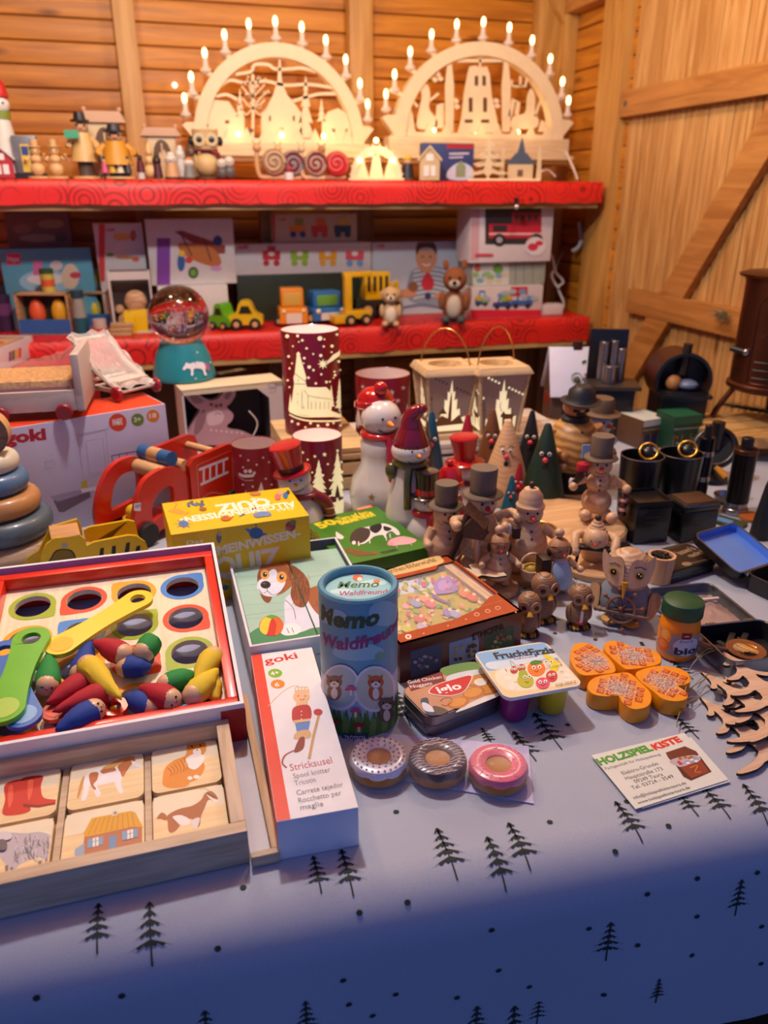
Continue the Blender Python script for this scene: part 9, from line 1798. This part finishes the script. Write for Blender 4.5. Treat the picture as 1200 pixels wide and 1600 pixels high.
x,h=up(48,213,2.26); t=thing('silver_gift_tin','grey patterned gift tin with a blue and yellow panel beside the red house','tin',(x,2.26,ZU_+.0005)); m=MB(); m.box(-.028,-.02,.012,.028,.02,h,mat('#76787e',.4,metal=.4),b=.002); m.obj('tin_body',t); slv(t,.025,h); m=MB(); m.box(-.036,-.026,0,.04,.024,.012,mat('#1c1a20',.5)); m.obj('plinth',t)
for px,yt,l in ((62,218,'natural wooden snowman with a top hat, left one of the pair on one base'),(91,218,'natural wooden snowman with raised arm, right one of the pair')):
    fig('wooden_snowman',l,'snowman figure',px,yt,30,2.24,[(0,.06,1.1,1.1,nat,'base'),(.06,.42,0,.72,nat,'belly'),(.36,.62,0,.58,nat,'body'),(.58,.82,0,.48,nat,'head'),(.80,.83,.6,.6,nat,'hat_brim'),(.83,1,.34,.38,nat,'hat')],'pair of natural wooden snowmen',both(armsf(.56,nat,.14,.50 if px<80 else .62,1.1),eyes(.72,.45)))
def grn(c,px): 
    def g(t,R,h): m=MB(); m.box(-R*1.1,-R*1.1,.60*h,-R*.2,-R*.7,.72*h,mat(c,.5)); m.obj('held_parcel',t)
    return g
skn='#c89a78'
man=lambda cc,ct,ch:[(0,.04,1.0,1.0,nat,'base'),(.04,.28,.5,.5,ct,'trousers'),(.26,.70,.95,.55,cc,'coat'),(.68,.86,0,.42,skn,'head'),(.68,.77,.40,.25,'#2a2420','beard'),(.86,.89,.62,.62,ch,'hat_brim'),(.88,1,.42,.34,ch,'hat')]
fig('smoker_figure','natural wood smoker man in a black hat holding a green parcel','smoker figure',137,176,44,2.26,man('#d2ac6c','#5a4a3c','#1c1c22'),None,both(armsf(.62,'#d2ac6c',.2,.52,1.0),grn('#3aa07a',0),eyes(.80,.40,nose='#c88a6a')))
houseobj('wooden_lantern_house','natural wood lantern house behind the two smoker men','lantern house',172,168,60,2.34,'#d6bc92','#c8a080',1)
fig('smoker_figure','wooden smoker man in an ochre coat and dark peaked cap','smoker figure',187,195,52,2.24,man('#c88c24','#3a3028','#22262c'),None,both(armsf(.62,'#c88c24',.2,.50,1.05),eyes(.80,.40,nose='#c88a6a')))
for px,c,l in ((166,'#c8507a','small carved child in a pink coat'),(178,'#c8a02c','small carved child in a yellow coat'),(190,'#d8c8a8','small carved child in a cream coat'),(202,'#2a3040','small carved child in a dark coat')):
    fig('child_figure',l+' before the ochre smoker man','small figure',px,244,13,2.215,[(0,.3,.35,.4,'#2a2028','legs'),(.26,.68,.9,.5,c,'coat'),(.64,.95,0,.5,skn,'head'),(.86,1,.52,.2,'#2a2420','cap')],'small carved children')
fig('small_figure','small white and maroon figurine left of the second lantern house','small figure',222,242,16,2.22,[(0,.3,.7,.6,'#c8c0bc','base'),(.3,.75,.8,.6,'#5c1420','body_coat'),(.68,1,0,.5,'#2a2024','head')])
fig('wooden_snowman','slim natural wooden snowman with a pointed cap','snowman figure',237,223,24,2.23,[(0,.42,0,.85,nat,'belly'),(.36,.66,0,.62,nat,'body'),(.6,.82,0,.5,nat,'head'),(.78,1,.45,.1,nat,'cap')],None,eyes(.72,.46,nose='#c8502c'))
houseobj('wooden_lantern_house','smaller natural wood lantern house right of the plank post','lantern house',258,195,54,2.34,'#d6bc92','#c8a080',1)
for px,yt,w,c,hc,l in ((248,240,18,'#4a1420','#2a1418','dark maroon carved figure beside the slim snowman'),(270,238,26,'#c89a6a','#d8d0c4','pale owl-like figure with glasses before the lantern house'),(285,228,22,'#c8c4c0','#d8d4cc','white-headed figurine behind the owl-like one'),(297,246,22,'#7a7a74','#c87a3a','grey figurine with an orange breast'),(303,222,28,'#8a6a50','#6a4a38','brown figurine with a dark ear muff at the big owl side')):
    fig('small_figure',l,'small figure',px,yt,w,2.22 if yt>235 else 2.27,[(0,.1,.8,.8,'#5a3a28','base'),(.08,.6,.85,.6,c,'body_coat'),(.52,.92,0,.72,hc if yt<245 else '#d8d0c8','head'),(.88,1,.5,.3,hc,'cap')],'small figurines left of the big owl',eyes(.74,.70,.16,nose='#c87a2c'))
def owlx(t,R,h):
    for s in (-1,1):
        m=MB(); m.lathe([(0,0),(R*.42,0),(R*.42,.003),(0,.004)],mat('#c8b48a',.5),Tr(s*R*.42,-R*.78,.78*h)@Rx(90),18); m.lathe([(0,.004),(R*.2,.004),(0,.008)],mat('#2a1c10',.3),Tr(s*R*.42,-R*.78,.78*h)@Rx(90),14); m.obj('eye',t)
        m=MB(); m.ball(s*R*.98,0,.76*h,R*.22,mat('#17151a',.5),n=14,rz=R*.32); m.obj('ear_muff',t); m=MB(); m.prism([(s*R*.9,.9*h),(s*R*.3,.92*h),(s*R*.85,1.02*h)],-.006,.006,mat('#c0a46c',.5),Rx(90)); m.obj('ear_tuft',t)
        m=MB(); m.ball(s*R*.75,-R*.2,.35*h,R*.2,mat('#b89a60',.5),rz=.16*h,n=12); m.obj('wing',t)
    m=MB(); m.cyl((0,-R*.8,.74*h),(0,-R*1.05,.66*h),R*.1,mat('#c89a2c',.4),r2=.001,n=8); m.obj('beak',t); m=MB(); m.tube([(R*.3,-R*.6,.58*h),(R*.8,-R*.6,.5*h),(R*.95,-R*.5,.38*h)],R*.14,mat('#7a1428',.6),n=8); m.obj('scarf_tail',t)
fig('owl_figure','big wooden owl with black ear muffs and a maroon scarf on the upper shelf','owl figure',326,202,44,2.26,[(0,.06,.9,.9,'#5a3c20','base'),(.04,.58,0,.85,'#d0b078','belly'),(.56,.63,.8,.8,'#7a1428','scarf'),(.6,.98,.80,.92,'#c8ac78','head')],None,owlx)
for px,yt,w,l in ((348,248,18,'small grey penguin figurine left of its twin beside the big owl'),(360,244,20,'small grey penguin figurine with big white eyes, right of its twin')):
    fig('penguin_figure',l,'penguin figure',px,yt,w,2.23,[(0,.62,0,.9,'#5c5854','body'),(.5,1,0,.8,'#d0c8bc','head')],'penguin figurines',eyes(.78,.75,.2,nose='#d88a2c'))
def snail(lab,px,yt,w,Y,cshell,c2,cb,board=False):
    x,h=up(px,yt,Y); R=w/2*dep((x,Y,ZU_))/F; t=thing('snail_figure',lab,'snail figure',(x,Y,ZU_+.0005),facing((x,Y)),'wooden snail figures')
    m=MB(); m.tube([(R*.9,0,.006),(0,0,.006),(-R*.6,0,.010),(-R*.75,0,h*.45),(-R*.7,0,h*.8)],R*.15,mat(cb,.5),n=9,smooth=4); m.ball(-R*.7,-.002,h*.82,R*.27,mat(cb,.5),n=16); m.obj('body',t)
    m=MB(); T=Tr(R*.3,0,h*.44)@Rx(90); m.lathe([(0,-.02),(h*.30,-.016),(h*.36,0),(h*.30,.016),(0,.02)],mat(cshell,.45),T,26); s_=m.obj('shell',t)
    m=MB(); m.tube([(R*.3+h*.30*(1-k/22)*cs(k*.6),-.020,h*.44+h*.30*(1-k/22)*sn(k*.6)) for k in range(20)],.0035,mat(c2,.5),n=6); m.obj('spiral',s_)
    m=MB(); [m.tube([(-R*.7+s*R*.1,0,h*.88),(-R*.7+s*R*.25,0,h*1.0)],.002,mat(cb,.5),n=5) for s in (-1,1)]; m.obj('feeler',t)
snail('wooden snail with a brown shell, leftmost of the snails',422,220,50,2.26,'#a08060','#c8a882','#c8a070')
snail('wooden snail with a grey and maroon shell second in the row',452,222,44,2.28,'#8a8480','#7a1828','#d0b080')
snail('wooden snail with a pale shell and dark red scarf third in the row',488,222,44,2.26,'#b09a80','#8a1c28','#d8bc90')
snail('wooden snail with a bright red spiral shell at the right of the snails',520,224,46,2.25,'#c01c24','#e05a50','#b07a50')
x0=W(388,281,2.24); x1=W(545,281,2.24); 
fig('small_figure','tiny white figure standing before the second snail','small figure',452,258,14,2.215,[(0,.5,1,1,'#dcd8d8','base'),(.45,1,0,.6,'#a83040','head')])
# small lit arch
x,h=up(588,228,2.25); R=40*dep((x,2.25,ZU_))/F; t=thing('small_candle_arch','small lit half-round arch with a miniature scene between the big arches','candle arch',(x,2.25,ZU_+.0005),facing((x,2.25))); m=MB(); o=[(R*cs(PI*i/24),h*.95*sn(PI*i/24)+.004) for i in range(25)]; i_=[(R*.78*cs(PI*i/24),h*.73*sn(PI*i/24)+.004) for i in range(25)]
vs=[(a,y,b) for y in (-.012,.012) for L_ in (o,i_) for a,b in L_]; fs=[]
for i in range(24): fs+=[(i,i+1,26+i,25+i),(51+i,50+i,75+i,76+i),(i+1,i,50+i,51+i),(25+i,26+i,76+i,75+i)]
m.add(vs,fs,ply2); [m.prism([(a-.004,b-.002),(a+.004,b-.002),(a*1.06,b*1.06+.004)],-.008,.008,ply2,Rx(90)) for a,b in o[1:-1:2]]; m.obj('arch_bow',t); m=MB(); m.box(-R*1.08,-.022,0,R*1.08,.022,.006,ply2); m.obj('base',t)
m=MB(); [m.prism([(x_-.02,.006),(x_+.02,.006),(x_+.006,hh),(x_-.006,hh)],-.003,.003,ply2,Rx(90)) for x_,hh in ((-.04,.05),(0,.075),(.04,.05))]; m.obj('miniature_figures',t)
for x_ in (-.045,.0,.045): m=MB(); m.ball(x_,-.012,.05 if x_ else .1,.007,mat('#ffe08a',.4,em=8),n=10); m.obj('light_bulb',t)
lamp('arch_light','POINT',(x,2.27,ZU_+.06),.35,(1,.7,.3),.01); lamp('arch_light','POINT',(x,2.20,ZU_+.06),.10,(1,.7,.3),.01)
fig('small_figure','small dark figurine with a yellow cap right of the small lit arch','small figure',637,243,24,2.24,[(0,.12,.8,.8,'#6a4a28','base'),(.1,.66,.85,.6,'#22242c','body_coat'),(.6,.9,0,.5,skn,'head'),(.86,1,.55,.35,'#d8b01c','cap')])
x,h=up(705,224,2.30); t=thing('blue_gift_box','blue boxed ornament with a red corner and a snowy house picture','box',(x,2.30,ZU_+.0005)); w=.088; m=MB(); m.box(-w,0,0,w*.78,.035,h,mat('#34447c',.5),b=.001); m.obj('carton',t); m=MB(); f=Face(t,Rx(90),.00015); f.poly(m,'#a82c34',[(-w*.2,h*.86),(w*.76,h*.86),(w*.76,h*.98),(-w*.2,h*.98)],px=False); f.poly(m,'#c8d0e8',[(-w*.1,h*.05),(w*.74,h*.05),(w*.74,h*.35),(w*.3,h*.5),(-w*.1,h*.3)],True,px=False); f.poly(m,'#8a9a7a',[(w*.15,h*.1),(w*.5,h*.1),(w*.5,h*.4),(w*.33,h*.55),(w*.15,h*.4)],px=False); f.line(m,'#c8c8d8',[(-w*.1,h*.72),(w*.6,h*.74)],.005,px=False); f.line(m,'#c8c8d8',[(-w*.1,h*.62),(w*.4,h*.64)],.004,px=False); m.obj('printed_front',t)
houseobj('wooden_chapel','small natural wood chapel before the blue gift box','miniature house',671,228,36,2.23,'#c8ac7c','#d8bc8c')
x,h=up(762,212,2.25); t=thing('wooden_tree_ornament','natural wood cut-out fir tree with tiny houses on the upper shelf','tree decoration',(x,2.25,ZU_+.0005),facing((x,2.25))); R=.058
m=MB(); m.box(-R,-.02,0,R,.02,.006,ply2); m.obj('base',t)
for y,s in ((-.012,.85),(.008,1.0)): m=MB(); m.prism([(p_[0]*R*s,.006+p_[1]*h*s*.95) for p_ in [(a/.034,b/.085) for a,b in firpoly(.085,.034)]],-.002,.002,mat('#d8c49a',.5),Tr(0,y,0)@Rx(90)); m.obj('tree_layer',t)
x,h=up(812,213,2.25); t=thing('wooden_church_ornament','natural wood church ornament with a blue-grey spire at the right','miniature church',(x,2.25,ZU_+.0005),facing((x,2.25))); m=MB(); m.box(-.06,-.02,0,.06,.02,.006,ply2); m.obj('base',t)
m=MB(); m.box(-.036,-.014,.006,.036,.014,h*.38,mat('#d0b88a',.5)); m.obj('nave_wall',t); m=MB(); m.prism([(-.042,h*.38),(.042,h*.38),(.016,h*.62),(-.016,h*.62)],-.016,.016,mat('#3c4a5c',.5),Rx(90)); m.prism([(-.012,h*.62),(.012,h*.62),(0,h*1.0)],-.01,.01,mat('#3c4a5c',.5),Rx(90)); m.obj('spire_roof',t); m=MB(); m.box(-.008,-.0155,.012,.008,-.0142,h*.25,mat('#6a4a2a',.5)); m.obj('door',t)
for s in (-1,1): m=MB(); m.prism([(s*.046,.006),(s*.062,.006),(s*.056,h*.75),(s*.048,h*.75)],-.004,.004,mat('#d0b88a',.5),Rx(90)); m.obj('side_frame',t)
# things that hang on the back wall
p=W(273,133,2.61); t=thing('wall_hook','tiny bright round wall light on the plank wall left of the candle arch','wall light',(p.x,2.612,p.z)); m=MB(); m.ball(0,0,0,.008,mat('#f4e8d4',.3,em=2),n=12); m.obj('light_cap',t)
